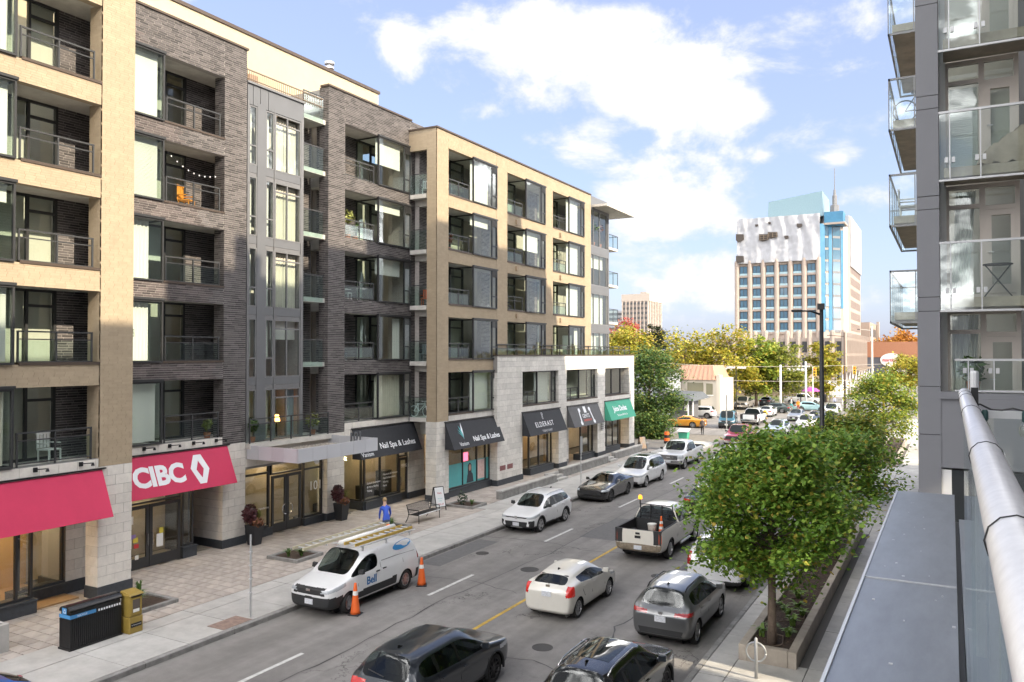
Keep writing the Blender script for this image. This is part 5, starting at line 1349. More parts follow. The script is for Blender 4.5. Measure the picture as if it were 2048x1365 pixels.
# --- compact suv, white, facing the camera
SUV = dict(kind='suv', L=4.47, W=1.84, H=1.62, wb=2.69, fo=.87, wr=.345, zl=.22, hf=.90, hc=1.06, bf=1.02, br=1.12, sc=1.16, sr=1.92, rw=.68, pillars=[(2.55, .09), (3.42, .10)], rt=4.02, sg=4.28, zg=1.12, zt=1.02, rdrop=.06, lip=True, rim='five',
    regions=std_regions(hl=lambda s, y, z: s < .75 and .70 + s * .1 < z < .80 + s * .12 and y > .52, grille=lambda s, y, z: s < .3 and (.32 < z < .56 and y < .56 or .72 < z < .775 and y < .52), clad=lambda s, y, z: z < .36 and y > .3 or s < .25 and .3 < z < .62 and y > .66, tl=lambda s, y, z: s > 4.1 and .88 < z < 1.02 and y > .35),
    seams=[[(1.28, 1.02), (1.3, .7), (1.34, .36)], [(2.56, 1.04), (2.55, .7), (2.52, .36)], [(3.48, 1.08), (3.38, .82)]], handles=[(2.36, .93), (3.26, .97)], mirmat=m_plas, fin=True, rails=m_alu, wiper=1.16, badges=[plate(True, .44), (True, 0, .75, .13, .13, m_chrome, 'emblem'), plate(False, .82)])
make_car('suv', 'white compact suv with black lower trim parked behind the cargo van', 'car', -17.72, 33.56, -1, SUV, white)
# --- black coupe
COUPE = dict(kind='sedan', L=4.79, W=1.92, H=1.38, wb=2.72, fo=.86, wr=.345, zl=.15, hf=.80, hc=.97, bf=.93, br=.99, sc=1.58, sr=2.3, rw=.62, pillars=[(3.02, .07)], rt=3.35, sg=4.3, zg=1.02, zt=1.0, cg=.1, rdrop=.08, rim='five', darkrim=True, nose=.1,
    regions=std_regions(hl=lambda s, y, z: s < .6 and .64 < z < .745 and y > .66, grille=lambda s, y, z: s < .25 and (.46 < z < .68 and y < .62 or .2 < z < .34 and y < .7), clad=lambda s, y, z: z < .21, tl=lambda s, y, z: s > 4.6 and .66 < z < .84 and y > .3),
    seams=[[(1.75, .93), (1.75, .6), (1.8, .25)], [(3.1, .95), (3.12, .6), (2.95, .25)]], handles=[(2.95, .83)], badges=[plate(False, .55)])
make_car('coupe', 'glossy black sports coupe with dark wheels in front of the white minivan', 'car', -17.74, 42.3, -1, COUPE, blackp)
# --- minivan
MINI = dict(SUV, L=5.17, W=2.0, H=1.76, wb=3.09, fo=.95, wr=.35, hf=.94, hc=1.06, bf=1.02, br=1.06, sc=1.12, sr=2.12, rw=.70, pillars=[(2.72, .08), (3.72, .08)], rt=4.75, sg=5.02, zg=1.1, zt=1.0, lip=False, rails=m_alu, rim='multi', regions=std_regions(hl=lambda s, y, z: s < .85 and .70 + s * .1 < z < .79 + s * .14 and y > .45, grille=lambda s, y, z: s < .3 and (.28 < z < .42 and y < .7 or .72 < z < .77 and y < .5), clad=lambda s, y, z: z < .27, tl=lambda s, y, z: s > 4.8 and .95 < z < 1.1 and y > .3),
    seams=[[(1.45, 1.02), (1.47, .7), (1.5, .3)], [(2.74, 1.04), (2.74, .7), (2.72, .3)], [(3.9, 1.06), (3.9, .8)]], handles=[(2.55, .93), (2.95, .95)], mirmat=white)
mv = make_car('minivan', 'white minivan with sunroof parked between black coupe and white pickup', 'van', -17.68, 47.98, -1, MINI, white)
sunroof(mv, 2.4, 3.3, .45)
# --- pickups
PICK = dict(kind='pickup', L=5.9, W=2.02, H=1.95, wb=3.68, fo=.95, wr=.40, zl=.34, hf=1.14, hc=1.26, bf=1.22, br=1.25, sc=1.45, sr=2.05, rw=.74, pillars=[(2.85, .10), (3.55, .1)], rt=3.72, bed=1.30, rim='six', nose=.0, tw=.27, arch=1.18,
    regions=std_regions(hl=lambda s, y, z: s < .5 and .82 < z < 1.08 and y > .66, grille=lambda s, y, z: s < .3 and .72 < z < 1.06 and y < .66, bump=lambda s, y, z: s < .3 and z < .66 or s > 5.72 and z < .74, clad=lambda s, y, z: z < .42, tl=lambda s, y, z: s > 5.72 and .82 < z < 1.24 and y > .84),
    seams=[[(1.62, 1.2), (1.62, .8), (1.66, .45)], [(2.86, 1.22), (2.86, .8), (2.86, .45)], [(3.66, 1.22), (3.66, .8), (3.66, .45)], [(3.78, 1.25), (3.78, .8), (3.78, .5)]], handles=[(2.68, 1.1), (3.45, 1.1)], bumper=m_chrome, mirmat=m_plas, badges=[plate(True, .6), (True, 0, .9, .26, .1, m_chrome, 'emblem')])
pk = make_car('pickup_truck', 'white crew cab pickup with chrome grille parked behind the minivan', 'pickup truck', -17.85, 56.87, -1, PICK, white)
for z in (.78, .86, .94, 1.02):
    p = pk['end'](0, z, True)
    if p: MB().box(p.x - .02, p.x + .015, -.62, .62, z - .014, z + .014).build('grille_bar', m_chrome, pk['root'], local=True)
WORK = dict(PICK, H=1.92, pillars=[(2.7, .10), (3.2, .1)], rt=3.4, L=5.85, wb=3.6, badges=[plate(False, .6, .0), (False, 0, 1.02, .24, .1, m_black, 'emblem'), (False, 0, 1.16, .18, .08, m_black, 'tailgate_latch')], rim='steel', tailmat=mat('lit_tail_orange', (.45, .05, .025), .25, emit=(1, .2, .06), es=.12), bumper=mat('muddy_bumper', (.22, .18, .13), .7, var=.4, scale=6))
beige = paint('dusty_white', (.72, .69, .62))
wk = make_car('pickup_truck', 'dusty white work pickup with traffic cone in its bed and orange beacon', 'pickup truck', -11.0, 31.72 + 3.6, 1, WORK, beige)
w_ = wk['root']; hb = MB()
for yy in (-.7, -.25, .25, .7): hb.bar((-.52, yy, 1.3), (-.52, yy, 1.9), .04)
for z in (1.4, 1.55, 1.7, 1.9): hb.bar((-.52, -.72, z), (-.52, .72, z), .035)
hb.build('headache_rack', m_black, w_, local=True)
MB().bar((-.52, .72, 1.88), (-.52, .72, 2.1), .05).build('beacon_post', m_black, w_, local=True)
MB().lathe([(.09, 2.1), (.085, 2.22), (.05, 2.27), (.001, 2.28)], 12, (-.52, .72, 0)).build('beacon', mat('amber_beacon', (.8, .3, .02), .2, emit=(1, .4, .03), es=.6), w_, local=True, smooth=True)
for sg in (-1, 1): MB().tube([(.9, sg * 1.02, .42), (-.4, sg * 1.02, .42)], .05, 8).build('running_board', m_alu, w_, local=True)
# --- hatchback
HATCH = dict(kind='hatch', L=4.06, W=1.70, H=1.45, wb=2.55, fo=.83, wr=.31, zl=.17, hf=.80, hc=.98, bf=.94, br=1.10, sc=.98, sr=1.85, rw=.66, pillars=[(2.35, .08), (3.15, .12)], rt=3.45, sg=3.88, zg=1.10, zt=1.0, cg=.45, rdrop=.16, rim='multi', nose=.6, lasttag='wide',
    regions=std_regions(hl=lambda s, y, z: s < .75 and .66 + s * .12 < z < .80 + s * .15 and y > .5, tl=lambda s, y, z: s > 3.72 and .76 < z < 1.06 and y > .62 + (1.06 - z) * .14, grille=lambda s, y, z: s < .2 and .3 < z < .42 and y < .6),
    seams=[[(1.3, .95), (1.3, .6), (1.35, .25)], [(2.36, .98), (2.36, .6), (2.34, .25)], [(3.2, 1.05), (3.1, .8), (2.95, .6)]], handles=[(2.2, .88), (3.02, .93)], fin=True, wiper=1.10, tailmat=m_tailon, badges=[plate(False, .82), (False, 0, 1.03, .14, .09, m_chrome, 'emblem')])
make_car('hatchback', 'small off-white hatchback driving away beside the yellow centre line', 'car', -11.14, 25.78, 1, HATCH, offwhite)
# --- grey suv parked on the right
RVR = dict(SUV, L=4.37, W=1.81, H=1.63, wb=2.67, fo=.92, lip=False, rails=m_pil, hf=.95, hc=1.08, bf=1.04, br=1.14, regions=std_regions(hl=lambda s, y, z: s < .7 and .78 < z < .9 and y > .5, tl=lambda s, y, z: s > 3.98 and (.90 + (y - .3) * .06 < z < .985 + (y - .3) * .09) and y > .40, clad=lambda s, y, z: z < .34 or s > 4.1 and .36 < z < .52 and y < .62), seams=SUV['seams'], rt=3.9, sg=4.16, badges=[plate(False, .80), (False, 0, .95, .12, .09, m_chrome, 'emblem')], wiper=1.12, mirmat=greyp)
make_car('suv', 'metallic grey suv with black roof rails parked beside the near tree planter', 'car', -7.28, 25.45, 1, RVR, greyp)
CX = dict(SUV, L=4.55, W=1.84, H=1.67, wb=2.70, fo=.93, wr=.36, rails=None, hf=.95, hc=1.10, bf=1.05, br=1.16, sr=2.05, rt=4.05, sg=4.36, rim='multi', darkrim=True, regions=std_regions(hl=lambda s, y, z: s < .7 and .78 < z < .88 and y > .5, tl=lambda s, y, z: s > 4.1 and .95 < z < 1.07 and y > .42, clad=lambda s, y, z: z < .38), tailmat=m_tailon, badges=[plate(False, .78), (False, 0, .98, .16, .12, m_chrome, 'emblem')], wiper=1.18, mirmat=slate)
make_car('suv', 'dark blue-grey suv driving away at the bottom of the picture', 'car', -11.05, 17.64, 1, CX, slate)
BK = dict(CX, L=4.7, H=1.66, rails=m_chrome, tailmat=m_tail, W=1.86)
bk = make_car('suv', 'glossy black suv with chrome roof rails and panoramic roof in the near right lane', 'car', -6.98, 18.9, 1, BK, blackp)
sunroof(bk, 2.15, 3.5, .42)
WS = dict(SUV, L=5.1, W=2.0, H=1.85, wb=3.0, fo=.9, wr=.38, hf=1.05, hc=1.18, bf=1.14, br=1.22, sr=2.0, rt=4.75, sg=4.97, zg=1.2, zt=1.15, lip=False, regions=std_regions(tl=lambda s, y, z: s > 4.8 and .85 < z < 1.3 and y > .78, clad=lambda s, y, z: z < .42), badges=[plate(False, .85)], wiper=1.26)
make_car('suv', 'large white suv parked half hidden behind the near tree', 'car', -7.35, 28.0 + 4.2, 1, WS, white)
SED = dict(kind='sedan', L=4.65, W=1.82, H=1.45, wb=2.7, fo=.9, wr=.325, zl=.17, hf=.80, hc=.98, bf=.94, br=1.0, sc=1.3, sr=2.1, rw=.64, pillars=[(2.6, .08), (3.35, .09)], rt=3.6, sg=4.2, zg=1.04, zt=1.0, cg=.15, rdrop=.06, rim='multi', regions=std_regions(hl=lambda s, y, z: s < .7 and .62 < z < .76 and y > .5, grille=lambda s, y, z: s < .25 and .35 < z < .6 and y < .5, tl=lambda s, y, z: s > 4.4 and .72 < z < .88 and y > .4, clad=lambda s, y, z: z < .22), seams=[[(1.4, .94), (1.45, .3)], [(2.6, .95), (2.6, .3)]], handles=[(2.4, .85)], badges=[plate(False, .62), plate(True, .45)])
make_car('sedan', 'black sedan in the driving lane ahead of the work pickup', 'car', -11.3, 40.4 + 3.75, 1, dict(SED, tailmat=m_tailon), blackp, lvl=2)
make_car('suv', 'grey suv coming towards the camera, half hidden by the near tree', 'car', -14.1, 57.5, -1, dict(SUV, fin=False), silver, lvl=2)
make_car('pickup_truck', 'dark red pickup facing the camera further back than the white pickup', 'pickup truck', -16.9, 72.5, -1, PICK, paint('maroon', (.26, .02, .05)), lvl=2)
make_car('suv', 'pale blue suv facing the camera above the near tree crown', 'car', -15.6, 84, -1, SUV, paint('pale_blue', (.42, .5, .58), .3), lvl=2)
make_car('suv', 'dark blue suv facing the camera left of the black lamp pole', 'car', -14.0, 99, -1, SUV, paint('navy', (.06, .09, .17), .3), lvl=2)
make_car('van', 'white van facing the camera close to the black lamp pole', 'van', -13.8, 112, -1, dict(VAN, steer=0), white, lvl=2)
make_car('coupe', 'amber yellow coupe turning out of the side street by the green willow', 'car', -28.4 + .2, 89.6, 0, dict(COUPE, darkrim=False), paint('amber', (.55, .24, .015)), lvl=2)
make_car('van', 'old teal van waiting at the parking lot exit', 'van', -22.3, 90.3, -1, dict(VAN, steer=0, panel=None, H=1.95, L=5.0, yaw=.15), paint('teal', (.02, .11, .16)), lvl=2)
gl = 'cars in the parking lot'
make_car('suv', 'white suv parked beside the small grey kiosk roof', 'car', -30.3, 103.5, 0, SUV, white, gl, 2)
make_car('pickup_truck', 'white pickup parked right behind the teal van', 'pickup truck', -20.6, 99.5, 1, PICK, white, gl, 2)
make_car('sedan', 'white sedan showing its tail beside the yellow hydrant', 'car', -21.6, 112.5, 1, SED, white, gl, 2)
make_car('pickup_truck', 'grey pickup facing the camera beside the lot fence', 'pickup truck', -27.6, 122, -1, PICK, paint('stone_grey', (.25, .23, .21)), gl, 2)
make_car('sedan', 'dark car showing red tail lamps at the back of the lot', 'car', -26.3, 136, 1, SED, paint('dark_grey', (.05, .06, .07)), gl, 2)
make_car('sedan', 'dark green sedan parked side-on in the parking lot', 'car', -23.6, 118, 0, SED, paint('bottle_green', (.03, .05, .05)), gl, 2)
make_car('sedan', 'white and teal sedan parked side-on by the sign board', 'car', -16.5, 124, 2, SED, paint('white_teal', (.35, .55, .58)), gl, 2)
make_car('pickup_truck', 'white pickup parked side-on under the red sign', 'pickup truck', -19.5, 139, 2, PICK, white, gl, 2)
make_car('hatchback', 'bright blue car just showing in the lower left corner', 'car', -18.4, 7.45, -1, dict(HATCH, tailmat=m_tail), paint('bright_blue', (.02, .12, .42), .3), lvl=2)
make_car('suv', 'black suv in the oncoming lane behind the grey one', 'car', -14.3, 70.5, -1, dict(SUV, fin=False), blackp, lvl=2)
make_car('suv', 'white suv further back in the oncoming lane beside the pale blue one', 'car', -12.9 - 1.2, 92.5, -1, dict(SUV, fin=False), white, lvl=2)
make_car('sedan', 'silver sedan near the kerb behind the pale blue suv', 'car', -17.0, 104, -1, SED, silver, lvl=2)
# ================================================================ street furniture on the left pavement
m_orange = mat('cone_orange', (.75, .13, .02), .6); m_refl = mat('reflective_white', (.75, .75, .73), .5)
def cone(x, y, z, label, h=.9, group='traffic cones', bands=1):
    t = thing('traffic_cone', label, 'traffic cone', (x, y, z), random.uniform(0, 1), group)
    MB().box(-.19, .19, -.19, .19, 0, .04).build('base', m_black if bands == 1 else m_orange, t, local=True, bevel=.015)
    k = h / .9
    MB().lathe([(.145 * k, .04), (.13 * k, .12 * k), (.045 * k, .82 * k), (.035 * k, .9 * k), (.02, .9 * k)], 20).build('body', m_orange, t, local=True, smooth=True)
    for i in range(bands):
        z0 = (.56 - i * .25) * k; r0 = (.13 - (z0 / k - .12) * .1214) * k + .004; r1 = (.13 - (z0 / k + .12 - .12) * .1214) * k + .004
        MB().lathe([(r0, z0), (r1, z0 + .12 * k)], 20, cap=False).build('reflective_band', m_refl, t, local=True, smooth=True)
cone(-16.72, 20.1, 0, 'orange traffic cone beside the front wheel of the cargo van', 1.0); cone(-16.72, 23.75, 0, 'orange traffic cone behind the rear wheel of the cargo van', 1.0)
cone(-10.6, 32.25, .77, 'orange cone with white bands standing in the work pickup bed', .8, bands=2)
bk_ = thing('bucket', 'dirty white bucket beside the cone in the pickup bed', 'bucket', (-11.05, 32.4, .77)); MB().lathe([(.15, 0), (.19, .42), (.18, .42), (.15, .05)], 18).build('pail', mat('bucket_plastic', (.5, .45, .4), .6, var=.2), bk_, local=True, smooth=True); MB().lathe([(.195, .38), (.2, .42)], 18).build('rim', m_stk[0], bk_, local=True)
# litter bin with slats
bn = thing('recycling_bin', 'long black slatted recycling bin with curved lid by the pavement edge', 'recycling bin', (-21.46, 14.3, .15))
x0, x1, y0, y1 = -21.72, -21.22, 13.52, 15.08
MB().box(x0 + .03, x1 - .03, y0 + .03, y1 - .03, .17, 1.2).build('body', m_black, bn)
MB().box(x0 - .02, x1 + .02, y0 - .02, y1 + .02, .15, .20).build('plinth', m_black, bn)
n = 26
for i in range(n):
    yy = y0 + (y1 - y0) * i / n; MB().box(x1 - .03, x1, yy + .008, yy + .046, .2, 1.0).build('slat', m_black, bn)
for i in range(9):
    xx = x0 + (x1 - x0) * i / 9; MB().box(xx + .008, xx + .044, y0, y0 + .03, .2, 1.0).build('slat', m_black, bn)
lid = [(x0, 1.2)] + [((x0 + x1) / 2 + (x1 - x0) / 2 * math.cos(PI - PI * i / 10), 1.2 + .16 * math.sin(PI * i / 10)) for i in range(1, 10)] + [(x1, 1.2)]
MB().prism([(x, y0 - .01, z) for x, z in lid], (0, y1 - y0 + .02, 0)).build('lid', mat('black_gloss_lid', (.012, .012, .013), .2), bn)
m_bl = mat('recycling_blue', (.06, .24, .5), .5)
MB().box(x1 + .001, x1 + .006, y0, y0 + .75, 1.02, 1.12).build('sticker', m_bl, bn); MB().box(x0, x1, y0 - .006, y0 - .001, 1.02, 1.12).build('sticker', m_bl, bn); MB().box(x0 + .15, x0 + .35, y0 - .016, y0 - .011, 1.14, 1.3).build('sticker', m_bl, bn)
for i in range(9): MB().box(x1 + .001, x1 + .006, y0 + .82 + i * .08, y0 + .87 + i * .08, 1.03, 1.09).build('sticker', m_sign, bn)
text('RECYCLE', .07, (x1 + .007, y0 + .2, 1.045), (0, 1, 0), (0, 0, 1), m_sign, bn, extrude=.001); text('♻', .12, (x0 + .19, y0 - .018, 1.17), (1, 0, 0), (0, 0, 1), m_sign, bn, extrude=.001)
# newspaper box
m_gold = mat('mustard_metal', (.30, .21, .045), .45, var=.08)
nb = thing('newspaper_box', 'mustard yellow newspaper box at the end of the recycling bin', 'newspaper box', (-21.2, 15.4, .15))
MB().box(-21.42, -20.98, 15.15, 15.6, .15, .62).build('base_cabinet', m_gold, nb, bevel=.015); MB().box(-21.40, -21.0, 15.17, 15.58, .63, 1.25).build('cabinet', m_gold, nb, bevel=.015)
MB().hexa([(-21.42, 15.14, 1.25), (-20.96, 15.14, 1.25), (-20.96, 15.61, 1.25), (-21.42, 15.61, 1.25), (-21.4, 15.16, 1.36), (-21.0, 15.16, 1.30), (-21.0, 15.59, 1.30), (-21.4, 15.59, 1.36)]).build('top', m_gold, nb)
f = MB(); rect_frame(f, -20.97, 15.2, 15.55, .7, 1.18, .05, .04); f.build('window_frame', m_gold, nb); MB().box(-20.995, -20.985, 15.25, 15.5, .75, 1.13).build('window', mat('plastic_pane', (.12, .10, .09), .15), nb); MB().box(-20.98, -20.97, 15.27, 15.47, .76, .85).build('papers', m_stk[0], nb)
MB().box(-20.985, -20.972, 15.2, 15.55, .33, .45).build('label', m_black, nb); text('OTTAWA JOURNAL', .035, (-20.971, 15.22, .38), (0, 1, 0), (0, 0, 1), m_sign, nb, extrude=.001); MB().box(-21.0, -20.955, 15.22, 15.54, 1.21, 1.245).build('label', m_black, nb)
# concrete tub bottom left
cp = thing('concrete_planter', 'square concrete planter at the left edge of the pavement', 'planter', (-23.3, 12.2, .15))
b = MB(); ox0, ox1, oy0, oy1 = -23.6, -22.75, 11.3, 12.75
b.box(ox0, ox1, oy0, oy1, .15, .2); b.box(ox1 - .1, ox1, oy0, oy1, .2, .9); b.box(ox0, ox0 + .1, oy0, oy1, .2, .9); b.box(ox0 + .1, ox1 - .1, oy0, oy0 + .1, .2, .9); b.box(ox0 + .1, ox1 - .1, oy1 - .1, oy1, .2, .9); b.build('tub', m_walk, cp); MB().box(ox0 + .1, ox1 - .1, oy0 + .1, oy1 - .1, .2, .8).build('soil', mat('mulch', (.055, .036, .025), .95, var=.4, scale=14, bump=.5, bscale=30), cp)
m_mulch = MATS['mulch']
m_lgreen = mat('leaf_green', (.075, .14, .03), .55, isl=.45); m_lburg = mat('leaf_burgundy', (.07, .018, .022), .5, isl=.5); m_lyel = mat('leaf_yellow_green', (.22, .24, .05), .55, isl=.4); m_leafred = mat('leaf_rust', (.25, .10, .05), .6, isl=.4)
def blade_plant(b, cx, cy, z, n, h, spread, w=.03, rnd=random.Random(5), mi=0):
    for i in range(n):
        a = rnd.uniform(0, 2 * PI); l = h * rnd.uniform(.6, 1.1); sp = spread * rnd.uniform(.4, 1); ca, sa = math.cos(a), math.sin(a); x, y = cx + ca * .03, cy + sa * .03; ww = w * rnd.uniform(.7, 1.3)
        pts = []
        for k in range(4):
            t = k / 3; pts.append((x + ca * sp * t * t, y + sa * sp * t * t, z + l * math.sin(t * 1.9) / math.sin(1.57)))
        vs = []
        for k, p in enumerate(pts):
            q = ww * (1, .95, .6, .05)[k]; vs += [(p[0] - sa * q, p[1] + ca * q, p[2]), (p[0] + sa * q, p[1] - ca * q, p[2])]
        b.add(vs, [(0, 1, 3, 2), (2, 3, 5, 4), (4, 5, 7, 6)], mi)
def leaf_ball(b, cx, cy, cz, rx, rz, n, s, rnd=random.Random(9), mi=0):
    for i in range(n):
        v = Vector((rnd.gauss(0, 1), rnd.gauss(0, 1), rnd.gauss(0, 1))).normalized() * rnd.uniform(.55, 1.05); p = Vector((cx + v.x * rx, cy + v.y * rx, cz + v.z * rz)); u = Vector((rnd.gauss(0, 1), rnd.gauss(0, 1), rnd.gauss(0, .6))).normalized(); w = u.cross(v.normalized() + Vector((.01, 0, 0))); w = w.normalized() if w.length > 1e-5 else u.orthogonal()
        k = s * rnd.uniform(.7, 1.3); b.add([tuple(p - u * k), tuple(p + w * k * .45), tuple(p + u * k), tuple(p - w * k * .45)], [(0, 1, 2, 3)], mi)
def kerb_bed(x0, x1, y0, y1, label, plants):
    t = thing('flower_bed', label, 'flower bed', ((x0 + x1) / 2, (y0 + y1) / 2, .15), 0, 'kerbed flower beds in the pavement')
    for (a, c_, d, e) in ((x0, x1, y0, y0 + .14), (x0, x1, y1 - .14, y1), (x0, x0 + .14, y0 + .145, y1 - .145), (x1 - .14, x1, y0 + .145, y1 - .145)): MB().box(a, c_, d, e, .12, .27).build('edging', m_kerb, t, bevel=.012)
    MB().box(x0 + .12, x1 - .12, y0 + .12, y1 - .12, .12, .21).build('mulch', m_mulch, t)
    b = MB(); rn = random.Random(int(y0 * 10))
    for (px, py, n, h, sp) in plants: blade_plant(b, px, py, .2, n, h, sp, .035, rn)
    b.build('plants', m_lgreen, t)
    return t
kerb_bed(-23.9, -22.35, 16.5, 17.95, 'kerbed flower bed with long leaves behind the newspaper box', [(-22.9, 16.8, 60, .5, .4), (-23.2, 17.1, 30, .7, .2)])
kerb_bed(-24.0, -22.4, 23.4, 24.95, 'kerbed flower bed near the lobby entrance beside the van', [(-22.9, 24.2, 40, .3, .35), (-23.3, 23.9, 25, .3, .3)])
kerb_bed(-23.9, -22.35, 29.3, 30.95, 'kerbed flower bed left of the black bench', [(-22.8, 29.9, 60, .45, .4), (-23.2, 30.3, 40, .4, .35)])
fb = kerb_bed(-23.85, -22.1, 36.0, 37.5, 'kerbed flower bed with small evergreen beside the sandwich board', [(-22.7, 36.9, 30, .25, .3)])
b = MB(); leaf_ball(b, -23.1, 36.6, .55, .28, .4, 160, .07); b.build('evergreen', mat('evergreen_needles', (.03, .06, .03), .6, isl=.4), fb)
def pot(x, y, label, h=.85):
    t = thing('tall_planter', label, 'planter', (x, y, .15), 0, 'tall planters by the lobby')
    MB().hexa([(x - .2, y - .2, .15), (x + .2, y - .2, .15), (x + .2, y + .2, .15), (x - .2, y + .2, .15), (x - .29, y - .29, .15 + h), (x + .29, y - .29, .15 + h), (x + .29, y + .29, .15 + h), (x - .29, y + .29, .15 + h)]).build('pot', mat('charcoal_pot', (.02, .022, .027), .5), t)
    b = MB(); leaf_ball(b, x - .05, y - .22, .15 + h + .48, .30, .42, 700, .085, random.Random(4)); b.build('burgundy_leaves', m_lburg, t)
    b = MB(); blade_plant(b, x, y + .18, .15 + h, 130, .55, .42, .016, random.Random(8)); b.build('grass_blades', m_lyel, t)
    b = MB(); leaf_ball(b, x + .1, y - .02, .15 + h + .1, .34, .22, 260, .06, random.Random(6)); b.build('trailing_leaves', m_leafred, t)
    MB().tube([(x, y - .1, .15 + h - .05), (x - .03, y - .2, .15 + h + .5)], .02, 5).build('stem', m_lburg, t)
pot(-26.25, 24.9, 'tall charcoal planter left of the lobby doors'); pot(-26.35, 30.6, 'tall charcoal planter right of the lobby doors')
# bench
bh = thing('park_bench', 'black slatted metal bench facing the road', 'bench', (-22.75, 32.5, .15))
yb0, yb1, xs_, xb = 31.6, 33.4, -22.42, -23.05
for i in range(7): MB().box(xs_ - .07 * i - .06, xs_ - .07 * i, yb0, yb1, .57, .595).build('seat_slat', m_black, bh)
MB().box(xb, xs_ + .02, yb0, yb0 + .04, .54, .575).build('seat_frame', m_black, bh); MB().box(xb, xs_ + .02, yb1 - .04, yb1, .54, .575).build('seat_frame', m_black, bh); MB().tube([(xs_ + .02, yb0, .57), (xs_ + .02, yb1, .57)], .025, 8).build('seat_front', m_alu, bh)
for i in range(22):
    yy = yb0 + .04 + (yb1 - yb0 - .1) * i / 21; MB().bar((xb + .06, yy, .6), (xb - .1, yy, 1.0), .03, .012).build('back_slat', m_black, bh)
MB().tube([(xb - .1, yb0, 1.0), (xb - .1, yb1, 1.0)], .02, 6).build('back_rail', m_black, bh)
for yy in (yb0 + .02, yb1 - .02):
    MB().tube([(xs_, yy, .15), (xs_ - .01, yy, .57), (xs_ + .0, yy, .78), (xb + .02, yy, .8)], .02, 6).build('leg', m_black, bh); MB().tube([(xb - .16, yy, .15), (xb - .04, yy, .35), (xb + .03, yy, .57), (xb - .1, yy, 1.0)], .02, 6).build('leg', m_black, bh)
# sandwich boards
def sandwich(x, y, label, colr, rot=0, txt=None):
    t = thing('sandwich_board', label, 'sandwich board', (x, y, .15), rot, 'sandwich boards')
    for sg in (-1, 1):
        b = MB(); 
        for yy in (-.3, .3): b.bar((sg * .3, yy, 0), (sg * .02, yy, 1.2), .035)
        b.bar((sg * .02, -.3, 1.2), (sg * .02, .3, 1.2), .035); b.bar((sg * .26, -.3, .2), (sg * .26, .3, .2), .03); b.build('frame', m_black, t, local=True)
        MB().hexa([(sg * .262 - .006, -.28, .2), (sg * .262 + .006, -.28, .2), (sg * .262 + .006, .28, .2), (sg * .262 - .006, .28, .2), (sg * .03 - .006, -.28, 1.18), (sg * .03 + .006, -.28, 1.18), (sg * .03 + .006, .28, 1.18), (sg * .03 - .006, .28, 1.18)]).build('board', colr, t, local=True)
    return t
sb = sandwich(-23.6, 35.0, 'white sandwich board at the right end of the bench', mat('board_white', (.72, .74, .75), .5), -.35)
for (dz, s_, m, tx) in ((.85, .14, mat('red_ink', (.5, .06, .08), .6), 'Nails'), (.6, .07, m_teal, 'Mani  Pedi'), (.48, .07, m_teal, 'Lashes'), (.3, .12, mat('red_ink'), '25% off')):
    xx = .262 - (dz - .2) * .237 + .012; me_ = text_mesh(tx, s_, .001, 0, 'CENTER'); me_.materials.clear(); me_.materials.append(m)
    me_.transform(Matrix(((0, -.235, .97, xx), (1, 0, 0, 0), (0, .97, .235, dz), (0, 0, 0, 1)))); new_obj('lettering', me_, sb, True)
s2 = sandwich(-22.9, 64.6, 'black framed sandwich board with orange drink picture past the juice shop', mat('board_drink', (.55, .65, .62), .5, col2=(.75, .3, .03), scale=2.2, var=.1), -.6)
# sign poles
def pole(x, y, h, label, plate_=None, r=.03, name='sign_pole'):
    t = thing(name, label, 'sign pole', (x, y, .15), 0, 'galvanised sign poles')
    MB().tube([(x, y, .15), (x, y, .15 + h)], r, 8).build('post', mat('galvanised_post', (.48, .49, .5), .45, metal=.5), t)
    for k in range(4): MB().box(x - r - .012, x + r + .012, y - r - .012, y + r + .012, .9 + k * .42, .93 + k * .42).build('clamp', m_alu, t)
    if plate_: MB().box(x - .005 + r, x + .005 + r, y - .16, y + .16, h - plate_ + .1, h + .15).build('sign_plate', mat('sign_back', (.36, .37, .38), .5, metal=.5), t)
pole(-19.1, 17.97, 2.55, 'bare galvanised pole by the kerb in front of the van'); pole(-19.2, 43.5, 3.3, 'galvanised pole with grey sign back beside the black coupe', .9); pole(-19.2, 78.5, 4.2, 'galvanised pole with tall grey sign back by the green willow', 1.5, .05)
# catch basin
o = MB().box(-19.6, -18.9, 16.75, 17.85, .10, .156).build('storm_drain_cover', mat('rusty_plate', (.24, .17, .14), .8, var=.3, scale=6)); o['kind'] = 'structure'
o = MB().box(-18.86, -18.71, 16.5, 18.1, -.02, .02).build('storm_drain_gap', m_well); o['kind'] = 'structure'
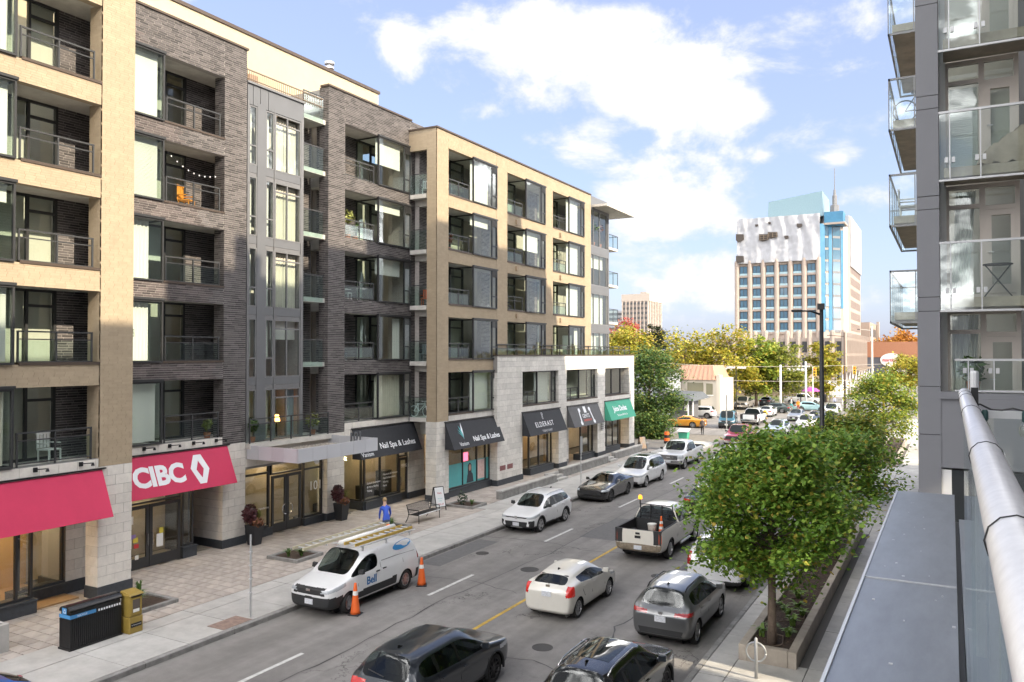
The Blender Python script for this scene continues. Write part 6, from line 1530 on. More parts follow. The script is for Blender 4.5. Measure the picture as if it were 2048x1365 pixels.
# low retaining walls
def low_wall(x, y0, y1, h, label):
    t = thing('retaining_wall', label, 'low wall', (x, (y0 + y1) / 2, .15), 0, 'low concrete walls along the pavement')
    n = max(1, round((y1 - y0) / 1.1))
    for i in range(n):
        a = y0 + (y1 - y0) * i / n; e = y0 + (y1 - y0) * (i + 1) / n
        MB().box(x - .32, x, a + .008, e - .008, .12, .15 + h).build('wall_block', m_kerb, t); MB().box(x - .36, x + .04, a + .005, e - .005, .15 + h, .22 + h).build('coping', m_walk, t)
low_wall(-22.12, 39.1, 46.3, .42, 'low concrete wall starting behind the white compact suv'); low_wall(-22.6, 48.2, 56.3, .5, 'low concrete wall in front of the black tobacconist awning'); low_wall(-22.8, 58.2, 66.0, .5, 'low concrete wall in front of the green awning')
for (y0, x) in ((46.4, -22.1), (56.5, -22.5)):
    t = thing('garden_steps', 'short concrete steps between the low walls %s' % ('near the black awning' if y0 < 50 else 'near the grey awning'), 'steps', (x, y0 + .8, .15), 0, 'steps between the low walls')
    for k in range(3): MB().box(x - .3 - k * .34, x - k * .34, y0, y0 + 1.6, .13, .15 + .14 * (k + 1)).build('step', m_walk, t)
# ================================================================ right pavement
TP_ = thing('tree_planter', 'long raised concrete planter with dark mulch on the right pavement', 'planter', (-4.3, 29, .15))
m_pl = mat('planter_concrete', (.42, .37, .31), .9, var=.14, scale=2, dirt=.2, bump=.12)
def long_planter(t, x0, x1, y0, y1, top=.58):
    y = y0
    while y < y1 - .1:
        e = min(y + 2.4, y1)
        for (a, c_) in ((x0, x0 + .22), (x1 - .22, x1)): MB().box(a, c_, y + .005, e - .005, .12, top).build('planter_wall', m_pl, t, bevel=.012)
        y = e
    for (a, e) in ((y0, y0 + .22), (y1 - .22, y1)): MB().box(x0 + .225, x1 - .225, a, e, .12, top).build('planter_wall', m_pl, t, bevel=.012)
    b = MB(); n = 40; m_ = 10; vs = []; rn = random.Random(2)
    for i in range(n + 1):
        for j in range(m_ + 1): vs.append((x0 + .2 + (x1 - x0 - .4) * j / m_, y0 + .2 + (y1 - y0 - .4) * i / n, top - .10 + rn.uniform(-.03, .03)))
    b.add(vs, [(i * (m_ + 1) + j, i * (m_ + 1) + j + 1, (i + 1) * (m_ + 1) + j + 1, (i + 1) * (m_ + 1) + j) for i in range(n) for j in range(m_)]); b.build('mulch', m_mulch, t, smooth=True)
long_planter(TP_, -5.03, -3.55, 21.75, 39.5)
rn = random.Random(12)
cb = MB()
for i in range(2200):
    x, y = rn.uniform(-4.8, -3.8), rn.uniform(22, 39); s = rn.uniform(.012, .04); a = rn.uniform(0, PI); z = .5 + rn.uniform(0, .02); u = (math.cos(a) * s, math.sin(a) * s); w = (-math.sin(a) * s * .35, math.cos(a) * s * .35)
    cb.add([(x - u[0] - w[0], y - u[1] - w[1], z), (x + u[0] - w[0], y + u[1] - w[1], z + .01), (x + u[0] + w[0], y + u[1] + w[1], z + .012), (x - u[0] + w[0], y - u[1] + w[1], z + .004)], [(0, 1, 2, 3)])
cb.build('bark_chips', mat('bark_chip', (.10, .065, .045), .9, isl=.6), TP_, kind='stuff')
def hosta(x, y, n, h, sp, label):
    t = thing('hosta_plant', label, 'plant', (x, y, .48), 0, 'leafy plants under the street tree'); b = MB()
    rn2 = random.Random(int(x * 100 + y * 10)); blade_plant(b, x, y, .48, n, h, sp, .055, rn2); b.build('leaves', mat('hosta_leaf', (.16, .26, .05), .5, isl=.4), t)
HP = ((-4.05, 24.2), (-4.3, 24.9), (-3.95, 25.3), (-4.5, 23.6), (-4.2, 26.0), (-4.55, 25.6), (-4.0, 23.2), (-4.65, 22.9), (-4.35, 27.0))
ORD = ('first', 'second', 'third', 'fourth', 'fifth', 'sixth', 'seventh', 'eighth', 'ninth')
for i, (x, y) in enumerate(HP):
    hosta(x, y, rn.randint(14, 26), rn.uniform(.18, .32), rn.uniform(.25, .38), 'pale green leafy plant in the near planter, %s from its near end' % ORD[sorted(HP, key=lambda q: q[1]).index((x, y))])
hs_ = thing('irrigation_hose', 'thin brown irrigation hose looping over the planter mulch', 'hose', (-4.3, 23, .5))
MB().tube([(-4.3 + .45 * math.sin(i * .55) * (1 if i > 4 else .6), 21.95 + i * .22 + .1 * math.sin(i * 1.7), .515) for i in range(24)], .012, 5).build('pipe', mat('hose_brown', (.22, .16, .12), .7), hs_)
T2 = thing('tree_planter', 'raised concrete planter further along the right pavement', 'planter', (-4.3, 72, .15)); long_planter(T2, -5.2, -3.5, 64, 82)
# ring and post bicycle stand
bs = thing('bicycle_stand', 'grey ring and post bicycle stand before the tree planter', 'bicycle stand', (-4.35, 20.7, .15))
m_gst = mat('grey_stand', (.40, .41, .42), .45, metal=.5)
MB().tube([(-4.35, 20.7, .13), (-4.35, 20.7, 1.15), (-4.35, 20.7, 1.18)], [.042, .042, .02], 12).build('post', m_gst, bs, smooth=True)
MB().tube([(-4.35 + .24 * math.cos(i * PI / 14), 20.7, .82 + .24 * math.sin(i * PI / 14)) for i in range(29)], .024, 8).build('ring', m_gst, bs, smooth=True)
# kerb painted mark
# planters by the grey building further along
for (x, y, lb) in ((-.95, 62, 'white concrete planter with black box beyond the grey column'), (-.75, 40.5, 'small concrete planter with black box beside the grey column')):
    t = thing('box_planter', lb, 'planter', (x, y, .15)); w = 2.4 if y > 50 else 1.0
    MB().box(x, x + w, y, y + 1.0, .15, .85).build('tub', m_walk, t); MB().box(x + .02, x + w, y + .05, y + .95, .86, 1.35).build('black_box', m_black, t); b = MB(); leaf_ball(b, x + .6, y + .5, 1.7, .6, .4, 300, .1); b.build('foliage', m_lgreen, t)
ys = thing('yellow_shrub', 'slender yellowing shrub beside the small box planter', 'shrub', (-1.25, 41, .15)); b = MB()
for k in range(8): leaf_ball(b, -1.25, 41, .35 + k * .2, .16 - k * .012, .14, 50, .06, random.Random(k))
b.build('foliage', m_lyel, ys); MB().tube([(-1.25, 41, .15), (-1.25, 41, 2.4)], .025, 6).build('stem', mat('twig', (.35, .2, .06), .8), ys)
# black street lamp
lp = thing('street_lamp', 'tall black street lamp pole rising behind the near trees', 'street lamp', (-6.0 + .55, 41, .15))
MB().tube([(-5.45, 41, .13), (-5.45, 41, .6), (-5.45, 41, .65), (-5.45, 41, 10.7)], [.17, .17, .13, .09], 14).build('pole', m_black, lp, smooth=True)
MB().tube([(-5.45, 41, 10.2), (-5.9, 40.8, 10.38), (-6.35, 40.6, 10.4)], [.05, .045, .04], 8).build('arm', m_black, lp, smooth=True); MB().box(-6.75, -6.25, 40.4, 40.68, 10.34, 10.46).build('lamp_head', m_black, lp, bevel=.03); MB().box(-5.62, -5.3, 40.9, 41.05, 10.45, 10.75).build('bracket', m_black, lp)
# ================================================================ people (far and near)
def person(label, loc, rz, top, leg, skin=(.45, .28, .2), hair=(.05, .035, .025), pose='walk', h=1.72, vest=False):
    t = thing('person', label, 'person', loc, rz); k = h / 1.72
    sw = {'walk': .26, 'stand': .03, 'bend': .05}[pose]; bend = .45 if pose == 'bend' else 0
    def J(x, y, z): return Vector((x, y, z)) * k
    j = [J(0, 0, .95), J(0 + bend * .35, 0, 1.15), J(bend * .8, 0, 1.38), J(bend * 1.05, 0, 1.50), J(bend * 1.15 + .02, 0, 1.62), J(bend * 1.2 + .02, 0, 1.72)]
    rad = [.13, .125, .145, .055, .095, .08]
    ed = [(0, 1), (1, 2), (2, 3), (3, 4), (4, 5)]
    def chain(root, pts, rs):
        p = root
        for q, r_ in zip(pts, rs): j.append(q); rad.append(r_); ed.append((p, len(j) - 1)); p = len(j) - 1
        return p
    for sg in (1, -1):
        f = sw * sg
        chain(0, [J(.0, sg * .09, .86), J(f * .6, sg * .1, .48), J(f * 1.0 - (.1 if f < 0 else 0), sg * .1, .09), J(f * 1.0 + .13, sg * .11, .04)], [.10, .065, .048, .04])
        chain(2, [J(bend * .8, sg * .19, 1.36), J(bend * .9 - f * .5, sg * .24, 1.1), J(bend * 1.2 - f * .8 + .1, sg * .22, .88), J(bend * 1.25 - f * .85 + .14, sg * .215, .80)], [.065, .048, .036, .038])
    me = bpy.data.meshes.new('figure'); me.from_pydata([tuple(v) for v in j], ed, [])
    o = bpy.data.objects.new('figure_tmp', me); COL.objects.link(o); md = o.modifiers.new('s', 'SKIN')
    for i, sv in enumerate(me.skin_vertices[0].data): sv.radius = (rad[i] * k, rad[i] * k * (1.25 if i in (0, 1, 2) else 1)); 
    me.skin_vertices[0].data[0].use_root = True
    o.modifiers.new('u', 'SUBSURF').levels = 1
    em = bpy.data.meshes.new_from_object(o.evaluated_get(bpy.context.evaluated_depsgraph_get())); bpy.data.objects.remove(o)
    sk = mat('skin_tone', skin, .6); tm = top; lm = leg; sh = m_black
    for m in (sk, tm, lm, sh): em.materials.append(m)
    for p in em.polygons:
        c = p.center; z = c.z / k; hx = abs(c.y) / k
        p.use_smooth = True
        p.material_index = 3 if z < .10 else (2 if z < .93 and hx < .19 or z < .8 and hx < .2 else (0 if z > 1.455 and hx < .12 or (hx > .2 and z < .86) else 1))
    new_obj('body', em, t, True)
    hd = j[5]; b = MB(); b.lathe([(.001, .105), (.06, .09), (.098, .03), (.1, -.03), (.085, -.06)], 12, (hd.x - .02, 0, hd.z - .02), cap=False); b.build('hair', mat('hair_%02d' % int(hair[0] * 100), hair, .7), t, smooth=True, local=True)
    b = MB(); b.lathe([(.001, .03), (.016, 0), (.001, -.02)], 6, (hd.x + .085, 0, hd.z - .07)); b.build('nose', sk, t, local=True)
m_blue = mat('blue_jacket', (.03, .09, .5), .7); m_den = mat('denim', (.05, .07, .12), .8); m_hi = mat('orange_vest', (.75, .28, .02), .7); m_drk = mat('dark_clothes', (.03, .03, .035), .8); m_lil = mat('pale_top', (.4, .42, .55), .8)
person('person in bright blue jacket bending over behind the van', (-21.7, 28.15, .15), PI * .75, m_blue, m_den, hair=(.35, .24, .12), pose='bend')
person('person in pale top and dark shorts walking across the far street', (-15.9, 133.8, .01), PI / 2, m_lil, m_drk)
person('person in dark clothes waiting on the far corner', (-18.9, 146, .02), -PI / 2, m_drk, m_drk, pose='stand')
person('worker in orange vest standing in the parking lot', (-19.4, 121.5, .02), -PI / 2, m_hi, mat('red_trousers', (.4, .08, .05), .8), pose='stand')
person('person in light blue trousers walking between the parked cars', (-21.0, 125.5, .02), PI, mat('white_shirt', (.6, .6, .58), .8), mat('turquoise_trousers', (.05, .4, .45), .8))
person('person in grey coat standing behind the green bin', (-22.4, 81.5, .02), -PI / 2, mat('grey_coat', (.12, .1, .1), .8), m_drk, pose='stand')
# ================================================================ things on the balconies
def chair(x, y, z, rz, m, label, group='balcony chairs', h=.9):
    t = thing('balcony_chair', label, 'chair', (x, y, z), rz, group)
    MB().box(-.25, .25, -.25, .25, .4, .44).build('seat', m, t, local=True)
    for k in range(4): MB().box(-.27, -.24, -.24 + k * .13, -.15 + k * .13, .46, h).build('back_slat', m, t, local=True)
    MB().box(-.28, -.23, -.26, .26, h, h + .06).build('back_rail', m, t, local=True)
    for sx in (-.23, .21):
        for sy in (-.23, .21): MB().box(sx, sx + .04, sy, sy + .04, 0, .4).build('leg', m, t, local=True)
    for sy in (-.27, .24): MB().box(-.25, .2, sy, sy + .04, .6, .64).build('armrest', m, t, local=True)
m_or = mat('orange_wood', (.55, .24, .03), .6); m_rdch = mat('red_orange_paint', (.5, .12, .05), .6); m_wh = mat('white_resin', (.7, .7, .68), .5); m_grch = mat('grey_resin', (.2, .22, .24), .5)
chair(-27.5, 22.3, LV[3] - .05, .4, m_or, 'orange wooden chair on fourth floor balcony of dark brick bay', h=1.0)
chair(-26.2, 37.6, LV[2] - .07, -1.2, m_rdch, 'red-orange chair behind corner balcony glass beside tan column')
chair(-26.2, 37.6, LV[4] - .07, -1.0, m_wh, 'pale chair on the top corner balcony beside the tan column')
chair(-26.2, 37.5, LV[1] - .07, -1.3, m_grch, 'grey chair on the lower corner balcony beside the tan column')
chair(-25.7, 15.6, LV[0] - .05, .2, m_wh, 'white chair on lowest tan balcony above the plain red awning')
chair(-25.5, 45.8, LV[2] - .05, .3, m_grch, 'grey chair on third floor tan balcony in the middle bay')
chair(-27.5, 32.2, LV[2] - .05, .3, m_wh, 'white chair on third floor balcony of the right dark brick bay')
chair(-27.6, 32.0, LV[1] - .05, .5, m_grch, 'grey chair on second floor balcony of the right dark brick bay')
def pot_plant(x, y, z, label, m, h=.8, r=.3):
    t = thing('potted_plant', label, 'potted plant', (x, y, z), 0, 'potted plants on balconies')
    MB().lathe([(.11, 0), (.15, .26), (.13, .26), (.12, .2)], 12).build('pot', mat('terracotta', (.4, .16, .09), .8), t, local=True); MB().tube([(0, 0, .2), (.02, 0, h * .7)], .015, 5).build('stem', m_bark0, t, local=True)
    b = MB(); leaf_ball(b, 0, 0, h, r, r * 1.1, 130, .09, random.Random(int(y * 7))); b.build('leaves', m, t, local=True)
m_bark0 = mat('twig_brown', (.15, .1, .06), .9)
pot_plant(-27.1, 31.9, LV[3] - .05, 'yellow-green leafy plant on fourth floor balcony of right dark bay', m_lyel, 1.15, .35)
pot_plant(-27.2, 32.6, LV[3] - .05, 'small potted plant beside the yellow-green one', m_lgreen, .7, .22)
pot_plant(-26.95, 25.4, 4.42, 'green plant at left end of the terrace above the lobby canopy', m_lgreen, .8, .3)
pot_plant(-26.95, 29.2, 4.42, 'yellow-green plant at right end of terrace above the lobby canopy', m_lyel, .7, .35)
pot_plant(-25.3, 38.5, LV[3] - .05, 'flowering plant on fourth floor tan balcony', m_leafred, .75, .3)
pot_plant(-25.2, 59.6, LV[4] - .3, 'tall green plant inside the top corner window', m_lgreen, 1.4, .45)
pot_plant(-25.2, 61.0, LV[4] - .3, 'orange flowering plant inside the top corner window', m_leafred, 1.6, .35)
pot_plant(-27.1, 19.2, LV[1], 'climbing green plant behind the glass of second floor dark bay', m_lgreen, 1.1, .4)
pot_plant(-27.1, 23.1, LV[0] - .05, 'yellow potted flowers on the lowest dark brick balcony', m_lyel, .6, .2)
# string lights on a dark brick balcony
sl = thing('balcony_string_lights', 'string of small white bulbs across fourth floor dark brick balcony', 'string lights', (-27, 22, LV[3] + 1.9))
pts = [(-26.98, 20.9 + i * .27, LV[3] + 2.1 - .4 * math.sin(PI * i / 10) - .05 * i) for i in range(11)]
MB().tube(pts, .008, 4).build('cable', m_black, sl)
for p in pts[1:-1]: MB().lathe([(.001, -.07), (.03, -.04), (.02, 0)], 6, p).build('bulb', m_sign, sl)
def bicycle(x, y, z, rz, label, m, s=1.0, upright=False):
    t = thing('bicycle', label, 'bicycle', (x, y, z), rz, 'bicycles on balconies'); r = .33 * s
    if upright: t.rotation_euler = (0, -PI / 2 * .78, rz)
    for cx in (-.5 * s, .5 * s):
        MB().tube([(cx + r * math.cos(i * PI / 12), 0, r + r * math.sin(i * PI / 12)) for i in range(25)], .022, 6).build('wheel', m, t, local=True)
    fr = [((-.5, .33), (-.12, .33)), ((-.12, .33), (-.2, .85)), ((-.5, .33), (-.2, .78)), ((-.12, .33), (.33, .75)), ((-.2, .78), (.33, .8)), ((.33, .88), (.5, .33))]
    f = MB()
    for (a, b_) in fr: f.tube([(a[0] * s, 0, a[1] * s), (b_[0] * s, 0, b_[1] * s)], .02, 6)
    f.build('frame', m, t, local=True); MB().box(-.32 * s, -.08 * s, -.06, .06, .86 * s, .92 * s).build('saddle', m_black, t, local=True); MB().tube([(.33 * s, -.28, .98 * s), (.3 * s, 0, .93 * s), (.33 * s, .28, .98 * s)], .018, 6).build('handlebar', m, t, local=True)
bicycle(-26.15, 37.0, LV[0] - .05, 0, 'white wheeled bicycle on corner balcony above the nail spa awning', m_sign, .9)
bicycle(-.68, 27.5, FL[3] + .0, 0, 'dark bicycle parked on corner balcony of the grey tower', mat('bicycle_dark', (.04, .07, .09), .5))
# grey tower balconies: covered furniture, bistro table
cv = thing('covered_barbecue', 'beige fabric cover draped over furniture on the grey tower balcony', 'cover', (1.1, 21.1, FL[2]))
b = MB(); nx_, ny_ = 14, 6; vs = []
for i in range(nx_ + 1):
    for j in range(ny_ + 1):
        u, v = i / nx_, j / ny_; hgt = (.15 + .75 * min(1, u * 1.3) ** .8) * (1 - .12 * abs(v - .5) * 2); vs.append((.55 + 1.2 * u, 20.75 + .7 * v + .03 * math.sin(u * 20), FL[2] + (hgt if 0 < j < ny_ and i > 0 else .02) + .04 * math.sin(u * 25 + v * 7)))
b.add(vs, [(i * (ny_ + 1) + j, (i + 1) * (ny_ + 1) + j, (i + 1) * (ny_ + 1) + j + 1, i * (ny_ + 1) + j + 1) for i in range(nx_) for j in range(ny_)]); b.build('fabric', mat('beige_cover', (.40, .34, .27), .9, var=.1), cv, smooth=True)
bt = thing('bistro_table', 'folding black bistro table behind the grey tower balcony glass', 'table', (.95, 21.1, FL[1])); MB().lathe([(.3, FL[1] + .72), (.3, FL[1] + .74)], 20, (.95, 21.1, 0)).build('top', m_frame, bt)
for sg in (-1, 1): MB().tube([(.95 - .27 * sg, 21.1 + .05 * sg, FL[1]), (.95 + .25 * sg, 21.1 + .05 * sg, FL[1] + .72)], .014, 6).build('leg', m_frame, bt)
for (x, z, lb) in ((-1.15, FL[2], 'white chair on corner balcony of the grey tower'),): chair(x, 28.2, z, 0, m_wh, lb)
pot_plant(.45, 21.2, 7.42, 'feathery green plant behind the lowest glass rail of the grey tower', m_lgreen, .55, .3)
# lamp glowing in the terrace window
gl_ = thing('table_lamp', 'small glowing orange lamp inside the terrace window above the canopy', 'lamp', (-27.4, 27.3, 4.45)); MB().lathe([(.12, 4.45), (.03, 4.5), (.03, 5.2)], 10, (-27.4, 27.3, 0)).build('stand', m_black, gl_); MB().lathe([(.16, 5.2), (.1, 5.5)], 12, (-27.4, 27.3, 0), cap=False).build('shade', mat('lamp_shade_glow', (.8, .4, .1), .7, emit=(1, .42, .1), es=3), gl_)
# ceiling lamps inside the bank, lobby and shops
m_ceil = mat('ceiling_lamp_glow', (1, .85, .6), .5, emit=(1, .74, .42), es=9)
for (x, y, lx, ly) in ((-27.6, 12.0, .5, 1.2), (-27.6, 15.2, .5, 1.2), (-28.2, 20.2, .4, 1.0), (-28.2, 27.6, .4, 1.0), (-28.2, 35, .4, 1.2), (-27.5, 40.4, .4, 1.4), (-27, 49.6, .4, 1.2), (-27.6, 55.6, .4, 1.2), (-27, 62.6, .4, 1.2)):
    MB().box(x, x + lx, y, y + ly, 3.62, 3.68).build('ceiling_lamp', m_ceil, LB)
# ================================================================ trees
def leaf_mat(name, cols, trans=.35):
    if name in MATS: return MATS[name]
    m = bpy.data.materials.new(name); m.use_nodes = True; MATS[name] = m
    nt = m.node_tree; N = nt.nodes; Lk = nt.links; N.clear()
    out = N.new('ShaderNodeOutputMaterial'); df = N.new('ShaderNodeBsdfPrincipled'); df.inputs['Roughness'].default_value = .5; df.inputs['Specular IOR Level'].default_value = .35
    tr = N.new('ShaderNodeBsdfTranslucent'); mx = N.new('ShaderNodeMixShader'); mx.inputs[0].default_value = trans
    ge = N.new('ShaderNodeNewGeometry'); rp = N.new('ShaderNodeValToRGB'); Lk.new(ge.outputs['Random Per Island'], rp.inputs[0])
    el = rp.color_ramp.elements
    while len(el) < len(cols): el.new(.5)
    for i, (p, c) in enumerate(cols): el[i].position = p; el[i].color = (*c, 1)
    Lk.new(rp.outputs[0], df.inputs['Base Color']); Lk.new(rp.outputs[0], tr.inputs[0]); Lk.new(df.outputs[0], mx.inputs[1]); Lk.new(tr.outputs[0], mx.inputs[2]); Lk.new(mx.outputs[0], out.inputs[0])
    return m
m_bark = mat('tree_bark', (.16, .12, .09), .9, var=.3, scale=8, bump=.5, bscale=25)
def tree(name, label, x, y, z0, trunk, cz, rx, ry, rz, ncl, nl, ls, lm, seed, sig=.42, tr=.11, group='street trees', droop=0., lean=0.):
    rn = random.Random(seed); t = thing(name, label, 'tree', (x, y, z0), 0, group)
    tb = MB(); top = cz + rz * .55
    axis = [(x + lean * (k / 6) + rn.uniform(-.05, .05) * (k > 1), y + rn.uniform(-.05, .05) * (k > 1), z0 - .05 + (top - z0) * k / 6) for k in range(7)]
    tb.tube(axis, [tr * 1.25, tr, tr * .92, tr * .8, tr * .6, tr * .4, tr * .15], 10)
    def ax(z):
        u = min(max((z - z0) / (top - z0), 0), 1) * 6; i = min(int(u), 5); f = u - i; a, b_ = Vector(axis[i]), Vector(axis[i + 1]); return a + (b_ - a) * f
    cl = []
    while len(cl) < ncl:
        v = Vector((rn.uniform(-1, 1), rn.uniform(-1, 1), rn.uniform(-1, 1))); l = v.length
        if l > 1 or l < .3: continue
        if rn.random() > .25 + .75 * l: continue
        k = rn.uniform(.86, 1.12); zz = v.z
        wx = 1 - .22 * max(0, zz)
        cl.append(Vector((x + v.x * rx * k * wx, y + v.y * ry * k * wx, cz + zz * rz * k)))
    for c in cl:
        zs = max(trunk + z0, min(c.z - .35 * math.hypot(c.x - x, c.y - y), top - .2)); a = ax(zs); mid = a * .45 + c * .55 + Vector((rn.uniform(-.2, .2), rn.uniform(-.2, .2), rn.uniform(.0, .25)))
        tb.tube([a, mid, c], [tr * .3, tr * .17, .008], 5, cap=False)
    tb.build('trunk', m_bark, t, smooth=True)
    vs = []; fs = []; nb = 0
    per = nl // ncl
    for c in cl:
        s3 = sig * rn.uniform(.7, 1.25)
        for i in range(int(per * rn.uniform(.6, 1.4))):
            px, py, pz = c.x + rn.gauss(0, s3), c.y + rn.gauss(0, s3), c.z + rn.gauss(0, s3 * .62) - droop * abs(rn.gauss(0, 1))
            a = rn.uniform(0, 2 * PI); til = rn.uniform(-.9, .5); k = ls * rn.uniform(.65, 1.25)
            ux, uy, uz = math.cos(a) * math.cos(til), math.sin(a) * math.cos(til), math.sin(til)
            b2 = a + PI / 2; ro = rn.uniform(-.7, .7); wx, wy, wz = math.cos(b2) * math.cos(ro), math.sin(b2) * math.cos(ro), math.sin(ro)
            h = .42 * k
            vs += [(px - ux * k * .5, py - uy * k * .5, pz - uz * k * .5), (px + wx * h - ux * k * .1, py + wy * h - uy * k * .1, pz + wz * h - uz * k * .1 - .12 * k), (px + ux * k * .55, py + uy * k * .55, pz + uz * k * .55 - .1 * k), (px - wx * h - ux * k * .1, py - wy * h - uy * k * .1, pz - wz * h - uz * k * .1 - .12 * k)]
            fs += [(nb, nb + 1, nb + 2), (nb, nb + 2, nb + 3)]; nb += 4
    me = bpy.data.meshes.new('crown'); me.from_pydata(vs, [], fs); me.materials.append(lm); new_obj('crown', me, t)
    return t
lg = leaf_mat('linden_leaves', [(0, (.10, .20, .03)), (.45, (.19, .34, .05)), (.8, (.28, .42, .06)), (.93, (.42, .42, .07)), (1, (.48, .34, .06))])
lg2 = leaf_mat('linden_leaves_yellowing', [(0, (.11, .19, .03)), (.4, (.22, .31, .05)), (.75, (.34, .40, .06)), (.92, (.5, .46, .07)), (1, (.5, .33, .06))])
ly = leaf_mat('autumn_yellow_leaves', [(0, (.17, .20, .03)), (.4, (.33, .33, .04)), (.75, (.5, .43, .06)), (1, (.52, .36, .07))])
lo = leaf_mat('autumn_orange_leaves', [(0, (.3, .12, .03)), (.5, (.48, .20, .04)), (1, (.55, .32, .05))])
lr = leaf_mat('autumn_red_leaves', [(0, (.35, .06, .05)), (.6, (.55, .14, .10)), (1, (.6, .25, .15))])
lw = leaf_mat('willow_leaves', [(0, (.04, .09, .035)), (.5, (.10, .18, .05)), (.85, (.17, .25, .06)), (1, (.28, .28, .07))])
le = leaf_mat('elm_leaves', [(0, (.11, .15, .03)), (.5, (.21, .25, .04)), (1, (.36, .34, .06))])
tree('street_tree', 'full green street tree standing in the near end of the planter', -4.28, 22.4, .48, 1.35, 4.15, 2.0, 2.0, 2.15, 105, 24000, .135, lg, 11, sig=.34)
tree('street_tree', 'second green street tree in the planter, behind the near one', -4.0, 33.0, .48, 1.5, 3.75, 2.2, 2.2, 1.85, 75, 13000, .155, lg, 23, sig=.36)
tree('street_tree', 'yellowing green tree between the lamp pole and the grey column', -5.0, 47, .15, 1.8, 3.6, 2.0, 2.0, 1.6, 60, 6500, .19, lg2, 31, sig=.4)
tree('street_tree', 'pointed yellow-green tree furthest along the right pavement', -5.0, 75, .48, 1.9, 3.9, 2.9, 2.9, 2.6, 70, 8000, .24, lg2, 47, sig=.5)
gb_ = 'trees beyond the apartment building'
tree('willow_tree', 'dense dark green tree hiding the corner beyond the juice shop', -26.9, 78, .0, .6, 4.9, 3.0, 3.2, 4.5, 100, 13000, .26, lw, 5, sig=.55, tr=.2, group=gb_, droop=.35)
tree('willow_tree', 'lower green bush at the foot of the dark green tree', -26.2, 75.5, .0, .3, 1.6, 2.2, 1.8, 1.5, 50, 6000, .22, lw, 6, sig=.45, tr=.1, group=gb_, droop=.2)
for i, (x, y, cz, rx, rz, m, lb) in enumerate(((-38, 128, 7.0, 5.5, 5.4, ly, 'broad golden tree above the copper roofed house'), (-30.5, 126, 7.2, 4.6, 5.6, ly, 'golden tree right of the copper roofed house'), (-27.3, 131, 6.6, 3.6, 5.0, lg2, 'yellow-green tree beside the white sign board'),
        (-24.0, 134, 6.4, 4.2, 5.2, le, 'olive green tree in front of the construction building'), (-19.3, 150, 6.0, 3.0, 5.0, ly, 'slim yellow tree touching the lamp pole'), (-45, 120, 7.5, 4.5, 5.6, ly, 'yellow tree seen over the terrace railing'),
        (-62, 165, 9.8, 4.8, 5.8, lr, 'salmon red maple left of the far office tower'), (-57, 168, 8.5, 3.5, 6.5, leaf_mat('conifer_needles', [(0, (.02, .035, .02)), (1, (.06, .07, .03))]), 'dark conifer at the foot of the far office tower'), (-73, 168, 8.5, 5.5, 6.0, lo, 'orange tree at the edge of the apartment building'), (-52, 140, 7.5, 5.0, 5.5, ly, 'yellow tree under the red maple'),
        (-16.0, 290, 9, 9, 7.5, lo, 'orange tree beyond the oval sign'), (-2, 300, 9, 10, 8, ly, 'golden tree beside the grey column'), (-8.2, 195, 4.8, 4.2, 3.6, ly, 'bright yellow small tree by the far street'))):
    tree('autumn_tree', lb, x, y, 0, cz - rz * .8, cz, rx, rx, rz, 60, 5200, .48 if y < 200 else .9, m, 60 + i, sig=rx * .17, tr=.22, group=gb_)
# far wood on the horizon: one mass
rn = random.Random(77); vs = []; fs = []; nb = 0
for i in range(9000):
    x = rn.uniform(-420, 220); y = 430 + rn.uniform(-25, 25) + abs(x) * .05; hz = 9 + 3.5 * math.sin(x * .05) + 2 * math.sin(x * .17); z = rn.uniform(0, 1) ** .6 * hz; k = rn.uniform(.8, 2.0)
    a = rn.uniform(0, PI); u = (math.cos(a) * k, math.sin(a) * k * .5, rn.uniform(-.5, .5) * k); w = (rn.uniform(-.4, .4) * k, 0, k)
    vs += [(x - u[0], y - u[1], z - u[2]), (x + w[0], y, z + w[2]), (x + u[0], y + u[1], z + u[2]), (x - w[0], y, z - w[2] * .6)]; fs.append((nb, nb + 1, nb + 2, nb + 3)); nb += 4
me = bpy.data.meshes.new('autumn_wood'); me.from_pydata(vs, [], fs); me.materials.append(leaf_mat('wood_leaves', [(0, (.08, .09, .03)), (.5, (.22, .17, .04)), (1, (.36, .2, .06))])); o = new_obj('autumn_wood', me); tag(o, 'distant autumn woodland along the horizon', 'woodland', kind='stuff')
# ================================================================ buildings and things down the street
m_precast = mat('beige_precast', (.37, .31, .27), .85, var=.06, scale=.4); m_bluew = mat('blue_window_glass', (.05, .13, .2), .06, spec=.9, coat=.5); m_wrap = mat('white_tarpaulin', (.40, .41, .44), .6, var=.10, scale=.5, bump=.6, bscale=1.0); m_bluem = mat('blue_membrane', (.05, .19, .33), .6, var=.15, scale=.7); m_teal2 = mat('teal_sheathing', (.20, .31, .37), .6, var=.08)
CB = thing('construction_building', 'tall beige building under construction wrapped in white tarpaulin at the top', 'building', (-36, 225, 0))
Yf, xa, xb_ = 215.0, -49.6, -29.2
MB().box(xa, xb_, Yf, 245, 12, 44).build('core', m_precast, CB); MB().box(xb_ - .5, -22.6, 221.5, 250, 12, 44).build('core', m_precast, CB)
nb_ = 6; bw = (xb_ - xa) / nb_
for i in range(nb_ + 1):
    x = xa + bw * i; MB().lathe([(.62, 12), (.62, 32.6), (.5, 33.0), (.001, 33.0)], 10, (x, Yf - .25, 0)).build('pier', m_precast, CB, smooth=False)
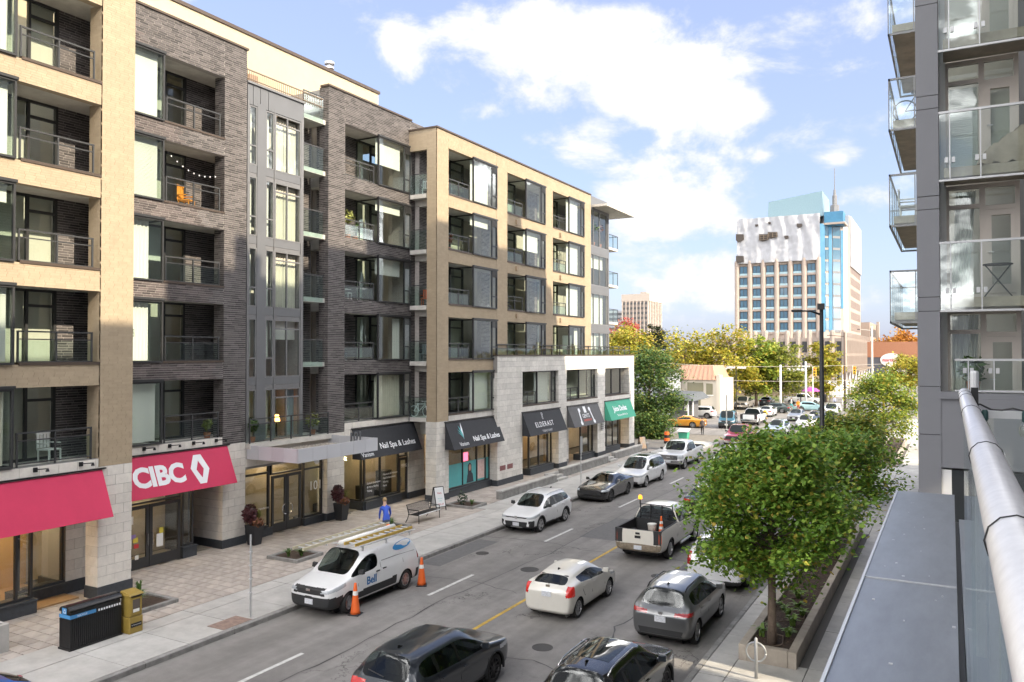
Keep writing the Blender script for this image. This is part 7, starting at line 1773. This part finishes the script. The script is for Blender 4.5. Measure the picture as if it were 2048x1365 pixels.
for k in range(6):
    z = 14 + 3.0 * k
    MB().box(xa, xb_, Yf - .35, Yf, z - .45, z + .1).build('floor_band', m_precast, CB)
    for i in range(nb_):
        a, e = xa + bw * i + .72, xa + bw * (i + 1) - .72
        f = MB(); f.box(a, a + .12, Yf - .12, Yf - .02, z + .1, z + 2.5); f.box(e - .12, e, Yf - .12, Yf - .02, z + .1, z + 2.5); f.box(a, e, Yf - .12, Yf - .02, z + 2.4, z + 2.52); f.box((a + e) / 2 - .05, (a + e) / 2 + .05, Yf - .12, Yf - .02, z + .1, z + 2.4)
        fo = f.build('window', m_frame, CB); MB().box(a, e, Yf - .05, Yf - .01, z + .1, z + 2.45).build('pane', m_bluew, fo); MB().box(a - .05, e + .05, Yf - .28, Yf - .24, z + .1, z + .6).build('railing', mat('pale_rail', (.35, .5, .55), .3), fo)
# tarpaulin: creased sheet over the upper storeys
b = MB(); nx, nz = 60, 26; rn = random.Random(8); vs = []
for i in range(nx + 1):
    for k in range(nz + 1):
        u, v = i / nx, k / nz; x = xa + .2 + (xb_ - xa + .3) * u; z = 32.2 + 11.8 * v 
        d = .19 * math.sin(u * 31 + 2.2 * math.sin(v * 3 + u * 5)) * (.4 + v) + .12 * math.sin(u * 70 + v * 9) * v + rn.uniform(-.1, .1) + .25 * math.exp(-((u * 6) % 1 - .5) ** 2 * 20)
        vs.append((x, Yf - .7 - d, z))
b.add(vs, [(i * (nz + 1) + k, (i + 1) * (nz + 1) + k, (i + 1) * (nz + 1) + k + 1, i * (nz + 1) + k + 1) for i in range(nx) for k in range(nz)]); b.build('tarpaulin', m_wrap, CB, smooth=True)
MB().box(-22.62, -22.3, 222.5, 250, 31, 44).build('tarpaulin', m_wrap, CB); MB().box(xb_ + .2, -22.6, 221, 221.4, 41, 44).build('tarpaulin', m_wrap, CB)
for (px, z, w, h) in ((-48.6, 39, 2.0, 2.2), (-42.4, 38.7, 2.4, 1.9), (-40.2, 39.2, 2.4, 1.7), (-48.6, 33.4, 2.0, 1.9), (-33.6, 41.2, 1.2, 1.0), (-36.8, 38.4, .9, .9), (-44.2, 42, .8, .6), (-41, 42.4, .6, .5)):
    hl = MB(); pts = [(px - w / 2, Yf - 1.25, z + h * .5), (px - w * .5, Yf - 1.25, z - h * .3 * rn.uniform(.6, 1.4)), (px - w * .2, Yf - 1.25, z - h * .5), (px + w * .2, Yf - 1.25, z - h * .38), (px + w * .52, Yf - 1.25, z - h * .3 * rn.uniform(.4, 1.5)), (px + w * .48, Yf - 1.25, z + h * .42)]
    hl.prism(pts, (0, .9, 0)); ho = hl.build('opening', mat('dark_opening', (.07, .06, .055), .9), CB)
    if w > 2:
        s_ = MB()
        for q in range(3): s_.bar((px - w / 2, Yf - 1.36, z - h * .3 + q * h * .3), (px + w / 2, Yf - 1.36, z - h * .3 + q * h * .3), .09)
        for q in range(3): s_.bar((px - w * .4 + q * w * .4, Yf - 1.42, z - h * .35), (px - w * .4 + q * w * .4, Yf - 1.42, z + h * .35), .12)
        s_.build('scaffold', mat('scaffold_timber', (.2, .16, .12), .8), ho)
MB().prism([(-42.5, 219, 44), (-28.5, 219, 44), (-28.8, 219, 50.5), (-42.2, 219, 48.8)], (0, 14, 0)).build('roof_plant_room', m_teal2, CB)
# corner tower
c0, c1 = Vector((xb_, Yf, 0)), Vector((-22.6, 221.5, 0)); cu = (c1 - c0).normalized(); cn = Vector((cu.y, -cu.x, 0)); cl_ = (c1 - c0).length
def cface(a, e, z0, z1, d, m, nm): p = c0 + cu * a + cn * d; q = c0 + cu * e + cn * d; MB().prism([(p.x, p.y, z0), (q.x, q.y, z0), (q.x, q.y, z1), (p.x, p.y, z1)], tuple(-cn * .5)).build(nm, m, CB)
cface(0, cl_, 12, 41, 0, m_precast, 'tower_wall'); cface(.4, 1.9, 14, 41.5, .1, m_bluem, 'membrane'); cface(3.0, 4.0, 14, 41, .1, m_bluem, 'membrane'); cface(6.6, 7.4, 20, 40, .1, m_bluem, 'membrane'); cface(7.4, 8.6, 14, 41, .12, m_white, 'tower_panel')
for k in range(9):
    z = 14 + 3.0 * k; cface(4.2, 6.4, z + .5, z + 2.9, .15, m_bluew, 'glazing'); cface(1.95, 2.9, z + .5, z + 2.9, .15, m_bluew, 'glazing'); cface(4.15, 6.45, z - .1, z + .5, .18, m_greypanel, 'spandrel')
MB().box(-28, -23.5, 216.5, 222, 41, 44.5).build('tower_top', m_bluem, CB); MB().box(-28.5, -23, 216, 222.5, 41.2, 41.7).build('cornice', m_precast, CB)
sp_ = Vector((-25.8, 219.5, 0)); MB().lathe([(1.1, 44.5), (1.1, 46.5), (.6, 46.7), (.6, 49), (.35, 49.3), (.3, 50.5), (.12, 50.7), (.09, 56), (.001, 56.3)], 8, sp_).build('spire', m_greyframe, CB)
# side storeys: window strips on the street side
for k in range(6):
    z = 14 + 3.0 * k
    for j in range(12):
        y = 224 + j * 2.1; MB().box(-22.62, -22.54, y, y + .9, z + .4, z + 2.4).build('window', mat('brown_window', (.2, .14, .11), .3), CB)
# podium
MB().box(-53.5, -22.2, 205, 274, -1, 12.2).build('podium', m_precast, CB)
for i in range(13): MB().lathe([(.6, -1), (.6, 13.6), (.45, 14.1), (.001, 14.1)], 8, (-53.3 + i * 2.59, 204.9, 0)).build('pier', m_precast, CB)
for k in range(3):
    for i in range(12):
        x = -52.4 + i * 2.59; fo = MB().box(x, x + 1.2, 204.86, 204.98, 1.0 + 3.9 * k, 3.6 + 3.9 * k).build('window', m_frame, CB)
    for j in range(24): MB().box(-22.24, -22.12, 207 + j * 2.7, 208.4 + j * 2.7, 1.0 + 3.9 * k, 3.6 + 3.9 * k).build('window', mat('brown_window'), CB)
    MB().box(-22.3, -22.05, 205, 274, 4.0 + 3.9 * k, 4.6 + 3.9 * k).build('floor_band', m_precast, CB)
for j in range(26): MB().box(-22.3, -21.9, 206 + j * 2.62, 206.5 + j * 2.62, 4, 13.6).build('pier', m_precast, CB)
BB = thing('midrise_building', 'brown mid-rise block behind the construction building', 'building', (-24, 290, 0)); MB().box(-36, -22.5, 278, 305, 0, 18.5).build('wall', mat('brown_precast', (.34, .27, .22), .8, var=.1), BB); MB().box(-22.4, -21.6, 303, 306, 0, 19.5).build('edge_pier', m_precast, BB)
for k in range(4):
    for j in range(6): MB().box(-22.52, -22.42, 279.5 + j * 3.8, 281.5 + j * 3.8, 2 + k * 4, 4.6 + k * 4).build('window', m_frame, BB)
# hoarding and site hut
HH = thing('site_hoarding', 'white hoarding panels at the foot of the construction building', 'hoarding', (-22, 200, 0))
for i in range(9): MB().box(-31 + i * 1.5, -29.6 + i * 1.5, 168, 168.15, 0, 3.4 - .5 * (i % 3 == 1)).build('panel', m_white, HH)
SC = thing('pavement_scaffold', 'steel scaffold walkway along the construction site', 'scaffold', (-20.5, 210, 0))
for j in range(10):
    y = 176 + j * 6.5; s_ = MB(); s_.bar((-20.6, y, 0), (-20.6, y, 4.6), .14); s_.bar((-18.6, y, 0), (-18.6, y, 4.6), .14); s_.build('upright', m_white, SC); MB().bar((-18.6, y, .5), (-18.6, y + 6.3, 4.2), .1).build('brace', m_white, SC)
MB().box(-20.8, -18.4, 175, 242, 4.6, 4.9).build('deck', mat('scaffold_timber'), SC)
# office tower
OT = thing('office_tower', 'distant grey office tower with vertical ribs left of the street trees', 'building', (-150, 480, 0))
MB().box(-179, -162, 470, 495, 0, 41).build('wall', mat('office_grey', (.36, .32, .29), .8), OT); MB().box(-179.6, -161.4, 469.4, 495.6, 41, 45.5).build('parapet', mat('office_beige', (.46, .40, .35), .8), OT); MB().box(-171, -167, 480, 488, 45.5, 47.5).build('plant_room', mat('office_grey'), OT)
for i in range(8): MB().box(-179.2 + i * 2.36, -178.6 + i * 2.36, 468.9, 470, 0, 41).build('rib', mat('office_beige'), OT)
for k in range(13):
    MB().box(-178.8, -162.2, 469.6, 469.9, 3 + k * 3, 4.4 + k * 3).build('window_band', mat('office_window', (.13, .13, .14), .3), OT); MB().box(-161.95, -161.7, 471, 494, 2.6 + k * 3, 3.8 + k * 3).build('window_band', mat('office_window'), OT)
for i in range(8): MB().box(-161.9, -161.3, 470.5 + i * 3.1, 471.6 + i * 3.1, 0, 41).build('rib', mat('office_beige'), OT)
O2 = thing('highrise', 'pale high-rise block partly hidden by the apartment building corner', 'building', (-194, 500, 0)); MB().box(-205, -186, 495, 520, 0, 37).build('wall', mat('pale_highrise', (.45, .46, .48), .8), O2)
for k in range(11): MB().box(-205.2, -186.2, 494.6, 495, 2 + k * 3.2, 3.6 + k * 3.2).build('window_band', mat('office_window'), O2)
# copper roofed house
HO = thing('house', 'small white house with pale copper mansard roof by the parking lot', 'house', (-31, 114, 0))
m_cop = mat('pale_copper', (.42, .25, .17), .55, var=.08); x0, x1, y0, y1 = -34.5, -28.3, 112, 120
MB().box(x0, x1, y0, y1, 0, 4.9).build('wall', mat('cream_render', (.55, .50, .42), .8), HO)
MB().hexa([(x0 - .3, y0 - .3, 4.7), (x1 - .5, y0 - .3, 4.7), (x1 - .5, y1, 4.7), (x0 - .3, y1, 4.7), (x0 + .6, y0 + .7, 6.7), (x1 - 1.2, y0 + .7, 6.7), (x1 - 1.2, y1 - 1, 6.7), (x0 + .6, y1 - 1, 6.7)]).build('roof', m_cop, HO)
for i in range(9): MB().bar((x0 - .2 + i * .68, y0 - .33, 4.75), (x0 + .65 + i * .55, y0 + .66, 6.72), .06).build('roof_seam', mat('copper_seam', (.35, .2, .14), .6), HO)
MB().box(x1 - .45, x1 + .05, y0 - .1, y0 + 1.5, 0, 5.4).build('gable_wall', mat('cream_render'), HO)
for (a, e, z0, z1) in ((-32.9, -30.6, 2.6, 4.3), (-30.2, -29.3, 2.6, 4.2), (-33.5, -31, .5, 1.9)):
    fo = MB().box(a, e, y0 - .08, y0 - .02, z0, z1).build('window', mat('window_dim', (.2, .19, .13), .1), HO); MB().box(a - .08, e + .08, y0 - .14, y0 - .01, z0 - .12, z0).build('sill', m_white, fo)
# kiosk with grey pitched roof
KI = thing('kiosk', 'small dark kiosk with grey sloping roof and white posts', 'kiosk', (-29, 98, 0)); MB().box(-31.2, -28.4, 98.5, 101.5, 0, 2.7).build('wall', mat('kiosk_grey', (.12, .12, .125), .7), KI)
MB().hexa([(-32.5, 96.6, 2.7), (-27.6, 96.6, 2.55), (-27.2, 102.6, 2.75), (-32.5, 102.6, 2.9), (-31.8, 98.2, 3.35), (-28.4, 97.2, 3.3), (-28.0, 102.2, 3.5), (-31.8, 102.2, 3.6)]).build('roof', mat('roof_shingle_grey', (.09, .10, .11), .8, var=.2), KI)
for x in (-28.5, -27.9): MB().box(x, x + .14, 97, 97.14, 0, 2.6).build('post', m_white, KI)
MB().box(-29.3, -28.8, 98.38, 98.48, 1.2, 2.1).build('notice', m_blind, KI)
GH = thing('house', 'narrow grey clapboard house behind the dark green tree', 'house', (-37, 106, 0)); MB().box(-40, -33.6, 104, 111, 0, 5.8).build('wall', mat('grey_clapboard', (.32, .34, .37), .8, var=.05), GH); MB().box(-34.6, -34.0, 103.9, 103.98, 3.0, 4.8).build('window', m_frame, GH)
# lot details: fence, sign board, light poles, hydrant
LF = thing('lot_fence', 'black chain fence along the back of the parking lot', 'fence', (-30, 143, 0))
for i in range(24): MB().box(-60 + i * 2, -59.9 + i * 2, 144.5, 144.6, 0, 1.4).build('post', m_black, LF)
for z in (.2, .75, 1.35): MB().box(-60, -13.9, 144.52, 144.58, z, z + .05).build('rail', m_black, LF)
LW = thing('low_building', 'long low brown building behind the parking lot trees', 'building', (-40, 166, 0)); MB().box(-75, -24, 163, 176, 0, 5.0).build('wall', mat('brown_siding', (.24, .19, .13), .8, var=.15), LW); MB().box(-75, -24, 162.8, 163, 1.6, 3.4).build('window_band', mat('window_dim'), LW); MB().box(-75.3, -23.7, 162.4, 176.4, 5.0, 5.3).build('roof', m_conc, LW)
SB = thing('billboard', 'white roadside sign board with red phone number on two posts', 'sign', (-27, 142, 0))
MB().box(-28.0, -25.4, 142, 142.12, 3.2, 5.1).build('board', m_white, SB); MB().box(-28.0, -25.4, 141.98, 141.995, 4.75, 4.95).build('stripe', mat('pink_print', (.7, .35, .4), .7), SB); text('SANSREALTY', .34, (-27.9, 141.97, 4.72), (1, 0, 0), (0, 0, 1), mat('red_ink'), SB, extrude=.002); text('SIGN', .5, (-27.3, 141.97, 3.95), (1, 0, 0), (0, 0, 1), m_black, SB, extrude=.002, shear=.3) if False else None
text('613-233-2000', .38, (-27.95, 141.97, 3.32), (1, 0, 0), (0, 0, 1), mat('red_ink'), SB, extrude=.002)
for x in (-27.6, -25.8): MB().box(x, x + .1, 142.13, 142.23, 0, 5.0).build('post', m_white, SB)
for (x, y, lb) in ((-27.9, 120, 'black twin parking lot lamp left of the sign board'), (-21.6, 138, 'black twin parking lot lamp right of the sign board')):
    t = thing('parking_lamp', lb, 'street lamp', (x, y, 0), 0, 'parking lot lamps'); MB().tube([(x, y, 0), (x, y, 6.3)], .07, 8).build('pole', m_black, t); MB().box(x - 1.4, x - .2, y - .15, y + .15, 6.2, 6.45).build('lamp_head', m_white, t); MB().box(x + .2, x + 1.4, y - .15, y + .15, 6.2, 6.45).build('lamp_head', m_white, t)
def wood_pole(x, y, h, lb, m, arm=None):
    t = thing('utility_pole', lb, 'utility pole', (x, y, 0), 0, 'poles by the far crossing'); MB().tube([(x, y, 0), (x, y, h)], [.16, .12], 10).build('pole', m, t, smooth=True)
    if arm: MB().tube([(x, y, h - .6), (x + arm, y - .3, h - .4)], .05, 6).build('arm', m, t); MB().box(x + arm - .35 if arm < 0 else x + arm, x + arm if arm < 0 else x + arm + .35, y - .4, y - .2, h - .46, h - .36).build('lamp_head', m_black, t)
wood_pole(-9.6, 122, 12.2, 'pale concrete pole left of the grey column', mat('pale_concrete_pole', (.5, .47, .42), .8), -1.5); wood_pole(-13.6, 126, 11.5, 'brown pole in front of the brown mid-rise', mat('brown_pole', (.10, .07, .055), .7), -2); wood_pole(-21.2, 118, 6.8, 'thin white pole beside the sign board', m_white); wood_pole(-19.0, 126, 7.2, 'thin white pole behind the black lamp pole', m_white)
for i, (x, y, lb) in enumerate(((-18.3, 128, 'yellow traffic signal on the left of the far crossing'), (-15.8, 143, 'amber backed traffic signal in the middle of the far crossing'), (-14.2, 143, 'yellow traffic signal on the right of the far crossing'))):
    t = thing('traffic_signal', lb, 'traffic light', (x, y, 0), 0, 'traffic signals at the far crossing'); MB().tube([(x, y, 0), (x, y, 6.4)], .08, 8).build('pole', m_white, t)
    MB().box(x - .22 + .3, x + .22 + .3, y - .2, y + .1, 5.0, 6.3).build('housing', mat('signal_yellow', (.65, .42, .03), .6), t)
    for k in range(3): MB().lathe([(.001, -.24), (.13, -.22), (.13, -.2)], 10, (x + .3, y, 5.2 + k * .42), axis='Y').build('lens', mat('signal_red', (.5, .03, .02), .3) if k == 2 else m_black, t)
for (z, lb) in ((7.0, 'upper overhead wire crossing above the parking lot'), (4.9, 'lower overhead wire crossing above the parking lot')):
    t = thing('overhead_wire', lb, 'wire', (-25, 120, z), 0, 'overhead wires'); MB().tube([(-40 + i * 2.7, 118 + i * .2, z - .5 * math.sin(PI * i / 12)) for i in range(13)], .028, 5).build('cable', mat('pale_wire', (.55, .5, .42), .6), t)
hy = thing('fire_hydrant', 'yellow fire hydrant by the parking lot exit', 'hydrant', (-21.0, 106, .05)); MB().lathe([(.3, 0), (.3, .1), (.2, .15), (.2, .8), (.24, .85), (.18, 1.0), (.05, 1.1)], 12, (-21.0, 106, .05)).build('barrel', mat('hydrant_yellow', (.65, .38, .02), .5), hy, smooth=True)
for sg in (-1, 1): MB().lathe([(.09, 0), (.09, .34 * sg)], 8, (-21.0, 106, .65), axis='X').build('nozzle', mat('hydrant_yellow'), hy)
# corner clutter: barrel, green bin, white box
br_ = thing('traffic_barrel', 'orange and black striped traffic barrel by the driveway', 'traffic barrel', (-22.9, 71.3, .1))
for k in range(4): MB().lathe([(.26 - .012 * k, .1 + k * .27), (.255 - .012 * k, .36 + k * .27)], 14, (-22.9, 71.3, 0)).build('band', m_orange if k % 2 else m_black, br_)
gn = thing('green_bin', 'green cart with tilted lid beside the traffic barrel', 'bin', (-22.2, 74.5, .1)); MB().hexa([(-22.6, 74.2, .1), (-21.9, 74.2, .1), (-21.9, 74.8, .1), (-22.6, 74.8, .1), (-22.7, 74.1, .9), (-21.8, 74.1, .9), (-21.8, 74.9, .9), (-22.7, 74.9, .9)]).build('tub', m_grnawn, gn); MB().hexa([(-22.8, 74.0, .95), (-21.7, 74.0, .95), (-21.7, 75, 1.2), (-22.8, 75, 1.2), (-22.8, 74.0, 1.0), (-21.7, 74.0, 1.0), (-21.7, 75, 1.25), (-22.8, 75, 1.25)]).build('lid', mat('grey_lid', (.5, .52, .54), .5), gn)
# oval shop sign and far shops on the right
OS = thing('shop_building', 'orange and slate shop with oval white sign at the far end of the street', 'building', (-14, 262, 0)); MB().box(-22, -8, 262, 275, 0, 7.4).build('wall', mat('slate_wall', (.12, .13, .16), .8), OS); MB().box(-22.2, -8, 261.8, 275.2, 7.4, 12).build('orange_upper', mat('orange_brick', (.36, .17, .10), .8, var=.1), OS)
b = MB(); b.prism([(-15.4 + 3.0 * math.cos(2 * PI * i / 24), 261.5, 6.6 + 2.0 * math.sin(2 * PI * i / 24)) for i in range(24)], (0, .25, 0)); so = b.build('oval_sign', m_white, OS); text('martino', 1.3, (-17.8, 261.4, 6.2), (1, 0, 0), (0, 0, 1), mat('red_ink'), so, extrude=.01, bold=.03)
for i in range(4): MB().box(-16.5 + i * 2, -15.3 + i * 2, 261.9, 261.99, 1.5, 3.6).build('window', m_blind, OS)
F2 = thing('shop_building', 'grey flat roofed shop with red fascia beside the far yellow tree', 'building', (-2, 272, 0)); MB().box(-7, 10, 270, 285, 0, 9).build('wall', mat('grey_clapboard'), F2); MB().box(-6.5, 8, 269.7, 269.95, 6.2, 7.4).build('fascia', mat('red_fascia', (.45, .05, .05), .7), F2); MB().box(-7.4, 10, 269.4, 285, 9, 9.6).build('roof', m_conc, F2)
UM = thing('purple_umbrella', 'open purple umbrella behind the black lamp pole', 'umbrella', (-20.3, 140, 0)); MB().lathe([(1.5, 2.2), (.9, 2.65), (.05, 2.9)], 10, (-20.3, 140, 0)).build('canopy', mat('purple_cloth', (.4, .08, .35), .8), UM); MB().tube([(-20.3, 140, 0), (-20.3, 140, 2.8)], .03, 6).build('pole', m_white, UM)
# a passing car far right, seen past the last tree
make_car('sedan', 'white car seen between the furthest tree and the grey column', 'car', -8.6, 118, 1, SED, white, 'vehicles on the street', 1)
